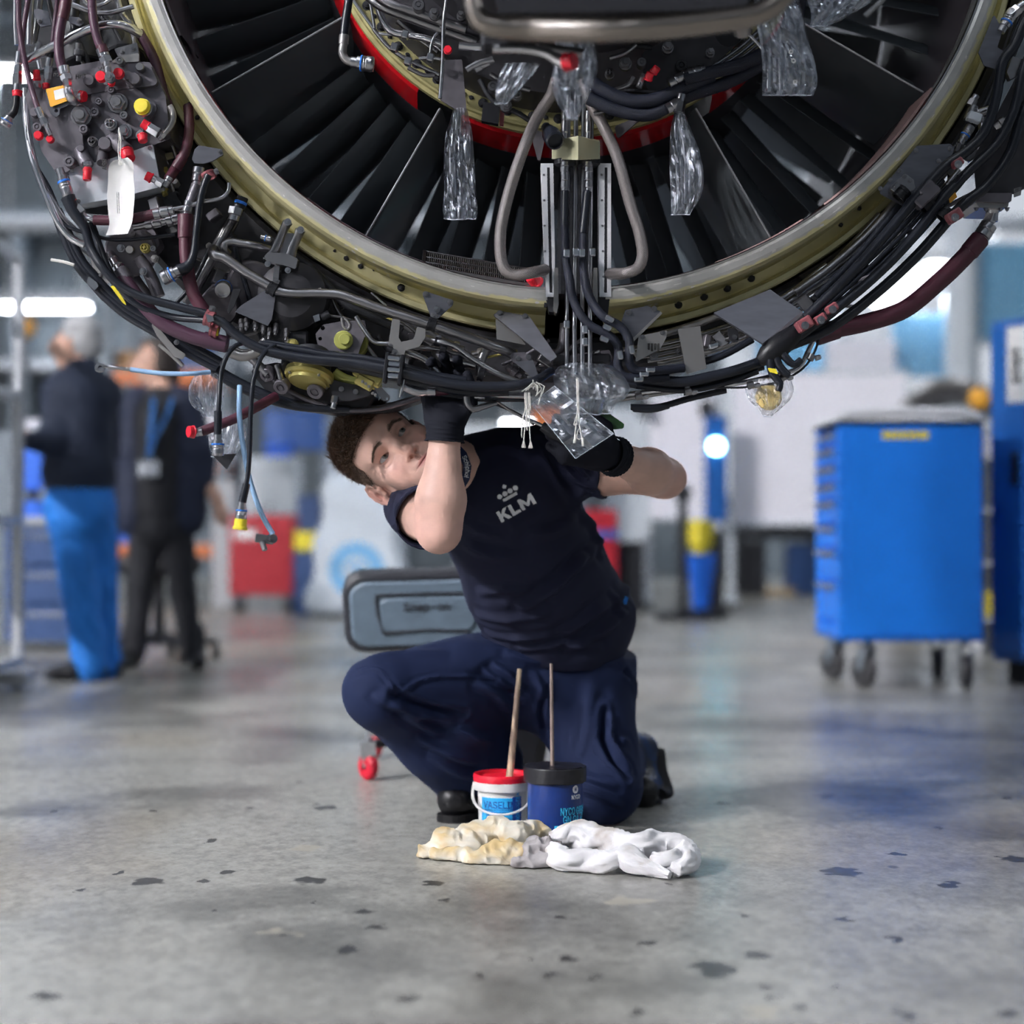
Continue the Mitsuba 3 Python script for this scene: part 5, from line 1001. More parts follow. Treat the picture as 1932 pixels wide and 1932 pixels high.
k = en('strap_clamp', cat(*[rbox(P(743, 676 + 11 * i, 3.315 + .003 * (i % 2)), (.026, .012, .009), roty(.1), .003) for i in range(4)]), M_CHROME, None, False, ); en('cushion', cat(rbox(P(729, 694, 3.325), (.008, .03, .06), roty(.12), .002), rbox(P(757, 699, 3.325), (.008, .03, .06), roty(.12), .002)), M_BLACK, k, False)
en('silver_bar', tube(np.c_[pts('762,716,3.34 755,750'), [.0055, .0055]], n=8, flat=.6), M_CHROME); k = hose(M_MAROON, 9.5, '820,738,3.36 850,734 880,722', [], name='hose'); ferr((806, 738), (822, 738), 3.355, 10.5, M_STEEL, k)
run('handle', M_DULL, [8, 8, 7, 6, 4], '880,748,3.37 884,766 893,772 912,767 938,760', None); ferr((895, 748), (915, 750), 3.37, 5, 'steel'); cab(3, '905,752,3.42 950,768 985,786 1008,800'); steel(2.4, '930,752,3.40 965,776 1005,798', M_PALE)
pl('belly_pan', M_CASE, '560,762 640,770 720,764 790,744 800,752 730,778 640,782 570,772', 3.50, .08, 3)
# ---- ring brackets left and right of the lower strut
pl('bracket', M_PLATE, '797,555 802,549 856,567 854,576 826,601 813,599', 3.43, .004, 3, bolts=((803, 555), (849, 570)), br=5); disc(824, 584, 3.426, 5, 12, M_STEEL, 'hex')
pl('bracket', M_PLATE, '930,594 943,586 999,597 1051,673 1039,682', 3.41, .004, 2, gx=-.0002, gy=-.0006, bolts=((943, 591), (991, 597)), br=5)
pl('bracket', M_PALE, '935,601 980,635 993,651 937,640', 3.45, .004, 1); pl('bracket', M_PLATE, '969,682 1006,680 1017,711 1010,717', 3.385, .004, 1); pl('bracket', M_CAST, '960,666 990,664 1006,680 968,684', 3.40, .02, 1, bolts=((977, 676), (997, 674)))
pl('bracket', M_PLATE, '1170,612 1180,585 1221,577 1248,588 1192,642 1176,642', 3.415, .004, 2, bolts=((1186, 590), (1234, 583)), br=5); pl('bracket_fold', M_PALE, '1246,588 1250,591 1194,646 1190,642', 3.405, .012, .4)
pl('bracket', M_PLATE, '1346,590 1453,546 1513,588 1439,648', 3.40, .004, 1, gx=.0002, gy=-.0007); pl('bracket_fold', M_CAST, '1513,588 1517,592 1444,652 1439,648', 3.372, .02, .4)
pl('bracket', M_PALE, '1205,634 1259,623 1257,637 1246,658 1199,683', 3.39, .004, 2, bolts=((1212, 636), (1250, 628)), br=4); pl('bracket', M_PALE, '1279,621 1321,615 1333,695 1296,706', 3.38, .006, 1.5, label='plain pale bracket plate')
en('lettering', cat([bxl(P(1222 + 6 * i, 656, 3.389) - [.0, .001, .004 + .003 * (i % 2)], P(1226 + 6 * i, 648, 3.389), .0003) for i in range(4)]), M_PRINT, None, False)
pl('bracket', M_DARK, '1372,618 1392,622 1394,644 1384,646 1376,640', 3.40, .006, 3, bolts=((1386, 636),), br=4)
for i in range(5): 
    r_ = .988 + .011 * i; en('steel_tube', tube(np.array([E3(a, r_, 3.50 - .012 * i) for a in np.linspace(6 + i, 31 - i, 14)]), .0048, 10), (M_STEEL, M_PALE, M_DULL)[i % 3])
for i in range(3): en('steel_tube', tube(np.array([E3(a, .99 + .018 * i, 3.47 - .02 * i) for a in np.linspace(28, 52, 14)]), .0075 - .001 * i, 10), (M_DULL, M_STEEL, M_DARK)[i])
en('rail', tube(pts('1205,640,3.46 1260,628 1330,606 1400,580'), .008, 8), M_PALE)
# ---- lower strut with rails, tubes and hoses
st = en('service_strut', cat(hull([E3(-1.0, r, y) for r in (.50, .87) for y in (3.57, 4.0)] + [E3(3.4, r, y) for r in (.50, .87) for y in (3.57, 4.0)])), M_DARK, None, False, label='dark strut carrying pipes through the fan duct')
for x0, x1, lab in ((1020, 1044, 'left'), (1129, 1153, 'right')):
    k = en('rail', plate([(x0, 308), (x1, 308), (x1 + (4 if lab == 'left' else 0), 560), (x0 + (10 if lab == 'left' else 2), 560)], 3.395, .05, 1), 'm_rail', None, False)
    en('groove', plate([(x0 + 12, 316), (x0 + 17, 316), (x0 + 22 - (6 if lab != 'left' else 0), 552), (x0 + 17 - (6 if lab != 'left' else 0), 552)], 3.3945, .002, 0), M_DARK, k, False)
    e0 = x1 + 2 if lab == 'left' else x0 - 9
    en('foot', plate([(e0, 505), (e0 + 7, 505), (e0 + 8, 575), (e0 + 4, 592), (e0 - 2, 585)], 3.385, .05, 1), M_PALE, k, False); en('shoe', plate([(x0 + 8, 558), (x1 + 8, 558), (x1 + 10, 590), (x0 + 16, 588)] if lab == 'left' else [(x0 - 6, 558), (x1 - 2, 558), (x1 - 6, 592), (x0 - 4, 598)], 3.40, .05, 1), M_DARK, k, False)
    for i in range(5): en('screw', boltm(P(x0 + 6 + i * .8, 330 + 48 * i, 3.395), (0, -1, 0), .0016), M_STEEL, k, 40)
gb = en('manifold_block', hull([P(x, y, d) for x, y, d in ((1041, 268, 3.40), (1041, 300, 3.40), (1091, 256, 3.345), (1091, 302, 3.345), (1132, 268, 3.385), (1132, 300, 3.385), (1045, 264, 3.47), (1130, 264, 3.47), (1045, 300, 3.47), (1130, 300, 3.47))]), 'm_gold_block', None, False, label='pale gold faceted block')
for x in (1066, 1112): en('port', lathe([(0, 0), (.022, 0), (.022, .010), (.016, .014), (0, .014)], P(x, 302, 3.40), (0, 0, -1), 20), M_DARK, gb, 30)
for x, xt in ((1068, 1066), (1107, 1110)):
    for y0, y1, r in ((210, 262, 7), (306, 330, 8.5), (330, 362, 7.5)): ferr((xt, y0), (xt - (1 if xt < 1080 else 0), y1), 3.385, r, 'steel')
NB = 'm_navy_braid'
run('navy_hose', NB, [7.5] * 3 + [8.5] * 10, '1066,360,3.385 1066,430 1068,490 1075,530,3.37 1079,557 1093,590,3.36 1115,615 1147,631 1166,653 1166,693 1176,709,3.36 1202,714 1260,712,3.38', uv=True)
run('navy_hose', NB, [7.5] * 3 + [8.5] * 9, '1108,360,3.385 1102,430 1100,480 1104,530,3.37 1115,566 1138,597,3.35 1171,617 1187,642 1187,684 1198,698,3.36 1225,700 1290,694,3.38', uv=True)
run('sleeve', M_CABLE, 8.5, '1066,362,3.383 1066,425'); run('sleeve', M_CABLE, 8.5, '1108,362,3.383 1101,440')
for x, yb, d in ((1069.5, 692, 3.40), (1084, 712, 3.385), (1098.5, 711, 3.385), (1113, 709, 3.385)): steel(4.6, f'{x + 3},180,3.43 {x + 2},300,3.43 {x},500,3.43 {x},560,3.41 {x},600,{d} {x},660 {x},{yb}', M_STEEL)
for x, y in ((1069.5, 612), (1104, 622), (1104, 645), (1069, 478), (1086, 476), (1098, 478), (1118, 476)): en('clip', rbox(P(x, y, 3.36), (.012, .016, .016), None, .002), M_CHROME, None, False)
for x, y, a in ((1150, 602, .5), (1145, 618, .5), (1140, 640, .4), (1192, 660, 1.4), (1170, 670, 1.4), (1227, 698, 0), (1215, 706, 0), (1205, 716, 0), (1346, 652, -.3)): en('clip', rbox(P(x, y, 3.342), (.018, .018, .010), roty(a), .002), M_CHROME, None, False)
en('manifold_head', cat(rbox(P(1095, 680, 3.44), (.12, .08, .02), None, .004), *[cyl(P(x, 690, 3.41), P(x, 740, 3.41), .007) for x in (1068, 1082, 1098, 1114, 1130)], rbox(P(1098, 742, 3.42), (.10, .05, .014), None, .003)), M_CASE, None, False)
pl('mount_plate', M_CAST, '1020,676 1150,660 1160,690 1150,700 1020,700', 3.46, .02, 3, bolts=((1050, 684), (1128, 682))); run('steel_tube', M_CAST, 10, '1040,670,3.47 1056,664 1064,640 1066,610')
for xs in ('1050,150,3.37 1040,179 1017,215 990,275,3.33 960,364 944,440 946,492 955,512 972,519 1000,515 1028,509,3.40', '1100,150,3.37 1112,189 1138,238 1165,298,3.33 1188,381 1208,447 1212,485 1203,506 1185,514 1150,517,3.40'): run('braided_hose', 'm_braid', 11, xs, uv=True, label='braided steel hose loop')
c = en('plug', cat(lathe([(0, 0), (.010, 0), (.010, .02), (.014, .022), (.014, .036), (.012, .04), (.018, .042), (.019, .075), (.015, .078), (.015, .07), (0, .07)], P(1030, 240, 3.40), P(1056, 278, 3.31) - P(1030, 240, 3.40), 20)), M_CABLE)
# ---- heat exchanger and loose bits lying in the duct
hx = [P(x, y, d) for x, y, d in ((797, 481, 3.50), (1000, 516, 3.50), (990, 547, 3.43), (794, 510, 3.43))]
u = unit(hx[1] - hx[0]); w = unit(hx[3] - hx[0]); nrm_ = unit(np.cross(u, w)); Lx, Wx = np.linalg.norm(hx[1] - hx[0]), np.linalg.norm(hx[3] - hx[0]); RX = np.stack([u, w, np.cross(u, w)], 1)
hk_ = en('heat_exchanger', cat([xf(bxl(a, b, .001), RX, hx[0]) for a, b in [((0, 0, -.012), (Lx, .004, .012)), ((0, Wx - .004, -.012), (Lx, Wx, .012)), ((0, 0, -.012), (.008, Wx, .012)), ((Lx - .008, 0, -.012), (Lx, Wx, .012)), ((0, Wx / 3 - .002, -.01), (Lx, Wx / 3 + .002, .012)), ((0, Wx * 2 / 3 - .002, -.01), (Lx, Wx * 2 / 3 + .002, .012))]]), M_DULL, None, False, label='finned heat exchanger grille')
en('back', xf(bxl((0, 0, .010), (Lx, Wx, .014), .001), RX, hx[0]), M_DARK, hk_, False)
k = en('fins', cat([xf(bxl((.010 + (Lx - .02) * i / 50, Wx * j / 3 + .003, -.009), (.0115 + (Lx - .02) * i / 50, Wx * (j + 1) / 3 - .003, .009), .0002), RX, hx[0]) for i in range(50) for j in range(3)]), M_PALE, hk_, False); labels[k] = {'kind': 'stuff'}
cap(1016, 536, 3.43, 13, (-.6, -.5, .5), 24, name='red_cap')
# ---- right side: harness, plates, fittings, tank, big maroon hose
cab(10, '1210,714,3.385 1245,718 1294,720 1325,714 1387,699 1445,679,3.40'); cab(8, '1180,722,3.41 1240,730 1300,728 1370,712 1440,690'); cab(6, '1200,728,3.40 1294,736 1370,722 1430,700'); cab(7, '1240,705,3.40 1300,690 1360,672 1420,640')
steel(4.5, '1150,748,3.42 1240,737 1304,729 1387,724 1470,706 1508,694 1522,668 1544,622', M_CHROME); steel(3.5, '1160,756,3.43 1240,744 1304,735 1380,728', M_PALE); steel(2, '1290,745,3.40 1330,733 1400,731 1440,727 1480,716 1515,695 1535,668 1548,630', M_DARK)
cab(6, '1190,768,3.44 1240,768 1300,752 1370,736'); cab(5, '1194,772,3.44 1230,774 1262,766')
for x, y, dx, dy in ((1205, 748, 25, -5), (1298, 739, 25, -4), (1416, 727, 25, -6), (1478, 712, 22, -12), (1530, 674, 14, -25)): clamp(x, y, 3.39, 6, (dx, dy), 12, M_DULL); ferr((x + 8, y + 2), (x + 18, y - 1), 3.38, 5, 'steel')
k = en('boot', tube(np.c_[pts('1432,682,3.38 1446,672 1468,654 1492,634 1512,618'), [.010, .021, .025, .021, .013]], n=14), M_BLACK)
for i in range(3): cab([8, 8, 7, 6], f'{1452 + 10 * i},{676 - 8 * i},3.37 {1458 + 12 * i},{706 - 16 * i} {1472 + 13 * i},{724 - 18 * i} {1468 + 22 * i},{738 - 30 * i}')
pl('label_band', M_YELLOW, '1448,694 1464,696 1468,706 1452,702', 3.36, .001, 1, label='yellow label band')
R1 = ['1960,-10,3.36 1931,45 1913,87 1892,116 1880,180 1866,230 1850,259 1820,288 1788,310 1747,352 1712,393 1660,455 1600,522 1520,600,3.37', '1965,60,3.37 1931,132 1913,207 1882,269 1830,321 1784,368 1710,462 1630,540 1545,606 1500,640,3.38', '1970,160,3.39 1932,205 1905,288 1862,350 1815,388 1730,482 1650,556 1560,622 1490,652,3.40', '1950,-40,3.43 1915,60 1880,150 1850,215 1800,280 1740,330 1690,395 1620,480 1540,560']
for i, q in enumerate(R1): cab([10, 9.5, 10, 7][i], q)
for i in range(4): cab(4.5, f'{1780 + 6 * i},{340 + 10 * i},3.42 {1700 + 6 * i},{430 + 10 * i} {1610 + 5 * i},{520 + 9 * i} {1530 + 5 * i},{590 + 8 * i} {1460},{645 + 6 * i}')
steel(3, '1450,660,3.41 1500,610 1560,555 1620,490', M_CHROME); steel(9, '1750,300,3.45 1700,370 1640,440 1560,510 1500,552', M_DULL); steel(7, '1440,600,3.47 1520,548 1600,470 1660,405', M_DULL); steel(6, '1400,596,3.46 1480,560 1560,500', M_STEEL)
for x, y, r in ((1517, 612, 14), (1547, 602, 10), (1569, 582, 10), (1800, 408, 13), (1806, 308, 9)):
    k = en('collar', cat(rbox(P(x, y, 3.345), (r * .0023, .03, r * .0017), roty(-.55), .003)), M_MAROON2, None, False); en('screw', boltm(P(x + 2, y + 2, 3.327), (0, -1, 0), .0055), M_STEEL, k, 40)
pl('bracket', M_PLATE, '1730,275 1793,271 1801,279 1797,291 1706,389 1658,364', 3.40, .004, 4, bolts=((1792, 281), (1771, 304), (1728, 284), (1697, 322), (1680, 340), (1661, 356)), br=4)
pl('bracket', M_DULL, '1708,327 1724,339 1727,356 1700,373 1679,362 1681,350', 3.38, .02, 4, bolts=((1706, 333), (1716, 341), (1685, 357), (1695, 365)), br=3.5)
pl('bracket', M_PLATE, '1875,27 1892,56 1882,89 1898,99 1884,132 1857,124 1846,99', 3.40, .004, 2); pl('bracket', M_DULL, '1910,106 1932,112 1926,140 1906,150 1900,136', 3.38, .02, 1)
for a, b in (((1690, 352), (1712, 344)), ((1735, 375), (1762, 362)), ((1775, 392), (1790, 380))): clamp((a[0] + b[0]) / 2, (a[1] + b[1]) / 2 + 18, 3.375, 12, (20, -22), 22)
en('block', cat(rbox(P(1752, 362, 3.36), (.035, .03, .03), roty(-.8), .003), rbox(P(1738, 380, 3.36), (.028, .03, .022), roty(-.8), .003)), M_CAST, None, False)
for a, b, r, kd in (((1812, 270), (1832, 238), 9, 'plug'), ((1832, 220), (1868, 205), 8, 'steel'), ((1830, 200), (1842, 180), 9, 'hex'), ((1888, 60), (1912, 20), 11, 'plug'), ((1905, 30), (1932, 8), 12, 'hex'), ((1806, 288), (1818, 262), 7, 'hex'), ((1826, 228), (1838, 200), 10, 'steel')): ferr(a, b, 3.40, r, kd)
en('label_block', cat(rbox(P(1838, 222, 3.38), (.028, .02, .018), roty(.35), .002)), M_PAINTW, None, False)
tk = en('oil_tank', cat(hull([P(x, y, d) for x, y in ((1836, 300), (1842, 366), (1912, 366), (1932, 345), (1990, 330), (1990, 120), (1930, 120), (1880, 230)) for d in (3.44, 3.75)])), M_CASE, None, False)
en('flange', plate([(1832, 364), (1910, 364), (1908, 380), (1896, 382), (1842, 380)], 3.42, .16, 2), M_CAST, tk, False); en('flange_plate', plate([(1838, 378), (1904, 378), (1902, 390), (1890, 393), (1848, 392)], 3.43, .12, 2), M_PALE, tk, False)
for x in (1842, 1860, 1888, 1900): en('bolt', boltm(P(x, 392, 3.43), (0, 0, -1), .004), M_DULL, tk, 40)
en('outlet', lathe([(0, 0), (.017, 0), (.012, .014), (.011, .03), (0, .03)], P(1872, 391, 3.46), (0, 0, -1), 18), M_STEEL, tk, 30)
pl('lug', M_PALE, '1912,356 1928,352 1926,368 1914,372', 3.44, .004, 1)
h = hose(M_MAROON, [16, 17, 17, 17, 17, 17, 17], '1852,448,3.46 1835,468 1808,497 1772,531 1706,584 1640,607 1560,624,3.44', [], label='thick maroon hose curving from the oil tank'); run('sleeve', M_MAROON, 18.5, '1580,621,3.445 1540,634,3.44', h); run('sleeve', M_MAROON, 18.5, '1850,450,3.46 1828,476', h)
ferr((1872, 402), (1860, 432), 3.46, 12, 'hex', h); ferr((1866, 424), (1848, 452), 3.46, 16, 'steel', h); pl('label_band', M_ORANGE, '1790,372 1802,362 1806,372 1792,384', 3.39, .001, 1)
# ---- core: pipes in front of the core casing
core = [(7, '706,-30,3.44 711,0 719,31 736,58 765,66 800,72,3.42 835,84,3.42', M_CHROME), (9, '700,-20,3.40 728,4,3.38 780,22 838,42 880,56', M_DULL), (9, '690,-10,3.42 719,12,3.40 790,40 868,68 900,80', M_DULL), (3, '660,-10,3.45 670,6 707,56 712,62 720,64 760,66 788,66 810,78 834,96', M_CHROME), (3, '695,-10,3.43 699,8 707,54', M_STEEL), (4, '705,55,3.45 715,68 736,91 775,116 829,141', M_STEEL),
        (3.5, '842,-10,3.33 841,8 837,41 835,116 830,186', M_CHROME), (8, '866,86,3.30 890,88 930,90', M_CHROME), (6, '880,132,3.30 900,120 930,112', M_STEEL), (3, '790,110,3.40 812,109 840,113', M_CHROME), (3, '812,106,3.40 813,88 820,68 826,62', M_STEEL), (5, '750,40,3.46 800,80 826,98', M_DULL), (4, '770,128,3.44 800,142 820,142', M_DULL),
        (4, '1290,172,3.36 1350,132 1400,98 1445,58', M_STEEL), (4, '1296,178,3.36 1356,138 1406,104 1452,66', M_DULL), (4, '1284,166,3.36 1344,126 1396,90 1440,50', M_STEEL), (3, '1402,58,3.30 1420,72 1438,92', M_CHROME), (4, '1120,215,3.36 1180,200 1240,198', M_DULL), (5, '1130,90,3.40 1180,86 1230,90', M_DARK), (4, '1150,110,3.38 1180,100 1200,84', M_STEEL), (5, '1160,170,3.34 1185,160 1195,145', M_STEEL), (4, '1130,170,3.36 1200,172 1250,176', M_DARK), (3, '1030,100,3.36 1046,112 1050,130', M_CHROME), (5, '905,150,3.38 930,190 980,215 1010,235', M_DARK), (5, '925,140,3.36 960,160 1000,170', M_DULL)]
for r, path, m in core: steel(r, path, m)
for x, y in ((765, 66), (744, 90), (770, 116), (812, 109), (837, 48)): en('clip', rbox(P(x, y, 3.395), (.014, .02, .016), roty(.3), .002), M_STEEL, None, False)
pl('panel', M_CAST, '835,113 872,112 878,180 880,210 872,214 830,188', 3.43, .006, 3); cap(845, 95, 3.32, 8, (0, -1, 0), 10); pl('pad', M_BLACK, '912,192 944,196 940,234 908,228', 3.44, .02, 2); pl('pad_edge', M_MAROON2, '944,200 952,204 950,236 942,234', 3.45, .015, 1)
pl('panel', M_CASE, '1210,100 1320,40 1400,40 1405,70 1300,165 1220,172', 3.40, .01, 12, holes=((1375, 62, 26),)); en('hole_back', lathe([(0, 0), (.034, 0), (.034, .02), (0, .02)], P(1375, 62, 3.43), (0, -1, 0), 20), M_BLACK); disc(1285, 125, 3.395, 11, 8, M_DARK, 'washer'); disc(1305, 63, 3.395, 6, 5, M_DARK, 'washer'); pl('gusset', M_CAST, '1000,240 1030,252 1020,300 1016,306 1006,270', 3.46, .01, 3); pl('gusset', M_CAST, '1240,205 1160,238 1165,262 1200,232', 3.48, .01, 4)
h = run('hose', M_CABLE, 8, '664,-30,3.36 658,0 652,40 648,74', label='black hose with a steel elbow'); ferr((649, 66), (648, 84), 3.355, 9.5, M_PALE, h); run('elbow', M_PALE, 8, '648,82,3.355 646,100 652,112 664,118', h); ferr((662, 117), (705, 122), 3.35, 14, 'plug', h)
for path, r in (('1105,145,3.33 1130,165 1180,188 1225,190 1290,166 1345,142', 13), ('1110,185,3.34 1160,206 1225,216 1268,196 1300,180 1380,152 1450,110 1495,55 1512,-20,3.30', 13), ('1290,150,3.32 1345,136 1420,112 1480,62 1502,-20,3.28', 13)): run('navy_hose', NB, r, path, uv=True)
for a, b, r, kd in (((1262, 158), (1300, 138), 10, 'steel'), ((1298, 140), (1330, 132), 12, 'steel'), ((1258, 206), (1284, 190), 10, 'steel'), ((1280, 212), (1286, 178), 11, 'hex'), ((1205, 165), (1215, 140), 6, 'steel'), ((895, 130), (930, 112), 9, 'steel')): ferr(a, b, 3.32, r, kd)
cap(1222, 152, 3.31, 8, (.3, -.4, .8), 16); cap(1232, 138, 3.31, 8, (.5, -.4, .6), 14); cap(958, 22, 3.30, 7, (0, -1, 0), 8)
for x, y, r, k in ((790, 12, 12, 'washer'), (820, 26, 9, 'hex'), (1180, 120, 10, 'hex'), (1210, 120, 9, 'washer'), (1260, 90, 9, 'hex'), (1340, 100, 7, 'hex'), (1150, 140, 8, 'socket'), (955, 200, 9, 'hex'), (975, 180, 8, 'socket'), (930, 165, 10, 'washer'), (870, 30, 7, 'hex'), (890, 45, 7, 'washer')): disc(x, y, 3.36, r, 12, M_DULL, k)
# big exhaust-side duct and pipe group nearest to the camera
mat('bronze_pipe', (.34, .30, .27), .22, 1.); run('duct_pipe', 'm_bronze_pipe', [15, 17, 20, 22, 24, 25, 24, 22, 20], '890,-30,2.55 892,10 904,38 935,50 1000,54 1150,56,2.5 1330,42 1440,22 1500,-30'); en('duct_body', hull([P(x, y, d) for x, y in ((930, -40), (940, 24), (1400, 18), (1440, -40)) for d in (2.6, 2.9)]), M_DARK, None, False)
c = run('steel_tube', M_CHROME, [9, 9, 10, 12, 15], '930,92,2.85 985,92 1030,100 1052,112 1066,118'); cap(1066, 118, 2.85, 17, (.8, -.55, 0), 22, sub=c); run('steel_tube', M_DULL, 9, '1010,88,2.9 1070,96 1100,100'); en('block', rbox(P(935, 70, 2.9), (.05, .05, .05), None, .006), M_DARK, None, False)
run('ring_loop', M_STEEL, 4.5, '1612,20,2.9 1628,2 1640,-15 1660,-20 1668,-5 1655,8 1632,30'); en('hose_end', cyl(P(1400, 60, 2.95), P(1404, 20, 2.9), .016), M_PALE, None)
# seeded small hardware over the dark parts of the harness belt
rs = np.random.RandomState(21)
for i in range(150):
    a = rs.uniform(-72, 2) if i < 105 else rs.uniform(8, 60); r_ = rs.uniform(1.0, 1.12 if a < -8 else 1.03); y = rs.uniform(3.44, 3.50); p = E3(a, r_, y); t_ = unit(E3(a + 4, r_ + rs.uniform(-.05, .05), y + rs.uniform(-.03, .03)) - p); m = [M_STEEL, M_DULL, M_CAST, M_DARK, M_PALE, M_GOLD][rs.choice(6, p=[.2, .25, .2, .17, .13, .05])]; k = i % 5
    if k == 0: en('fitting', hexn(p, [rs.randn() * .4, -1, rs.randn() * .4], rs.uniform(.005, .011), .016), m, None, False)
    elif k == 1: en('fitting', lathe([(0, 0), (.008, 0), (.008, .012), (.011, .014), (.011, .024), (.006, .026), (.006, .036), (0, .036)], p, t_, 12), m, None, 30)
    elif k == 2: en('fitting', rbox(p, rs.uniform(.012, .035, 3), frame(t_), .002), m, None, False)
    elif k == 3: en('steel_tube', tube(np.array([p, p + t_ * .05 + rs.randn(3) * .008, p + t_ * .11 + rs.randn(3) * .014]), rs.uniform(.0025, .005), 8), m)
    else: en('bolt', boltm(p, (0, -1, 0), rs.uniform(.004, .007)), m, None, 40)
# hoist beam and slings that carry the engine, above the frame
for sx in (-1, 1): en('sling', cat(tube(np.array([E3(180 - sx * 20, .99, 3.9), (EX + sx * .2, 3.9, EZ + 2.2), (EX + sx * .1, 3.9, 7.95)]), .02, 8, .1)), M_CABLE, None)
# ---------------------------------------------------------------- the kneeling mechanic
man = thing('person', 'young mechanic in navy T-shirt, cargo trousers and black gloves kneeling under the engine', 'person')
mat('skin', VC, .42, spec=.45)
def cloth_mat(key, col, n=1.0):
    mat(key, col, .82, spec=.25, sheen=.35)
cloth_mat('shirt', (.0110, .0135, .0330)); cloth_mat('trouser', (.007, .0135, .046)); mat('glove', (.0075, .0085, .014), .85, spec=.2)
mat('boot', (.006, .006, .0075), .36, spec=.4); mat('sole', (.005, .005, .006), .7, spec=.3); mat('hair', (.105, .062, .042), .40, spec=.5); mat('scalp', (.040, .025, .018), .7)
mat('logo_white', (.88, .89, .92), .7); mat('brow', (.12, .075, .052), .7); mat('eye', VC, .08, spec=.6); mat('strap_navy', (.012, .02, .075), .6); mat('tab_blue', (.02, .22, .72), .6)
KN = man
HR = np.array([[-.521, -.004, -.854], [-.240, -.959, .151], [-.819, .284, .498]]); HR = np.linalg.qr(HR)[0] * np.sign(np.diag(np.linalg.qr(HR)[1]))
HS, HO = 1.05, P(741.5, 839, 3.53)
hw = lambda p: HO + HS * (np.asarray(p, float) @ HR.T)
_nb = hw((0, -.088, -.075))
J = {
 'neck0': _nb, 'neck1': P(843, 884, 3.685),
 'shR': P(778, 952, 3.66), 'elR': P(828, 1000, 3.375), 'wrR': P(840, 815, 3.375), 'haR': P(838, 748, 3.41),
 'shL': P(1046, 876, 3.83), 'elL': P(1254, 902, 3.74), 'wrL': P(1152, 858, 3.51), 'haL': P(1082, 842, 3.44),
 'pel': P(1060, 1235, 4.06), 'wai': P(1035, 1140, 3.96), 'che': P(972, 985, 3.83), 'upc': P(930, 905, 3.77),
 'hiR': P(985, 1268, 3.98), 'knR': P(716, 1306, 3.79), 'anR': P(900, 1486, 4.06),
 'hiL': P(1118, 1265, 4.12), 'knL': P(1146, 1508, 3.905), 'anL': P(1178, 1418, 4.27),
}
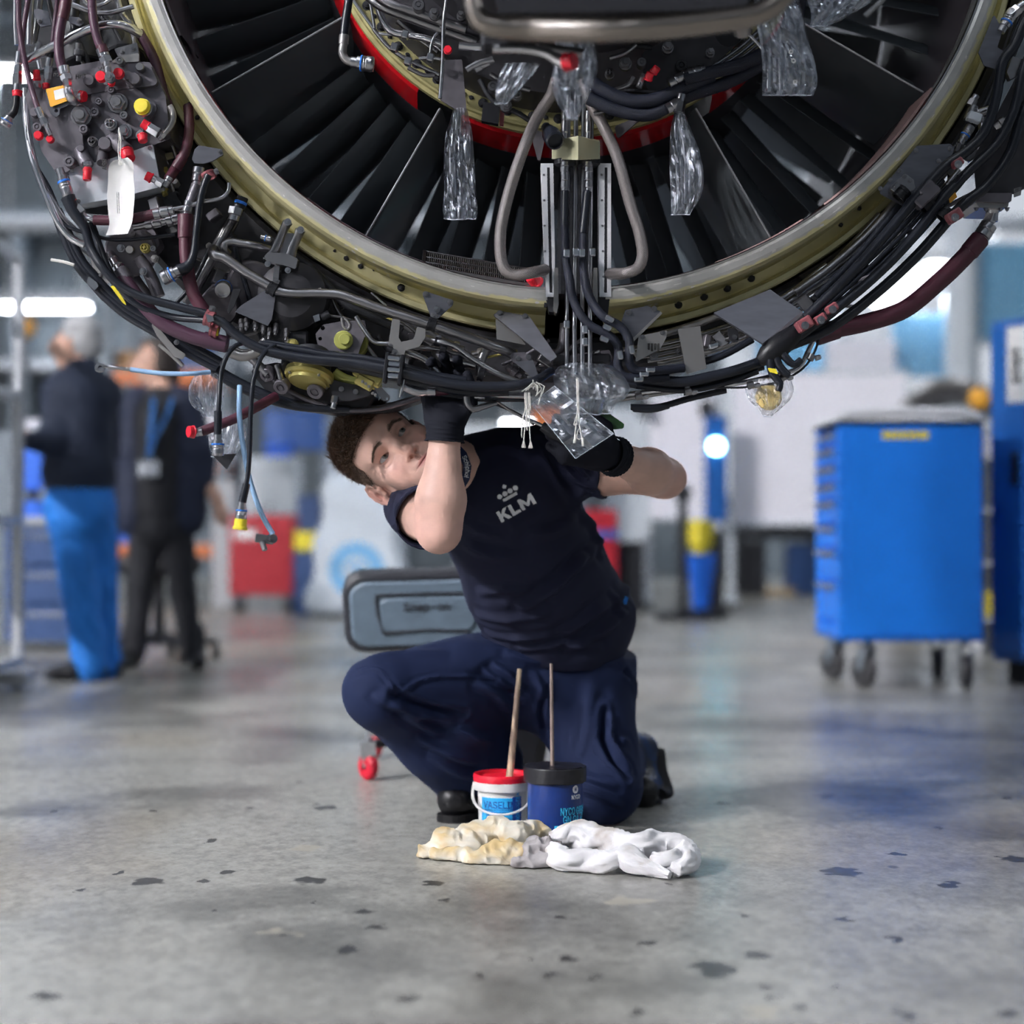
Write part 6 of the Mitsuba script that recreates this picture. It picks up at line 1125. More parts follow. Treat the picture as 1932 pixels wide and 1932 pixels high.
# head in its own frame: x to his right, y forward, z up, origin between the eyes
def headf(p):
    ax = np.abs(p[..., 0:1]); m = np.concatenate([ax, p[..., 1:]], -1)     # mirrored
    d = ell(p, (0, -.083, .030), (.0765, .098, .087))
    d = smin(d, ell(p, (0, -.030, .040), (.060, .050, .048)), .03)
    d = smin(d, ell(p, (0, -.040, -.045), (.058, .050, .062)), .03)
    d = smin(d, rc(m, (.055, -.075, -.062), (.014, -.002, -.104), .015, .016), .03)
    d = smin(d, ell(p, (0, .000, -.105), (.022, .016, .015)), .018)
    d = smin(d, ell(p, (0, -.040, -.080), (.045, .045, .030)), .025)
    d = smin(d, ell(m, (.047, -.019, -.028), (.020, .022, .016)), .025)
    d = smin(d, ell(m, (.034, -.016, -.055), (.024, .024, .028)), .025)
    d = smin(d, rc(m, (.046, -.006, .020), (.010, .009, .018), .008, .009), .014)
    d = smax(d, -ell(m, (.033, .016, -.002), (.017, .0175, .0115)), .012)          # eye sockets
    # eyelids with an almond opening
    lid = np.sqrt(((m - np.array([.0325, -.0105, 0], np.float32)) ** 2).sum(-1)) - .0138
    q = m - np.array([.0325, 0, 0], np.float32)
    zc = -.0002 + .10 * q[..., 0]
    op = np.maximum(np.abs(q[..., 2] - zc) - .0053 * np.clip(1 - (q[..., 0] / .0150) ** 2, 0, 1), -(q[..., 1] + .006))
    op = np.maximum(op, np.abs(q[..., 0]) - .0145)
    lid = smax(lid, -op, .0014)
    d = smin(d, lid, .004)
    d = smax(d, -(np.maximum(op, np.sqrt(((m - np.array([.0325, -.0105, 0], np.float32)) ** 2).sum(-1)) - .0205)), .0012)
    # nose
    nose = rc(p, (0, .009, .010), (0, .0215, -.036), .0072, .0102)
    nose = smin(nose, ell(p, (0, .0245, -.0395), (.0105, .0092, .0090)), .006)
    nose = smin(nose, ell(m, (.0125, .0135, -.0425), (.0068, .0100, .0072)), .006)
    nose = smin(nose, rc(p, (0, .020, -.046), (0, .009, -.052), .005, .006), .006)
    d = smin(d, nose, .011)
    d = smax(d, -ell(m, (.0064, .0175, -.0492), (.0038, .0062, .0034)), .003)
    # mouth
    d = smin(d, ell(p, (0, -.008, -.072), (.030, .0225, .024)), .014)
    lips = smin(rc(m, (.0235, .0035, -.0705), (.0045, .0135, -.0665), .0022, .0046), rc(m, (.0220, .0035, -.0725), (.000, .0125, -.0770), .0022, .0058), .002)
    d = smin(d, lips, .006)
    d = smax(d, -ell(p, (0, .0165, -.0714), (.0235, .0105, .0008)), .0022)
    d = smax(d, -ell(p, (0, .016, -.0590), (.0032, .0035, .006)), .004)           # philtrum
    d = smax(d, -ell(p, (0, .012, -.0890), (.014, .0045, .004)), .007)
    # ears
    ea = math.radians(16); e = m - np.array([.0755, -.092, -.012], np.float32); t = math.radians(24)
    u = np.stack([e[..., 0] * math.cos(t) + e[..., 1] * math.sin(t), -e[..., 0] * math.sin(t) + e[..., 1] * math.cos(t), e[..., 2]], -1)
    v = np.stack([u[..., 0], u[..., 1] * math.cos(ea) - u[..., 2] * math.sin(ea), u[..., 1] * math.sin(ea) + u[..., 2] * math.cos(ea)], -1)
    ear = ell(v, (.006, 0, 0), (.0052, .0175, .0300))
    ring = None
    pr = [(.004, .010, -.008), (.008, .014, .006), (.010, .0125, .020), (.011, .003, .029), (.011, -.008, .0265), (.011, -.0155, .014), (.010, -.0165, -.002), (.008, -.0125, -.016), (.006, -.004, -.026)]
    for a, b in zip(pr[:-1], pr[1:]):
        r_ = rc(v, a, b, .0036, .0036); ring = r_ if ring is None else smin(ring, r_, .003)
    ear = smax(ear, -ell(v, (.0130, .001, -.003), (.0080, .0090, .0120)), .004)
    ear = smin(ear, ring, .004)
    ear = smin(ear, rc(v, (.010, -.006, .018), (.009, -.008, -.008), .0026, .003), .004)
    ear = smin(ear, ell(v, (.005, .002, -.0285), (.0052, .0085, .0080)), .006)
    ear = smin(ear, ell(v, (.006, .0125, -.008), (.004, .004, .0065)), .004)
    d = smin(d, smin(ear, rc(v, (-.008, .004, .010), (-.006, .004, -.018), .009, .008), .006), .008)
    d = smin(d, rc(p, (0, -.088, -.045), np.linalg.inv(HR * HS) @ (J['neck1'] - HO), .052, .054), .03)
    return d
hv, hf = tets(headf, (-.115, -.20, -.16), (.115, .050, .135), .0022)
hv, hf = trimesh_smooth(hv, hf, 2)
hl = hv.copy(); hv = hw(hv)
# the rest of the body (4 mm), joined to the head into one surface
SH = unit(J['shL'] - J['shR'])
def bodyf(p):
    d = rc(p, J['neck0'], J['neck1'], .050, .056)
    for a, b, ra, rb, k in [('upc', 'che', .085, .095, .05), ('che', 'wai', .095, .095, .05), ('wai', 'pel', .095, .095, .05), ('neck1', 'upc', .055, .07, .05), ('shR', 'upc', .045, .06, .05), ('shL', 'upc', .045, .06, .05),
                            ('hiR', 'knR', .070, .050, .04), ('knR', 'anR', .045, .036, .03), ('hiL', 'knL', .070, .035, .04), ('knL', 'anL', .035, .034, .03)]:
        d = smin(d, rc(p, J[a], J[b], ra, rb), k)
    for s in 'RL':
        sh, el, wr, ha = J['sh' + s], J['el' + s], J['wr' + s], J['ha' + s]; fa = unit(wr - el); L = np.linalg.norm(wr - el); ua = unit(el - sh)
        arm = rc(p, sh, sh + ua * .12, .056, .050); arm = smin(arm, rc(p, sh + ua * .10, el, .050, .0415), .03)
        out = unit(-(sh - el) / np.linalg.norm(sh - el) - fa)     # the elbow's outer side
        fore = smin(rc(p, el, el + fa * L * .30, .0415, .0455), rc(p, el + fa * L * .30, wr, .0450, .0285), .03)
        fore = smin(fore, ell(p, el + out * .018, (.024, .024, .024)), .02)
        fore = smin(fore, rc(p, wr, wr + (ha - wr) * .6, .0275, .016), .02)
        d = smin(d, smin(arm, fore, .022), .03)
    return d
allj = np.array(list(J.values())); bv, bf = tets(bodyf, allj.min(0) - [.12, .16, .14], allj.max(0) + [.12, .16, .06], .0085); bv, bf = trimesh_smooth(bv, bf, 2)
def mani(v, f): return manifold3d.Manifold(manifold3d.Mesh(np.asarray(v, np.float32), np.asarray(f, np.uint32)))
def tomesh(m): q = m.to_mesh(); return np.asarray(q.vert_properties[:, :3], float), np.asarray(q.tri_verts, int)
hcut = mani(hv, hf); bm = mani(bv, bf)
if hcut.is_empty() or bm.is_empty(): raise RuntimeError(f'{hcut.status()} {bm.status()}')
fullv, fullf = tomesh(hcut + bm)
# skin colours: paler forearms, pink ear, elbow and cheeks, darker jaw, lips
loc = ((fullv - HO) @ HR) / HS; X, Y, Z = np.abs(loc[:, 0]), loc[:, 1], loc[:, 2]
sk = np.tile([.68, .43, .35], (len(fullv), 1))
def tint(w, c):
    global sk
    w = np.clip(w, 0, 1)[:, None]; sk = sk * (1 - w) + np.asarray(c) * w
nz = meshkit.fbm(fullv * 60, 3, 2)[:, None]; sk = sk * (.92 + .16 * nz)
gs = lambda c, r: np.exp(-((np.stack([X, Y, Z], 1) - np.asarray(c)) ** 2 / np.asarray(r) ** 2).sum(1))
tint(.35 * gs((.040, 0, -.040), (.022, .03, .020)), (.66, .28, .24))
tint(.45 * gs((.085, -.095, -.012), (.016, .022, .034)), (.66, .24, .21))
tint(.30 * gs((0, .03, -.042), (.012, .02, .012)), (.64, .27, .22))
jaw = np.clip((-.060 - Z) / .02, 0, 1) * (X < .085) * (Y > -.11) * (Y < .034) * (Z > -.13)
tint(.33 * jaw + .2 * gs((0, .015, -.058), (.024, .02, .008)), (.26, .18, .16))
lipm = np.clip(1.7 - np.sqrt((X / .0235) ** 2 + ((Z + .0722) / .0088) ** 2) * 1.7, 0, 1) * (Y > -.002); tint(.8 * lipm, (.50, .19, .185))
tint(.5 * gs((.0325, .002, -.006), (.016, .02, .0045)), (.46, .22, .19))
tint(.40 * gs((.0325, .004, .012), (.019, .02, .007)), (.40, .23, .18))
hairzone = lambda x, y, z: np.clip((z - np.where(y > -.030, .052 - .10 * np.clip(np.abs(x) - .034, 0, .04), np.where(y > -.075, .020 - .62 * (-.030 - y) , np.where(y > -.112, .012, -.028)))) / .012, 0, 1)
hz_ = hairzone(loc[:, 0], Y, Z) * (X < .0855) * (Z > -.09) * (np.linalg.norm(fullv - HO, axis=1) < .24)
tint(.55 * hz_, (.10, .065, .05))
for s in 'RL':
    e = np.exp(-(((fullv - J['el' + s]) ** 2).sum(1)) / .045 ** 2); tint(.35 * e, (.62, .24, .22))
add('body', (fullv, fullf), 'm_skin', KN, True, color=sk)
# eyes
for sx in (1, -1):
    c = np.array([sx * .0325, -.0105, 0]); g = unit([-.34, .92, .13])
    s = trimesh.creation.icosphere(4, .0122); v = np.array(s.vertices); a = np.degrees(np.arccos(np.clip(v @ g / .0122, -1, 1)))
    v = v + (np.clip(28 - a, 0, 28) / 28)[:, None] * g * .0006
    col = np.tile([.50, .46, .45], (len(v), 1)); col[a < 32] = [.05, .055, .055]; col[a < 29.5] = [.11, .125, .12]; col[a < 13] = [.004, .004, .004]
    add('eye', (hw(c + v), np.array(s.faces)), 'm_eye', KN, True, color=col)
# eyebrows, hair: many short strands
rs = np.random.RandomState(11)
_htree = trimesh.Trimesh(hl, hf, process=False); hnorm = vnormals(hl, hf)
if ((hl - [0, -.08, .02]) * hnorm).sum(1).mean() < 0: hnorm = -hnorm
def strands(roots, dirs, lens, w, lift=None, segs=3, droop=.0):
    """Tapered three-sided hairs in the head's frame."""
    n = len(roots); t = np.linspace(0, 1, segs + 1)
    side = np.cross(dirs, rs.randn(n, 3)); side /= np.linalg.norm(side, axis=1, keepdims=True); oth = np.cross(dirs, side)
    bend = rs.randn(n, 3) * .12
    P_ = roots[:, None] + (dirs[:, None] * t[None, :, None] + (bend[:, None] + (lift[:, None] if lift is not None else 0)) * (t ** 2)[None, :, None]) * lens[:, None, None]
    wd = (w * (1 - .75 * t ** 1.5))[None, :, None]
    v = np.stack([P_ + wd * side[:, None], P_ + wd * (-.5 * side + .866 * oth)[:, None], P_ + wd * (-.5 * side - .866 * oth)[:, None]], 2).reshape(-1, 3)
    b = (np.arange(n) * (segs + 1) * 3)[:, None, None]; k = np.arange(segs)[None, :, None] * 3; f = []
    for j in range(3):
        j2 = (j + 1) % 3; f += [np.stack(np.broadcast_arrays(b + k + j, b + k + j2, b + k + 3 + j2), -1).reshape(-1, 3), np.stack(np.broadcast_arrays(b + k + j, b + k + 3 + j2, b + k + 3 + j), -1).reshape(-1, 3)]
    return v, np.vstack(f)
fa_ = np.array(_htree.area_faces); cen = hl[hf].mean(1); hz = hairzone(cen[:, 0], cen[:, 1], cen[:, 2]) * (np.abs(cen[:, 0]) < .0805) * (cen[:, 2] > -.075)
nrm = hnorm[hf].mean(1)
inner = (cen[:, 1] > -.105) & (cen[:, 1] < -.075) & (np.abs(cen[:, 0]) > .072) & (cen[:, 2] < .018); hz = hz * ~inner
pick = rs.choice(len(hf), 17000, p=hz * fa_ / (hz * fa_).sum()); bc = rs.dirichlet([1, 1, 1], len(pick))
root = (hl[hf[pick]] * bc[:, :, None]).sum(1); nn = nrm[pick]; nn /= np.linalg.norm(nn, axis=1, keepdims=True)
top = np.clip((root[:, 2] - .045) / .05, 0, 1) ; 
flow = np.stack([-.25 - .2 * (root[:, 0] / .08) * (1 - top), .9 * top + .12, -.85 * (1 - top) + .0 * top], 1); flow += .10 * np.stack([np.sin(root[:, 1] * 130 + root[:, 0] * 60), np.cos(root[:, 0] * 110), np.sin(root[:, 0] * 90 + 1)], 1)
flow -= nn * (flow * nn).sum(1, keepdims=True); flow /= np.linalg.norm(flow, axis=1, keepdims=True)
dirs = flow * (.75) + nn * (.45 + .55 * top)[:, None] + rs.randn(len(root), 3) * .10; dirs /= np.linalg.norm(dirs, axis=1, keepdims=True)
lens = (.0055 + .028 * top ** .8) * rs.uniform(.7, 1.25, len(root)) * np.clip(hairzone(root[:, 0], root[:, 1], root[:, 2] - .006) + .25, 0, 1)
lift = -nn * (.25 + .15 * top)[:, None]
scalpf = lambda p: ell(p, (0, -.083, .030), (.0765, .098, .087))
# under-layer close to the scalp so that no skin shows between the strands
keep = np.where((hairzone(hl[:, 0], hl[:, 1], hl[:, 2]) > .6) & (np.abs(hl[:, 0]) < .079) & (hl[:, 2] > -.07), 1, 0); ff = hf[keep[hf].all(1)]
u = np.unique(ff); mp = -np.ones(len(hl), int); mp[u] = np.arange(len(u)); tp = np.clip((hl[u, 2] - .045) / .05, 0, 1)
thick = (.0004 + .0185 * tp) * np.clip((hairzone(hl[u, 0], hl[u, 1], hl[u, 2] - .012)), .0, 1) + .0003
thick = thick * (.45 + 1.1 * meshkit.fbm(hl[u] * [240, 90, 240], 3, 4))
hk = add('hair', (hw(hl[u] + hnorm[u] * thick[:, None]), mp[ff]), 'm_scalp', KN, True, label='short brown hair, cropped at the sides')
k = add('strands', (lambda m: (hw(m[0]), m[1]))(strands(root + nn * (.0006 + .012 * top ** 1.5)[:, None], dirs, lens, .00062, lift)), 'm_hair', hk, False); labels[k] = {'kind': 'stuff'}
for sx in (1, -1):
    n = 260; t = rs.rand(n); x = .012 + .038 * t; zc = .0165 + .0075 * np.sin(np.clip(t * 1.15, 0, 1) * 2.6) - .004 * t; q = np.stack([sx * x, np.full(n, .06), zc + rs.randn(n) * .0022 * (1 - .5 * t)], 1)
    locs, ir, it = _htree.ray.intersects_location(q, np.tile([0, -1., 0], (n, 1)), multiple_hits=False)
    nn2 = hnorm[hf[it]].mean(1); fd = np.stack([sx * (.9 + 0 * ir), -.15 + 0. * ir, .35 - .9 * t[ir]], 1); fd += nn2 * .25 + rs.randn(len(ir), 3) * .12; fd /= np.linalg.norm(fd, axis=1, keepdims=True)
    k = add('eyebrow', (lambda m: (hw(m[0]), m[1]))(strands(locs, fd, rs.uniform(.005, .0085, len(ir)), .00028)), 'm_brow', KN, False); labels[k] = {'kind': 'stuff'}

# clothes -----------------------------------------------------------------
def drape(v, f, folds, amp_noise=.0025, scale=14., seed=1, stretch=(1, 1, 1)):
    """Cloth relief: fine noise plus folds along lines measured in pixels (points, width m, height m)."""
    n = vnormals(v, f); 
    h = amp_noise * 2 * (meshkit.fbm(v * scale * np.asarray(stretch), 3, seed) - .5)
    for px, w, a in folds:
        q, _ = seen(v, f, px); q = q[~np.isnan(q[:, 0])]
        if len(q) < 2: continue
        best = np.full(len(v), 9.); fade = np.zeros(len(v)); m = len(q) - 1
        for i in range(m):
            dd, t = segdist(v, q[i], q[i + 1]); b = dd < best; best = np.where(b, dd, best); fade = np.where(b, (i + t) / m, fade)
        h += 1.6 * a * np.exp(-(best / w) ** 2) * np.sqrt(np.clip(np.sin(np.pi * np.clip(fade, .02, .98)), 0, 1)) - .7 * a * np.exp(-((best - 2.1 * w) / (1.2 * w)) ** 2)
    return v + n * h[:, None], f
def orient(v, f):
    n = np.cross(v[f[:, 1]] - v[f[:, 0]], v[f[:, 2]] - v[f[:, 0]]); vol = (v[f[:, 0]] * n).sum() / 6
    return (v, f) if vol > 0 else (v, f[:, ::-1])
TAX = unit(J['upc'] - J['pel'])          # up along the trunk
TR = np.stack([unit(SH - TAX * (SH @ TAX)), np.zeros(3), TAX], 1); TR[:, 1] = np.cross(TR[:, 2], TR[:, 0])
sleR0, sleR1 = J['shR'], J['shR'] + (J['elR'] - J['shR']) * .56
sleL0, sleL1 = J['shL'], J['shL'] + (J['elL'] - J['shL']) * .50
WN = unit([.19, -.12, .97]).astype(np.float32)
def shirtf(p):
    d = ell(p, P(1060, 1192, 4.02), (.196, .142, .15), TR)
    d = smin(d, ell(p, P(1012, 1085, 3.92), (.178, .136, .16), TR), .08)
    d = smin(d, ell(p, P(962, 965, 3.83), (.168, .128, .16), TR), .08)
    d = smin(d, rc(p, P(905, 905, 3.75), P(1020, 862, 3.83), .088, .070), .06)
    d = smin(d, rc(p, P(880, 888, 3.735), P(935, 885, 3.77), .064, .078), .05)
    d = smin(d, rc(p, P(890, 915, 3.75), J['shR'] + [.02, .02, 0], .085, .068), .05)
    for a, b, r, r1 in ((sleR0 + [.01, 0, .0], sleR1, .071, .068), (sleL0, sleL1, .070, .066)):
        u = unit(b - a).astype(np.float32); s = rc(p, a, b, r, r1); s = smax(s, (p - b.astype(np.float32)) @ u, .006); d = smin(d, s, .035)
    for b, u, r in ((sleR1, unit(sleR1 - sleR0), .062), (sleL1, unit(sleL1 - sleL0), .060)):
        d = smax(d, -rc(p, b - u * .06, b + u * .04, r - .006, r), .004)
    # hem and neck
    hem = (p - P(1058, 1243, 4.05).astype(np.float32)) @ (-WN); d = smax(d, hem, .006)
    u = unit(J['neck1'] - J['neck0']); d = smax(d, -rc(p, J['neck0'] + u * .005, J['neck1'] + u * .006, .056, .056), .004)
    return d
lo = P(690, 1290, 3.6); hi = P(1230, 760, 4.2)
sv, sf = nets(shirtf, (lo[0], 3.42, lo[2]), (hi[0], 4.28, hi[2]), .0055); sv, sf = orient(*trimesh_smooth(sv, sf, 3))
SF = [([(1132, 1022), (1090, 1065), (1045, 1112), (990, 1148)], .011, .010), ([(1186, 1108), (1130, 1150), (1068, 1194)], .012, .010), ([(1100, 1050), (1062, 1086), (1018, 1124)], .009, .006), ([(1190, 1150), (1140, 1190), (1080, 1225)], .010, .008),
      ([(1092, 935), (1118, 990), (1140, 1045)], .012, .007), ([(1020, 832), (1040, 866), (1062, 902), (1086, 927)], .008, -.007), ([(1066, 886), (1090, 906), (1116, 922)], .007, .006), ([(1080, 868), (1105, 890), (1135, 905)], .007, .005),
      ([(905, 1120), (950, 1112), (1000, 1118)], .009, .005), ([(900, 1160), (960, 1170), (1030, 1160)], .009, .006), ([(918, 1195), (980, 1205), (1050, 1200)], .008, .006), ([(985, 1225), (1060, 1215), (1130, 1222)], .008, .006),
      ([(872, 985), (900, 1000), (935, 1010)], .011, .005), ([(880, 1030), (925, 1050), (970, 1052)], .012, .006), ([(1010, 1010), (1050, 1000), (1090, 975)], .012, .005), ([(905, 850), (945, 842), (985, 850)], .012, .004),
      ([(745, 990), (752, 1030), (770, 1052)], .010, .006), ([(735, 960), (748, 1000)], .008, .005), ([(850, 1075), (870, 1110), (890, 1150)], .009, .006), ([(1160, 1120), (1180, 1160), (1196, 1205)], .010, .007)]
sv, sf = drape(sv, sf, SF, .0030, 11., 3)
shirt = add('t_shirt', (sv, sf), 'm_shirt', KN, True, label='dark navy T-shirt with white airline emblem')
# collar rib
u = unit(J['neck1'] - J['neck0']); fr = frame(u); cc = J['neck1'] + u * .004
add('collar', tube(np.array([cc + .0580 * (fr[:, 0] * math.cos(a) + fr[:, 1] * math.sin(a)) for a in np.linspace(0, 2 * np.pi, 40)]), .0075, 8, .01, straight=True), 'm_shirt', shirt)
# emblem: crown of four discs, a cross, a bar, over three letters
def lp(pl, ox, oy, sc, ang):
    c, s = math.cos(ang), math.sin(ang); f = lambda x, y: (ox + sc * (x * c + y * s), oy + sc * (x * s - y * c)); return Polygon([f(*q) for q in pl])
A0 = math.radians(-29.5); ox, oy = 946.5, 986.5
K = [[(0, 0), (.30, 0), (.30, .28), (.40, .40), (.66, 0), (1.04, 0), (.62, .60), (1.02, 1), (.63, 1), (.30, .62), (.30, 1), (0, 1)]]
Lt = [[(1.10, 0), (1.92, 0), (1.92, .27), (1.42, .27), (1.42, 1), (1.10, 1)]]
Mt = [[(2.02, 0), (2.32, 0), (2.32, .56), (2.60, .12), (2.78, .12), (3.06, .56), (3.06, 0), (3.37, 0), (3.37, 1), (3.06, 1), (2.69, .44), (2.32, 1), (2.02, 1)]]
em = [lp(q, ox, oy, 22.5, A0) for L_ in (K, Lt, Mt) for q in L_]
em.append(lp([(1.02, 1.42), (2.36, 1.42), (2.36, 1.68), (1.02, 1.68)], ox, oy, 22.5, A0))
for i in range(4):
    c = lp([(.93 + .50 * i, 1.98), (.94 + .50 * i, 1.98), (.94 + .50 * i, 1.99)], ox, oy, 22.5, A0).centroid; em.append(c.buffer(5.0 if i else 4.8, quad_segs=6))
em += [lp([(1.60, 2.34), (1.77, 2.34), (1.77, 2.44), (1.87, 2.44), (1.87, 2.60), (1.77, 2.60), (1.77, 2.72), (1.60, 2.72), (1.60, 2.60), (1.50, 2.60), (1.50, 2.44), (1.60, 2.44)], ox, oy, 22.5, A0)]
em[-1] = em[-1]
add('emblem', cat([projected(sv, sf, g, .0022) for g in em]), 'm_logo_white', shirt, True, label='white crown emblem over the letters KLM')
# lanyard at the neck with white lettering
nkf = lambda p: smin(smin(rc(p, J['neck0'], J['neck1'], .0505, .0565), rc(p, J['neck1'], J['upc'], .056, .075), .05), rc(p, J['shR'], J['upc'], .045, .062), .05)
nq = np.array([J['neck0'], J['neck1'], J['upc'], J['shR']]); nkv, nkm = orient(*nets(nkf, nq.min(0) - .1, nq.max(0) + .1, .006))
band = LineString([(838, 826), (858, 840), (874, 858), (882, 880), (879, 902), (866, 924), (846, 938)]).buffer(7.5, cap_style=2)
lk_ = add('lanyard', projected(nkv, nkm, band, .003), 'm_strap_navy', KN, True, label='dark blue lanyard with white lettering')
tm = flatten_text('Schiphol', 8.5, True, 1.); tp_ = spline(np.array([(866, 849), (874, 858), (882, 880), (879, 902), (866, 924)], float), .5); tl = np.concatenate([[0], np.cumsum(np.linalg.norm(np.diff(tp_, axis=0), axis=1))]); td = np.gradient(tp_, axis=0); td /= np.linalg.norm(td, axis=1, keepdims=True)
tx, ty = tm[0][:, 0] * .9 + 14, tm[0][:, 1] - 4.; ct_ = np.stack([np.interp(tx, tl, tp_[:, k]) for k in (0, 1)], 1); tt = np.stack([np.interp(tx, tl, td[:, k]) for k in (0, 1)], 1); tpx = ct_ + ty[:, None] * np.stack([tt[:, 1], -tt[:, 0]], 1)
add('lettering', projected(nkv, nkm, (np.c_[tpx, np.where(tm[0][:, 2] < .5, 0., 1.)], tm[1]), .0045), 'm_logo_white', lk_, True)
# trousers
def trousf(p):
    d = ell(p, P(1050, 1262, 4.05), (.172, .142, .10), TR)
    d = smin(d, rc(p, J['hiR'] + [.0, 0, .01], J['knR'], .112, .078), .07)
    for kn, an, e, r0, r1, k in ((J['knR'], J['anR'], .96, .074, .078, .035), (J['knL'] + [0, .01, .02], J['anL'], .70, .064, .068, .03)):
        u = unit(an - kn).astype(np.float32); b = (kn + (an - kn) * e).astype(np.float32)
        d = smin(d, smax(rc(p, kn, kn + (an - kn) * (e + .08), r0, r1), (p - b) @ u, .005), k)
    d = smin(d, rc(p, P(845, 1385, 3.92), P(918, 1440, 4.03), .098, .088), .05)
    d = smin(d, rc(p, J['hiL'] + [-.03, -.03, 0], J['knL'] + [-.020, 0.02, .04], .135, .088), .07)
    d = smin(d, ell(p, P(1172, 1425, 3.98), (.035, .06, .075)), .03)                # cargo pocket
    d = smax(d, (p - P(1058, 1212, 4.05).astype(np.float32)) @ WN, .006)
    d = smax(d, .003 - p[..., 2], .004)
    return d
lo = P(620, 1600, 4.0); hi = P(1260, 1170, 4.2)
tv, tf = nets(trousf, (lo[0], 3.62, -.02), (hi[0], 4.42, hi[2]), .0058); tv, tf = orient(*trimesh_smooth(tv, tf, 3))
TF = [([(743, 1308), (785, 1328), (823, 1340), (874, 1344)], .008, -.009), ([(712, 1318), (735, 1332), (760, 1340)], .008, .006), ([(765, 1350), (795, 1368), (825, 1386)], .008, .008), ([(745, 1330), (790, 1352), (850, 1362)], .008, .007),
      ([(920, 1268), (945, 1285), (968, 1302)], .007, .007), ([(935, 1258), (962, 1275), (985, 1300)], .007, .006), ([(905, 1290), (940, 1310), (965, 1340)], .009, .007), ([(668, 1268), (715, 1262), (742, 1300), (748, 1312)], .004, .0035), ([(748, 1312), (790, 1285), (830, 1276), (930, 1278)], .004, .0035),
      ([(1142, 1340), (1138, 1391), (1156, 1435), (1182, 1467)], .007, -.011), ([(1150, 1350), (1150, 1395), (1170, 1430), (1190, 1450)], .007, .008), ([(1152, 1232), (1178, 1268), (1200, 1302)], .006, -.006), ([(1165, 1395), (1185, 1400)], .008, .006),
      ([(1030, 1300), (1020, 1345), (1032, 1400)], .006, -.006), ([(1010, 1275), (1030, 1320)], .008, .005), ([(1085, 1480), (1130, 1500), (1170, 1520)], .008, .006), ([(1080, 1455), (1120, 1470), (1160, 1480)], .008, .005), ([(800, 1400), (850, 1425), (900, 1440)], .010, .008), ([(820, 1430), (870, 1460), (905, 1470)], .010, .007), ([(860, 1375), (900, 1395), (930, 1400)], .010, .006),
      ([(700, 1238), (760, 1232), (830, 1230)], .012, .004), ([(1120, 1290), (1110, 1340), (1115, 1400)], .014, .004), ([(960, 1235), (1010, 1250), (1060, 1248)], .008, .005)]
tv, tf = drape(tv, tf, TF, .0032, 12., 8)
tv[:, 2] = np.maximum(tv[:, 2], .002)
tr = add('trousers', (tv, tf), 'm_trouser', KN, True, label='navy cargo work trousers')
for ln in ([(672, 1262), (700, 1256), (725, 1268), (742, 1300), (747, 1312)], [(747, 1312), (770, 1295), (800, 1280), (840, 1277), (890, 1278), (935, 1282)], [(1000, 1305), (1012, 1350), (1022, 1400), (1030, 1440)], [(1150, 1232), (1172, 1256), (1192, 1292), (1202, 1310)], [(1142, 1342), (1126, 1380), (1119, 1415), (1150, 1448), (1186, 1474)]):
    q, n_ = seen(tv, tf, [tuple(x) for x in spline(np.array(ln, float), 8)]); q = q[~np.isnan(q[:, 0])]
    if len(q) > 3: add('seam', tube(q, .0012, 5, .01, straight=True), 'm_trouser', tr)
wb = P(1058, 1215, 4.05)
q = P(1177, 1138, 3.99); add('side_tab', rbox(q, (.012, .006, .032), roty(.35), .002), 'm_tab_blue', shirt, False, label='small blue tab on the side seam')
# boots
def bootmesh(ank, heel, ball, toe, up, r=1.0):
    def fn(p):
        d = rc(p, ank + up * .15, ank, .050 * r, .052 * r); d = smin(d, rc(p, ank, heel, .050 * r, .040 * r), .03)
        d = smin(d, rc(p, ank * .55 + ball * .45, ball, .046 * r, .046 * r), .03); d = smin(d, rc(p, heel, ball, .038 * r, .042 * r), .03); d = smin(d, rc(p, ball, toe, .048 * r, .042 * r), .02)
        return smax(d, .012 - p[..., 2], .006) if heel[2] < .08 else d
    q = np.array([ank + up * .15, heel, ball, toe]); return trimesh_smooth(*nets(fn, q.min(0) - .08, q.max(0) + .08, .006), 2)
a = J['anR']; he = P(935, 1515, 4.13); he[2] = .055; ba = P(880, 1520, 4.0); ba[2] = .052; to = P(858, 1527, 3.95); to[2] = .050
bk = add('boot', bootmesh(a + [0, .02, .01], he, ba, to, unit(J['knR'] - J['anR'])), 'm_boot', KN)
add('sole', cat([xf(hull([(*(c + np.array([math.cos(t) * r, math.sin(t) * r, 0]))[:2], z) for c, r in ((he, .038), (ba, .045), (to, .042)) for t in np.linspace(0, 6.28, 14) for z in (.001, .018)]))]), 'm_sole', bk, 30)
a = J['anL']; up = unit(J['knL'] - J['anL']); dn = unit(np.array([.10, -.10, -1])); fwd = unit(np.array([.20, -.42, -.86]))
he = a + np.array([.045, .062, -.005]); ba = a + fwd * .105 + [.02, 0, 0]; to = P(1212, 1494, 4.16)
bk = add('boot', bootmesh(a, he, ba, to, up * .8), 'm_boot', KN)
sd = unit(np.array([.80, .55, -.1])); prp = unit(np.cross(sd, to - he))
ss = [he + sd * .036, (he + ba) / 2 + sd * .040, ba + sd * .042, to + sd * .026]
add('sole', tube(np.array([[*q, w] for q, w in zip(ss, (.036, .036, .047, .040))]), n=14, step=.01, flat=.38), 'm_sole', bk)
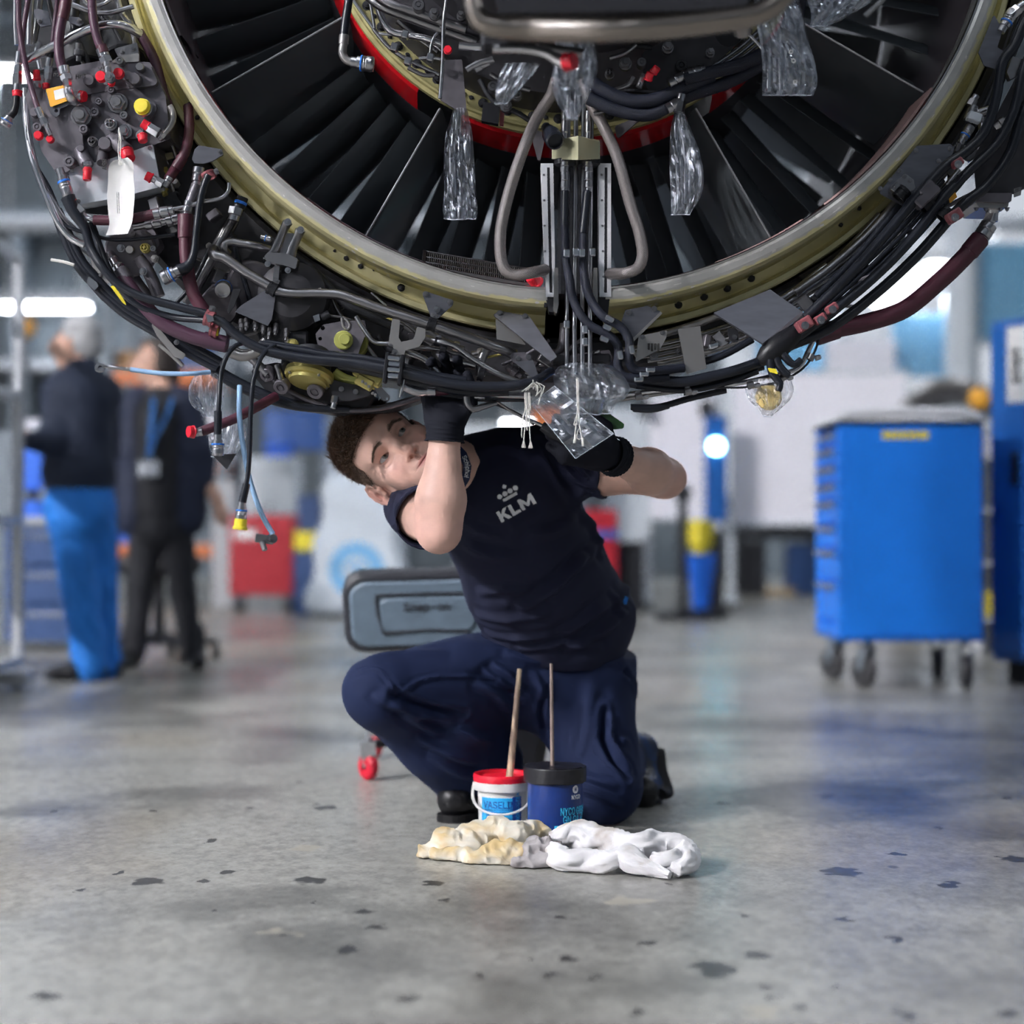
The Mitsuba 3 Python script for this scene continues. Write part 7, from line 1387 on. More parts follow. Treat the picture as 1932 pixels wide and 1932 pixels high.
for i in range(5):
    q = P(1201 + 8.5 * i, 1440 + 6.5 * i + (4 if i % 2 else 0), 4.0)
    w, n_ = seen(*(lambda k: (meshkit.WRITTEN[scene[k]['filename']][0].astype(float), meshkit.WRITTEN[scene[k]['filename']][1]))(bk), [(1201 + 8.5 * i, 1440 + 6.5 * i)])
    if not np.isnan(w[0, 0]): add('lace_hook', lathe([(0, -.002), (.0045, 0), (.0045, .003), (.002, .005), (0, .005)], w[0], -unit(w[0] - [0, 0, CH]), 10), M_CHROME, bk)
# gloves with five fingers
def hand(wr, ha, nrm_, grip, side, lo_pad=.13):
    """Gloved hand from the wrist to the knuckles; nrm_ is the way the palm faces, grip closes the fingers, side puts the thumb."""
    f = unit(ha - wr); s = unit(np.cross(nrm_, f)) * side; n = unit(np.cross(f, s)) * side; n = n if n @ nrm_ > 0 else -n
    kn = [ha + f * (.006 if i in (1, 2) else 0) + s * o for i, o in enumerate((.034, .0115, -.0115, -.033))]
    fin = []
    for i, (k, L) in enumerate(zip(kn, ((.046, .027, .020), (.050, .031, .022), (.047, .029, .021), (.037, .022, .018)))):
        p, a, ch = k, grip[0] * (1 + .10 * i), [k]
        for l in L:
            p = p + l * (f * math.cos(a) + n * math.sin(a) + s * .04 * (1.5 - i)); ch.append(p); a += grip[1] * (1 + .06 * i)
        fin.append(ch)
    b = wr + f * .030 + s * .030; th = [b, b + .036 * unit(f * .6 + s * .75 + n * .35), b + .036 * unit(f * .6 + s * .75 + n * .35) + .032 * unit(f * .85 + s * .15 + n * .5), b + .036 * unit(f * .6 + s * .75 + n * .35) + .032 * unit(f * .85 + s * .15 + n * .5) + .025 * unit(f * .8 - s * .2 + n * .6)]
    def fn(p):
        d = rc(p, wr - f * .005, wr + f * .03, .034, .032)
        for k in kn: d = smin(d, rc(p, wr + f * .028 + (k - ha) * .45, k, .022, .0145), .022)
        for ch in fin:
            e = None
            for a, b_, ra, rb in zip(ch[:-1], ch[1:], (.0118, .0106, .0096), (.0106, .0096, .0086)): g = rc(p, a, b_, ra, rb); e = g if e is None else smin(e, g, .004)
            d = smin(d, e, .006)
        e = None
        for a, b_, ra, rb in zip(th[:-1], th[1:], (.0165, .0128, .0112), (.0128, .0112, .0098)): g = rc(p, a, b_, ra, rb); e = g if e is None else smin(e, g, .005)
        return smin(d, e, .012)
    q = np.array([wr] + [x for ch in fin for x in ch] + th); return trimesh_smooth(*nets(fn, q.min(0) - .045, q.max(0) + .045, .0032), 3)
def cuff(el, wr, L=.075, r0=.040, r1=.036):
    u_ = unit(wr - el); b = wr - u_ * L; fr_ = frame(u_); n = 64; rows = []
    for k, t in enumerate(np.linspace(0, 1, 26)):
        a = np.arange(n) * 2 * np.pi / n; r = (r0 + (r1 - r0) * t) * (1 + .02 * np.sin(9 * t * 3.1) * np.sin(a * 2 + 4 * t)) + .0007 * np.cos(a * 32) + (.0022 if k < 2 else 0)
        rows.append(b + u_ * (L + .02) * t + r[:, None] * (np.cos(a)[:, None] * fr_[:, 0] + np.sin(a)[:, None] * fr_[:, 1]))
    rows.insert(0, b + (rows[0] - b) * .86 + u_ * .01)
    v = np.vstack(rows); i, j = np.meshgrid(np.arange(len(rows) - 1), np.arange(n), indexing='ij'); q = np.stack([i * n + j, i * n + (j + 1) % n, (i + 1) * n + (j + 1) % n, (i + 1) * n + j], -1).reshape(-1, 4)
    return v, np.vstack([q[:, [0, 1, 2]], q[:, [0, 2, 3]]])
g = add('glove', hand(J['wrR'], J['haR'], np.array([-.15, -1, .1]), (.45, .75), -1), 'm_glove', KN, label='black knitted work glove on the raised hand')
add('cuff', cuff(J['elR'], J['wrR'], .020, .0375, .0375), 'm_glove', g)
bb = unit(J['wrR'] - J['elR']); fr_ = frame(bb); q0 = J['wrR'] - bb * .021
add('edge', tube(np.array([q0 + .0385 * (fr_[:, 0] * math.cos(a) + fr_[:, 1] * math.sin(a)) for a in np.linspace(0, 2 * np.pi, 36)]), .0022, 6, straight=True), 'm_tab_blue', g, label='thin teal cuff edge') if False else None
g = add('glove', hand(J['wrL'], J['haL'], np.array([-.1, .75, .6]), (.8, 1.2), 1), 'm_glove', KN, label='black work glove on the hand holding the tool')
add('cuff', cuff(J['elL'], J['wrL'], .022, .0405, .039), 'm_glove', g)
# ---------------------------------------------------------------- loose ends hanging from the engine
c = run('hanging_cable', M_CABLE, [4.5] * 7, '462,646,3.34 445,652,3.33 428,672,3.31 417,706 414,750,3.30 412,790 411,806', label='black cable end hanging free, left one'); ferr((411.5, 775), (411, 822), 3.30, 7.5, M_CABLE, c, 'boot'); ferr((411, 820), (411, 860), 3.30, 11, 'plug', c)
c = run('hanging_cable', M_CABLE, [4.5] * 8, '520,650,3.34 504,660,3.33 489,682,3.31 478,720,3.30 473,780 471,850 467,900 460,930', label='black cable end hanging free with a yellow cap'); ferr((465, 912), (457, 948), 3.30, 7.5, M_CABLE, c, 'boot'); ferr((457, 947), (454, 982), 3.30, 10, 'plug', c)
en('yellow_cap', lathe([(.0, 0), (.0125, 0), (.0125, .014), (.0145, .017), (.0145, .021), (0, .021)], P(454.5, 979, 3.30), P(452.5, 1000, 3.30) - P(454.5, 979, 3.30), 20), M_YELLOW, c, 30)
c = run('hanging_tube', M_SKYTUBE, [5, 5, 5, 5, 5, 5], '452,728,3.36 452,790,3.33 460,850 474,915 496,975 515,1008', label='light blue tube hanging with an eye terminal'); ferr((511, 1000), (518, 1020), 3.33, 4.5, 'steel', c)
en('terminal', cat(lathe([(.003, 0), (.0105, 0), (.0105, .004), (.003, .004)], P(513, 1017, 3.33), (.3, -.8, .5), 16), xf(rbox((0, 0, 0), (.036, .005, .017), None, .002), roty(.15), P(499, 1017, 3.333)), cyl(P(494, 1022, 3.325), P(500, 1038, 3.32), .0055), lathe([(0, 0), (.006, 0), (.006, .006), (0, .006)], P(514, 1016, 3.326), (.3, -.8, .5), 12)), M_DULL, c, 30)
c = run('hanging_tube', M_SKYTUBE, [4.5] * 4, '396,702,3.37 360,705,3.35 300,704 246,697', label='light blue tube sticking out to the left with an eye terminal'); ferr((248, 697), (220, 694), 3.35, 3.6, 'steel', c)
en('terminal', cat(tube(np.c_[pts('222,694,3.35 205,692'), [.003, .0055]], n=8), lathe([(.004, -.002), (.011, -.002), (.011, .002), (.004, .002)], P(189, 694, 3.35), (.1, -.8, .6), 18), tube(np.c_[pts('206,692,3.35 197,693'), [.0055, .009]], n=8, flat=.35)), M_STEEL, c, 30)
h = run('drain_pipe', M_MAROON, 9.5, '520,748,3.42 480,770,3.38 440,791,3.35 378,815,3.33', label='maroon pipe end with a red cap'); ferr((382, 814), (362, 817), 3.325, 8, 'steel', h); cap(366, 815, 3.32, 12, (-.8, -.6, 0), 12, sub=h)
# paper tag
def sheet(rows, d, m, name, label, category, th=.0006, bulge=.0):
    pass
t = thing('paper_tag', 'blank white paper tag hanging on a string from the fuel unit', 'tag')
L_ = [(214, 303), (206, 312), (204, 340), (202, 370), (204, 400), (206, 425), (196, 452)]; R_ = [(241, 297), (250, 306), (252, 335), (254, 365), (252, 395), (249, 420), (241, 441)]
rows = []
for i, (a, b) in enumerate(zip(spline(np.array(L_, float), 4), spline(np.array(R_, float), 4))):
    t_ = i / 40.
    for j in range(9): x = a + (b - a) * j / 8; rows.append(P(x[0], x[1], 3.335 + .012 * math.sin(t_ * 3.5) + .006 * math.sin(j / 8 * 3.1) - .02 * t_ * t_))
n = len(rows) // 9; v = np.array(rows); i, j = np.meshgrid(np.arange(n - 1), np.arange(8), indexing='ij'); q = np.stack([i * 9 + j, i * 9 + j + 1, (i + 1) * 9 + j + 1, (i + 1) * 9 + j], -1).reshape(-1, 4)
add('card', (np.vstack([v, v + [0, .0007, 0]]), np.vstack([q, q[:, ::-1] + len(v)])), M_PAPER, t)
for x in (222, 225): add('print_line', tube(np.array([P(x + .03 * (y - 360), y, 3.337) for y in np.linspace(364, 404, 6)]) - [0, .006, 0], .0005, 4), M_CAST, t)
add('eyelet', lathe([(.002, 0), (.0045, 0), (.0045, .0015), (.002, .0015)], P(227, 308, 3.330), (0, -1, 0), 14), M_STRING, t)
for dx in (0, 3): add('string', tube(pts(f'224,{244 - dx},3.36 {225 + dx},262,3.35 {223 + dx * 1.4},285,3.34 {226 + dx * .5},309,3.33'), .0011, 6), M_STRING, t)
# plastic bags: two crumpled film sheets sealed at the edges
def bag(label, rows_, d, depth=.022, seed=0, amp=.010, tip=0., tie=None, mat_=M_FILM, group=None):
    """rows_: pixel rows (x centre, y, half width) from the tied neck to the seal."""
    t = thing('plastic_bag', label, 'plastic bag', group); rr = spline(np.array([(a, b, c) for a, b, c in rows_], float), 5.); n, m = len(rr), 22; vs = []
    for side in (-1, 1):
        for i, (x, y, w) in enumerate(rr):
            s = i / (n - 1); ctr = P(x, y, d + tip * s)
            for j in range(m):
                u = 2 * j / (m - 1) - 1; p3 = ctr + np.array([u * w * d / FPX, 0, 0]); prof = math.sqrt(max(1 - u * u, 0)) * depth * (1 - .9 * s ** 4)
                q = np.array([[u * w / 14. + seed * 7, s * (rr[-1][1] - rr[0][1]) / 70. + seed, side * 3.]]); r_ = 1 - abs(2 * meshkit.noise(q, seed)[0] - 1); r2 = 1 - abs(2 * meshkit.noise(q * [[2.1, 2.6, 1]], seed + 3)[0] - 1)
                vs.append(p3 + np.array([0, side * prof + (amp * (r_ - .5) + .5 * amp * (r2 - .5)) * (abs(u) < .98), .3 * amp * (r_ - .5)]))
    v = np.array(vs); i, j = np.meshgrid(np.arange(n - 1), np.arange(m - 1), indexing='ij'); q = np.stack([i * m + j, i * m + j + 1, (i + 1) * m + j + 1, (i + 1) * m + j], -1).reshape(-1, 4); N = n * m
    add('film', (v, np.vstack([q, q[:, ::-1] + N])), mat_, t, False)
    add('seal', tube(np.array([v[(n - 1) * m + k] for k in range(m)]), .0012, 5), 'm_seal', t)
    if tie: add('tie', tube(np.array([P(rows_[0][0] + tie * math.cos(a), rows_[0][1] + 6 + 1.5 * math.sin(a * 3), d + tie * d / FPX * math.sin(a)) for a in np.linspace(0, 6.28, 16)]), .0018, 6), M_STRING, t)
    return t
mat('seal', (.75, .8, .9), .3)
bag('crumpled clear plastic bag hanging left of the lower strut', [(868, 208, 14), (868, 222, 17), (866, 260, 26), (866, 310, 29), (868, 360, 30), (868, 400, 33), (868, 414, 30)], 3.36, .020, 1, .016)
bag('long clear bag with pins hanging right of the lower strut', [(1280, 188, 4), (1282, 208, 8), (1284, 240, 18), (1292, 290, 29), (1296, 340, 32), (1294, 370, 28), (1284, 405, 18)], 3.34, .018, 2, .009, tie=5)
bag('clear bag with long bolts hanging below the black hoses', [(1462, -20, 40), (1470, 30, 46), (1480, 80, 46), (1488, 120, 50), (1490, 160, 52), (1486, 180, 48)], 3.24, .018, 3, .010)
bag('clear bag at the top edge right of the core', [(1590, -40, 70), (1585, 0, 62), (1570, 25, 40), (1545, 50, 16)], 3.20, .016, 4, .012)
bag('clear film piece wrapped below the core pipes, left one', [(985, 122, 34), (975, 140, 32), (960, 165, 24), (946, 196, 12)], 3.12, .012, 5, .012)
bag('clear bag around the core pipe fitting above the lower strut', [(1080, 60, 32), (1085, 90, 38), (1085, 130, 42), (1080, 165, 38), (1078, 195, 26), (1080, 225, 10)], 2.98, .022, 6, .016)
bag('clear bag wrapped around the tube ends under the strut', [(1105, 690, 50), (1110, 710, 66), (1118, 735, 70), (1118, 752, 62), (1114, 768, 44), (1112, 782, 40)], 3.33, .05, 7, .016)
bag('crumpled clear bag behind the left hanging cable', [(392, 702, 16), (390, 720, 30), (389, 745, 34), (392, 765, 30), (398, 786, 12)], 3.40, .026, 8, .014)
bag('clear bag with a little dark oil under the maroon pipe', [(432, 800, 34), (430, 820, 36), (424, 845, 30), (420, 862, 22)], 3.38, .016, 9, .008)
solo('oil_drop', hull([P(x, y, d) for x, y in ((400, 858), (446, 856), (428, 886)) for d in (3.375, 3.385)]), M_DARK, 'dark oil gathered in the tip of the bag under the maroon pipe', 'oil', smooth=False)
bag('yellowish clear bag hanging under the harness on the right', [(1452, 716, 40), (1452, 735, 46), (1452, 755, 38), (1452, 772, 20), (1448, 785, 8)], 3.40, .014, 10, .008)
solo('sponge_pad', lathe([(0, 0), (.022, 0), (.027, .004), (.027, .010), (.022, .014), (0, .014)], P(1448, 750, 3.41), (.2, -1, .1), 20), mat('pad_yellow', (.72, .55, .22), .7), 'yellowish round pad inside the bag on the right', 'pad', smooth=30)
# flat bag hanging askew in front of the right-hand glove
t = thing('plastic_bag', 'flat clear bag hanging askew in front of the gloved hand', 'plastic bag'); A, B, C, D = (1003, 762), (1046, 728), (1158, 818), (1086, 865); vs = []; n, m = 22, 16
for i in range(n):
    for j in range(m):
        s, u = i / (n - 1), j / (m - 1); x = np.array(A) * (1 - s) * (1 - u) + np.array(B) * (1 - s) * u + np.array(C) * s * u + np.array(D) * s * (1 - u)
        r_ = 1 - abs(2 * meshkit.noise(np.array([[s * 6, u * 4, 2.]]), 5)[0] - 1); vs.append(P(x[0], x[1], 3.30 + .010 * r_ + .006 * math.sin(u * 3.1) - .015 * s))
v = np.array(vs); i, j = np.meshgrid(np.arange(n - 1), np.arange(m - 1), indexing='ij'); q = np.stack([i * m + j, i * m + j + 1, (i + 1) * m + j + 1, (i + 1) * m + j], -1).reshape(-1, 4)
add('film', (v, q), M_FILM, t, False); add('film', (v + [0, .006, 0], q), M_FILM, t, False)
bd = [k for k in range(m)] + [k * m + m - 1 for k in range(n)] + [(n - 1) * m + k for k in range(m - 1, -1, -1)] + [k * m for k in range(n - 1, -1, -1)]
add('seal', tube(v[bd] + [0, .003, 0], .0008, 5), 'm_seal', t)
# contents of the bags
rs = np.random.RandomState(5); i = 0
for x, y0, y1, d, r in ((1278, 310, 395, 3.34, 3), (1286, 300, 392, 3.345, 3), (1293, 318, 380, 3.338, 3.4), (1300, 325, 385, 3.342, 2.6), (1452, 90, 168, 3.24, 4), (1472, 70, 172, 3.245, 4), (1482, 78, 165, 3.238, 3), (1462, 60, 150, 3.25, 3.5)):
    a, b = P(x + rs.uniform(-3, 3), y0, d), P(x + rs.uniform(-3, 3), y1, d)
    t = thing('bolt', f"long steel bolt inside the clear bag {'right of the lower strut' if x < 1400 else 'below the black hoses'}", 'bolt', 'bolts in the long bag' if x < 1400 else 'bolts in the upper bag')
    add('shank', cyl(a, b, r * d / FPX), M_CHROME, t); add('head', hexn(b, b - a, r * 1.7 * d / FPX, .006), M_CHROME, t, False)
for x, y in ((1500, 155), (1497, 115), (1492, 98)): solo('washer', lathe([(.002, 0), (.0045, 0), (.0045, .0015), (.002, .0015)], P(x, y, 3.225), (0, -1, 0), 14), M_PAPER, 'small pale washer in the clear bag below the black hoses', 'washer', 'washers in the upper bag')
# white tie strings
t = thing('tie_string', 'white string with frayed ends hanging in front of the mechanic’s shoulder', 'string')
for k, (x0, x1, yb) in enumerate(((990, 984, 826), (993, 988, 844), (997, 1001, 845), (999, 994, 812))): add('strand', tube(pts(f'{x0},740,3.30 {x0 + 1},775 {(x0 + x1) / 2},{yb - 40} {x1},{yb - 6} {x1 + 1},{yb}'), .0012, 6), M_STRING, t)
for x, y in ((988, 838), (1001, 839)): add('frayed_end', cat([tube(pts(f'{x},{y - 8},3.30 {x + dx},{y + 7}'), .0008, 4) for dx in (-4, -2, 0, 2, 4)]), M_STRING, t)
add('knot', cat([tube(pts(f'{990 + 3 * k},{742 - 3 * k},3.30 {1000 + 3 * k},{724 + k} {1008 + k},{714 + 6 * k}') + rs.randn(3, 3) * .003, .0013, 5) for k in range(9)]), M_STRING, t)
t = thing('tie_string', 'white string with a loose loop hanging from the tubes under the strut', 'string')
for k, q in enumerate(('1088,712,3.295 1089,760 1089,790 1085,815 1086,832', '1091,712,3.295 1092,770 1093,800 1098,826 1100,838', '1090,714,3.295 1090,775 1084,798 1083,802 1090,800', '1098,826,3.295 1092,829 1088,824 1092,808')): add('strand', tube(pts(q), .0013, 6), M_STRING, t)
for x, y in ((1086, 826), (1099, 832)): add('frayed_end', tube(pts(f'{x},{y - 6},3.295 {x + (1 if x > 1090 else -2)},{y + 10}'), .0026, 6), M_STRING, t)
# tool and green wedge
t = thing('screwdriver', 'black-shafted tool with a grip held in the gloved hand', 'tool'); add('shaft', cyl(P(985, 786, 3.42), P(1030, 806, 3.41), .0035), M_STEEL, t); add('grip', tube(np.c_[pts('1022,804,3.41 1040,814 1062,826 1084,838'), [.009, .013, .012, .014]], n=12), M_BLACK, t)
solo('scraper', plate([(1085, 792), (1140, 770), (1152, 782), (1178, 800), (1176, 808), (1160, 810), (1118, 800)], 3.46, .008, 3), M_GREEN, 'green plastic scraper poking out beside the flat clear bag', 'scraper', smooth=False)

# ---------------------------------------------------------------- on the floor
def wrap(mesh, c, r, a0):
    """Lays a flat mesh (x along the arc, y up, z outwards) round a vertical cylinder; a0 = 0 faces the camera."""
    v = mesh[0]; a = a0 + v[:, 0] / r; rr = r + v[:, 2]
    return np.stack([c[0] + rr * np.sin(a), c[1] - rr * np.cos(a), c[2] + v[:, 1]], 1), mesh[1]
def arc_label(c, r, a0, a1, z0, z1, off=.0008): return lathe([(r, z0), (r + off, z0), (r + off, z1), (r, z1)], c, None, 30, a0 - np.pi / 2, a1 - np.pi / 2, R=np.eye(3))
def wtext(s, h, c, r, a, z, sx=1., off=.0010): 
    m = flatten_text(s, h, True, .0004); v = m[0] * [sx, 1, 1]; v, f = trimesh.remesh.subdivide_to_size(v, m[1], .006); return wrap((v + [0, z, off], f), c, r, a)
mat('pail_white', (.78, .77, .75), .35); mat('lid_red', (.66, .012, .03), .3); mat('label_blue', (.03, .40, .78), .4); mat('label_dark', (.012, .05, .30), .4)
mat('can_blue', (.010, .032, .16), .28); mat('can_lid', proc(lambda p, n, uv: mi.Color3f(.010, .010, .013) * (.5 + 1.2 * fbm(p.x * 50, p.y * 50, p.z * 60, octaves=3))), .33); mat('text_cyan', (.05, .50, .80), .5)
mat('wood', proc(lambda p, n, uv: mix((.55, .42, .29), (.16, .11, .085), smoothstep(.40, .75, fbm(p.x * 60, p.y * 60, p.z * 16, octaves=3) + .25 * smoothstep(.16, .26, p.z) - .25 * smoothstep(.30, .36, p.z)))), .6)
mat('wood_dark', proc(lambda p, n, uv: mix((.27, .20, .17), (.10, .075, .07), fbm(p.x * 80, p.y * 80, p.z * 20, octaves=3))), .6)
PC = P(948, 1580, 3.79); PC[2] = 0
t = thing('bucket', 'small white bucket with red lid and blue VASELINE label on the floor', 'bucket')
add('body', lathe([(0, .0), (.050, .0), (.0525, .003), (.0555, .098), (.0575, .100), (.0595, .100), (.0595, .120), (.058, .122), (0, .122)], PC, (0, 0, 1), 48), 'm_pail_white', t)
add('rim_band', lathe([(.0605, .098), (.0635, .099), (.064, .119), (.0605, .121)], PC, (0, 0, 1), 48), 'm_pail_white', t)
add('lid', lathe([(.0615, .117), (.0645, .118), (.0652, .128), (.0640, .1335), (.0615, .1345), (.0585, .133), (.0570, .126), (0, .1255)], PC, (0, 0, 1), 56), 'm_lid_red', t, label='red snap-on rim lid')
add('label', arc_label(PC, .0545, -.95, .42, .022, .086), 'm_label_blue', t, False, label='blue printed label'); add('label_strip', arc_label(PC, .0545, .42, .86, .022, .088), 'm_label_dark', t, False)
add('lettering', wtext('VASELINE', .0145, PC, .0545, -.84, .0635, .88), 'm_label_dark', t, False)
add('lettering', wtext('ZUURVRIJE WITTE PETROLEUM JELLY', .0028, PC, .0545, -.76, .0585, .95), 'm_label_dark', t, False)
for i in range(7): add('print_line', arc_label(PC, .0551, -.72, -.72 + (.9, 1.0, .8, .95, .7, 1.0, .85)[i], .028 + .0038 * i + (.004 if i > 3 else 0), .0291 + .0038 * i + (.004 if i > 3 else 0)), 'm_label_dark', t, False)
m = flatten_text('PRODUCTEN', .0085, True, .0004); v = np.stack([-m[0][:, 1], m[0][:, 0], m[0][:, 2]], 1); add('lettering', wrap((v + [.010, .026, .001], m[1]), PC, .0545, .55), 'm_label_blue', t, False)
hd_ = []
for a in np.linspace(-1.72, 1.60, 40): s = (a + 1.72) / 3.32; z = .105 - .052 * math.sin(math.pi * s) ** .8; r = .0655 + .006 * math.sin(math.pi * s); hd_.append((PC[0] + r * math.sin(a), PC[1] - r * math.cos(a), z))
add('handle', tube(np.array(hd_), .0034, 10, flat=.6), 'm_pail_white', t)
for a in (-1.72, 1.60): add('hinge', lathe([(0, -.002), (.007, -.002), (.007, .004), (0, .004)], PC + [.063 * math.sin(a), -.063 * math.cos(a), .106], (math.sin(a), -math.cos(a), 0), 14), 'm_pail_white', t, 30)
KC = P(1047, 1585, 3.675); KC[2] = 0
t = thing('grease_can', 'dark blue grease can with black lid and cyan NYCO lettering on the floor', 'can')
add('body', lathe([(0, 0), (.0575, 0), (.0590, .002), (.0590, .134), (0, .134)], KC, (0, 0, 1), 56), 'm_can_blue', t)
lv_ = lathe([(.0600, .133), (.0660, .133), (.0680, .135), (.0680, .164), (.0672, .166), (.0640, .166)], KC, (0, 0, 1), 56); add('lid', lv_, 'm_can_lid', t, label='dirty black screw lid')
g = [(.001 + .065 * i / 12, 0) for i in range(13)]; gv, gf = lathe([(r, .1665) for r, _ in g], KC, (0, 0, 1), 56); gv[:, 2] += .007 * (meshkit.fbm(gv * 55, 3, 3) - .42) * np.clip(1.3 - 18 * np.abs(np.linalg.norm(gv[:, :2] - KC[:2], axis=1) - .03), .3, 1.2); add('lid_top', (gv, gf), 'm_can_lid', t, False)
A = .45
add('lettering', wtext('NYCO', .0088, KC, .0590, .60, .1005, .78), 'm_logo_white', t, False); add('lettering', wtext('NYCO GREASE', .0155, KC, .0590, .16, .0680, .58), 'm_text_cyan', t, False); add('lettering', wtext('GN GA 47', .0150, KC, .0590, .25, .0510, .66), 'm_text_cyan', t, False)
add('band', arc_label(KC, .0590, -.05, 1.9, .036, .046), 'm_text_cyan', t, False)
dsk = lathe([(.001, 0), (.0085, 0)], (0, 0, 0), (0, 0, 1), 28); dsk = trimesh.remesh.subdivide_to_size(dsk[0], dsk[1], .004); add('emblem', wrap((dsk[0] + [0, .121, .001], dsk[1]), KC, .0590, .80), 'm_logo_white', t, False, label='white round emblem')
em_ = flatten_text('N', .0085, True, .0004); add('emblem_mark', wrap((em_[0] * [.75, 1, 1] + [-.0032, .1168, .0014], em_[1]), KC, .0590, .80), 'm_can_blue', t, False)
solo('stir_stick', tube(np.c_[pts('980,1262,3.80 976,1310,3.795 968,1400,3.79 961,1470,3.785 958,1500,3.785'), [.0052, .0062, .0072, .0084, .0086]], n=14), 'm_wood', 'thick pale wooden stick standing in the white bucket', 'stick')
solo('stir_stick', tube(np.c_[pts('1040,1252,3.70 1041,1340,3.69 1042,1446,3.68'), [.0036, .0040, .0046]], n=12), 'm_wood_dark', 'thin greyish wooden stick standing in the black can lid', 'stick')
# rags
def ragcol(a, b, k, thr): return proc(lambda p, n, uv: mix(a, b, smoothstep(thr, thr + .22, fbm(p.x * k, p.y * k, p.z * k, octaves=4))))
mat('rag_white', ragcol((.80, .79, .80), (.55, .50, .46), 16, .52), .85); mat('rag_cream', ragcol((.80, .76, .66), (.62, .46, .22), 12, .37), .7); mat('rag_grey', ragcol((.36, .34, .345), (.22, .20, .20), 18, .42), .9)
def gp(x, y, z):
    """Point at height z whose picture is at the pixel."""
    q = P(x, y, 1.) - [0, 0, CH]; return np.array([0, 0, CH]) + q * ((z - CH) / q[2])
def twist(path, r0, k, tw, ph, n=40):
    s = spline(np.array(path, float), .006); c, rr = s[:, :3], s[:, 3]; t = np.gradient(c, axis=0); t /= np.linalg.norm(t, axis=1, keepdims=True)
    L = np.concatenate([[0], np.cumsum(np.linalg.norm(np.diff(c, axis=0), axis=1))]); x = frame(t[0])[:, 0]; rows = []
    for i in range(len(c)):
        x = unit(x - t[i] * (x @ t[i])); y = np.cross(t[i], x); a = np.arange(n) * 2 * np.pi / n; b = a + tw * L[i] + ph
        f = 1 + .20 * np.abs(np.sin(b * k / 2)) - .20 + .13 * np.sin(b * 2 + 30 * L[i]) + .11 * np.abs(np.sin(b * 4.5 + 5 * np.sin(L[i] * 38) + 10 * L[i])) - .05; rows.append(c[i] + rr[i] * f[:, None] * (np.cos(a)[:, None] * x + np.sin(a)[:, None] * y))
    v = np.vstack([c[:1]] + rows + [c[-1:]]); m = len(c); i, j = np.meshgrid(np.arange(m - 1), np.arange(n), indexing='ij'); o = 1
    q = np.stack([o + i * n + j, o + i * n + (j + 1) % n, o + (i + 1) * n + (j + 1) % n, o + (i + 1) * n + j], -1).reshape(-1, 4); k_ = np.arange(n)
    f = np.vstack([q[:, [0, 1, 2]], q[:, [0, 2, 3]], np.stack([0 * k_, 1 + (k_ + 1) % n, 1 + k_], 1), np.stack([0 * k_ + len(v) - 1, 1 + (m - 1) * n + k_, 1 + (m - 1) * n + (k_ + 1) % n], 1)])
    v[:, 2] = np.maximum(v[:, 2], .0015 + .002 * meshkit.noise(v * 60, 2)); return v, f
W_ = lambda x, y, z, r: [*gp(x, y, z), r]
solo('rag', cat(twist([W_(1040, 1582, .045, .014), W_(1075, 1574, .052, .027), W_(1120, 1582, .048, .030), W_(1165, 1592, .045, .027), W_(1205, 1594, .050, .025), W_(1250, 1592, .046, .028), W_(1288, 1606, .034, .026), W_(1296, 1628, .024, .022), W_(1272, 1640, .018, .016)], 0, 5, 22, 0.),
                twist([W_(1040, 1600, .030, .016), W_(1062, 1622, .022, .025), W_(1105, 1626, .020, .025), W_(1150, 1624, .026, .022), W_(1185, 1612, .034, .020), W_(1215, 1606, .04, .014)], 0, 5, 18, 1.),
                twist([W_(1162, 1606, .045, .012), W_(1184, 1618, .034, .023), W_(1212, 1634, .020, .020), W_(1240, 1644, .013, .014), W_(1264, 1652, .009, .007)], 0, 6, 14, 2.),
                twist([W_(1230, 1622, .030, .016), W_(1262, 1624, .030, .021), W_(1290, 1618, .028, .016)], 0, 5, 20, .5)), 'm_rag_white', 'white twisted cotton rag in front of the blue can, rightmost of the rags', 'rag')
def heap(parts, seed, amp, sc, h=.0045, k=.016):
    q = np.array([a for a, b, ra, rb in parts] + [b for a, b, ra, rb in parts])
    def fn(p):
        d = None
        for a, b, ra, rb in parts: e = rc(p, a, b, ra, rb); d = e if d is None else smin(d, e, k)
        return d
    v, f = nets(fn, q.min(0) - .06, q.max(0) + .06, h); v, f = orient(*trimesh_smooth(v, f, 2)); n = vnormals(v, f)
    r1 = 1 - np.abs(2 * meshkit.noise(v * sc, seed) - 1); r2 = 1 - np.abs(2 * meshkit.noise(v * np.asarray(sc) * 2.3 + 5, seed + 1) - 1)
    v = v + n * (amp * (r1 ** 2 - .35) + .5 * amp * (r2 ** 2 - .35))[:, None]; v[:, 2] = np.maximum(v[:, 2], .0015 + .002 * meshkit.noise(v * 70, 4)); return v, f
g3 = lambda x, y, z: gp(x, y, z)
solo('rag', heap([(g3(800, 1612, .008), g3(835, 1598, .020), .012, .026), (g3(835, 1598, .020), g3(880, 1600, .018), .026, .026), (g3(880, 1585, .03), g3(925, 1572, .045), .024, .022), (g3(820, 1618, .006), g3(890, 1618, .008), .010, .014), (g3(940, 1566, .050), g3(965, 1580, .040), .020, .024), (g3(905, 1618, .012), g3(960, 1612, .018), .018, .026), (g3(965, 1580, .04), g3(1010, 1576, .036), .022, .020), (g3(1010, 1576, .036), g3(1030, 1582, .03), .018, .012), (g3(890, 1622, .006), g3(940, 1626, .006), .010, .010)], 3, .014, (30, 17, 34)), 'm_rag_cream', 'yellow-stained cream rag in front of the white bucket', 'rag')
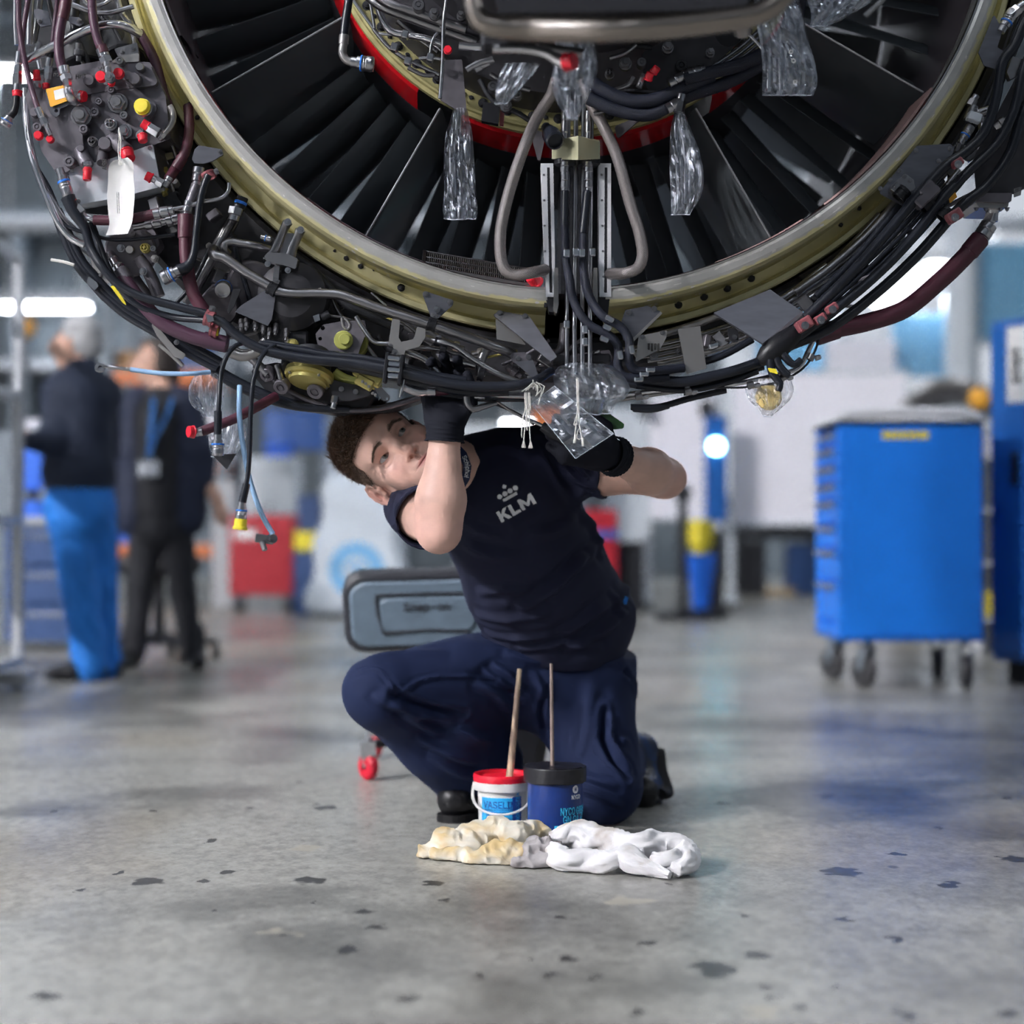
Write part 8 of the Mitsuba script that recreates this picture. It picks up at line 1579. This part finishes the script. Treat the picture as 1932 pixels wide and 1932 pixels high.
solo('rag', heap([(g3(1000, 1610, .022), g3(1035, 1605, .026), .020, .022), (g3(982, 1630, .008), g3(1040, 1626, .010), .014, .016), (g3(1005, 1592, .034), g3(1014, 1600, .03), .012, .016), (g3(1035, 1590, .034), g3(1045, 1612, .018), .014, .016)], 8, .010, (46, 36, 40), .004), 'm_rag_grey', 'small grey rag between the cream rag and the white rag', 'rag')
# creeper seat behind the mechanic
mat('seat_pad', proc(lambda p, n, uv: mi.Color3f(.13, .18, .235) * (.8 + .4 * fbm(p.x * 20, p.y * 20, p.z * 20, octaves=3))), .5); mat('seat_edge', (.022, .024, .032), .5); mat('wheel_red', (.55, .01, .03), .4)
t = thing('creeper_seat', 'dark padded rolling seat with red casters behind the mechanic', 'seat'); SC = P(795, 1142, 4.62); TS = rotx(.30) @ roty(-.03)
def rr2(w, h, r): return sbox(-w / 2 + r, -h / 2 + r, w / 2 - r, h / 2 - r).buffer(r, quad_segs=8)
def slab(w, h, r, th, z0=0., taper=.01):
    lay = [(w - 2 * taper, h - 2 * taper, z0), (w, h, z0 + taper), (w, h, z0 + th - taper), (w - 2 * taper, h - 2 * taper, z0 + th)]
    return hull([(x, -z, y) for ww, hh, z in lay for x, y in np.array(rr2(ww, hh, r).exterior.coords)])
add('cushion', xf(slab(.415, .225, .055, .06), TS, SC), 'm_seat_edge', t, 30)
add('pad', xf(slab(.375, .185, .045, .012, .058, .006), TS, SC), 'm_seat_pad', t, 30)
add('inner_pad', xf(slab(.255, .095, .02, .008, .068, .004), TS, SC + TS @ np.array([.02, 0, .0])), 'm_seat_pad', t, 30)
gro = [(-.09, -.074, .052), (.135, -.074, .052), (-.115, -.074, .045), (-.10, -.074, -.052), (.02, -.074, -.044), (.13, -.074, -.052)]
add('groove', xf(tube(np.array(gro[3:]), .004, 6), TS, SC), 'm_seat_edge', t); add('groove', xf(tube(np.array([(-.118, -.073, .056), (-.02, -.073, .058), (.15, -.073, .056)]), .004, 6), TS, SC), 'm_seat_edge', t); add('groove', xf(tube(np.array([(-.116, -.073, .05), (-.112, -.073, 0), (-.10, -.073, -.05)]), .004, 6), TS, SC), 'm_seat_edge', t)
m = flatten_text('Snap-on', .022, True, .002); add('lettering', xf(xf(m, np.stack([[1., 0, 0], [0, 0, 1.], [0, -1., 0]], 1), (-.045, -.0765, .012)), TS, SC), 'm_seat_edge', t, False)
add('base_block', rbox(P(985, 1410, 4.62), (.13, .12, .16), roty(.15), .03), M_BLACK, t, False); fz = P(690, 1405, 4.6)[2]; pc = np.array([SC[0] + .03, 4.78, fz])
add('post', cyl(pc, (SC[0] + .02, 4.72, SC[2] - .06), .025), M_BLACK, t); add('support', xf(rbox((0, .03, -.02), (.25, .03, .14), None, .01), TS, SC), M_BLACK, t, False)
for a in (P(695, 1405, 4.6), P(905, 1410, 4.6), P(705, 1380, 5.05), P(895, 1380, 5.05)):
    a = np.array([a[0], a[1], fz]); b = add('frame_bar', tube(np.array([pc, a]), .016, 8, flat=.8), M_DARK, t); ct = add('caster', cat(hull([a + np.array([sx, sy, sz]) for sx in (-.02, .02) for sy in (-.02, .02) for sz in (-.03, .01)]), cyl(a + [0, 0, 0], a + [0, 0, .02], .01), tube(np.array([a + [0, 0, -.02], [a[0], a[1] + .01, .04]]), .02, 10)), M_CHROME, t, 30)
    add('wheel', lathe([(.01, -.015), (.030, -.014), (.036, -.008), (.036, .008), (.030, .014), (.01, .015)], (a[0], a[1], .037), (.8, .6, 0), 20), 'm_wheel_red', ct, 30)
solo('plug_block', rbox(P(858, 1474, 4.56) * [1, 1, 0] + [0, 0, .03], (.06, .05, .06), None, .008), 'm_wheel_red', 'red block on the floor behind the front boot', 'block', smooth=False)
for k in list(labels):
    if not any(s == k or s.startswith(k + '__') for s in scene): del labels[k]
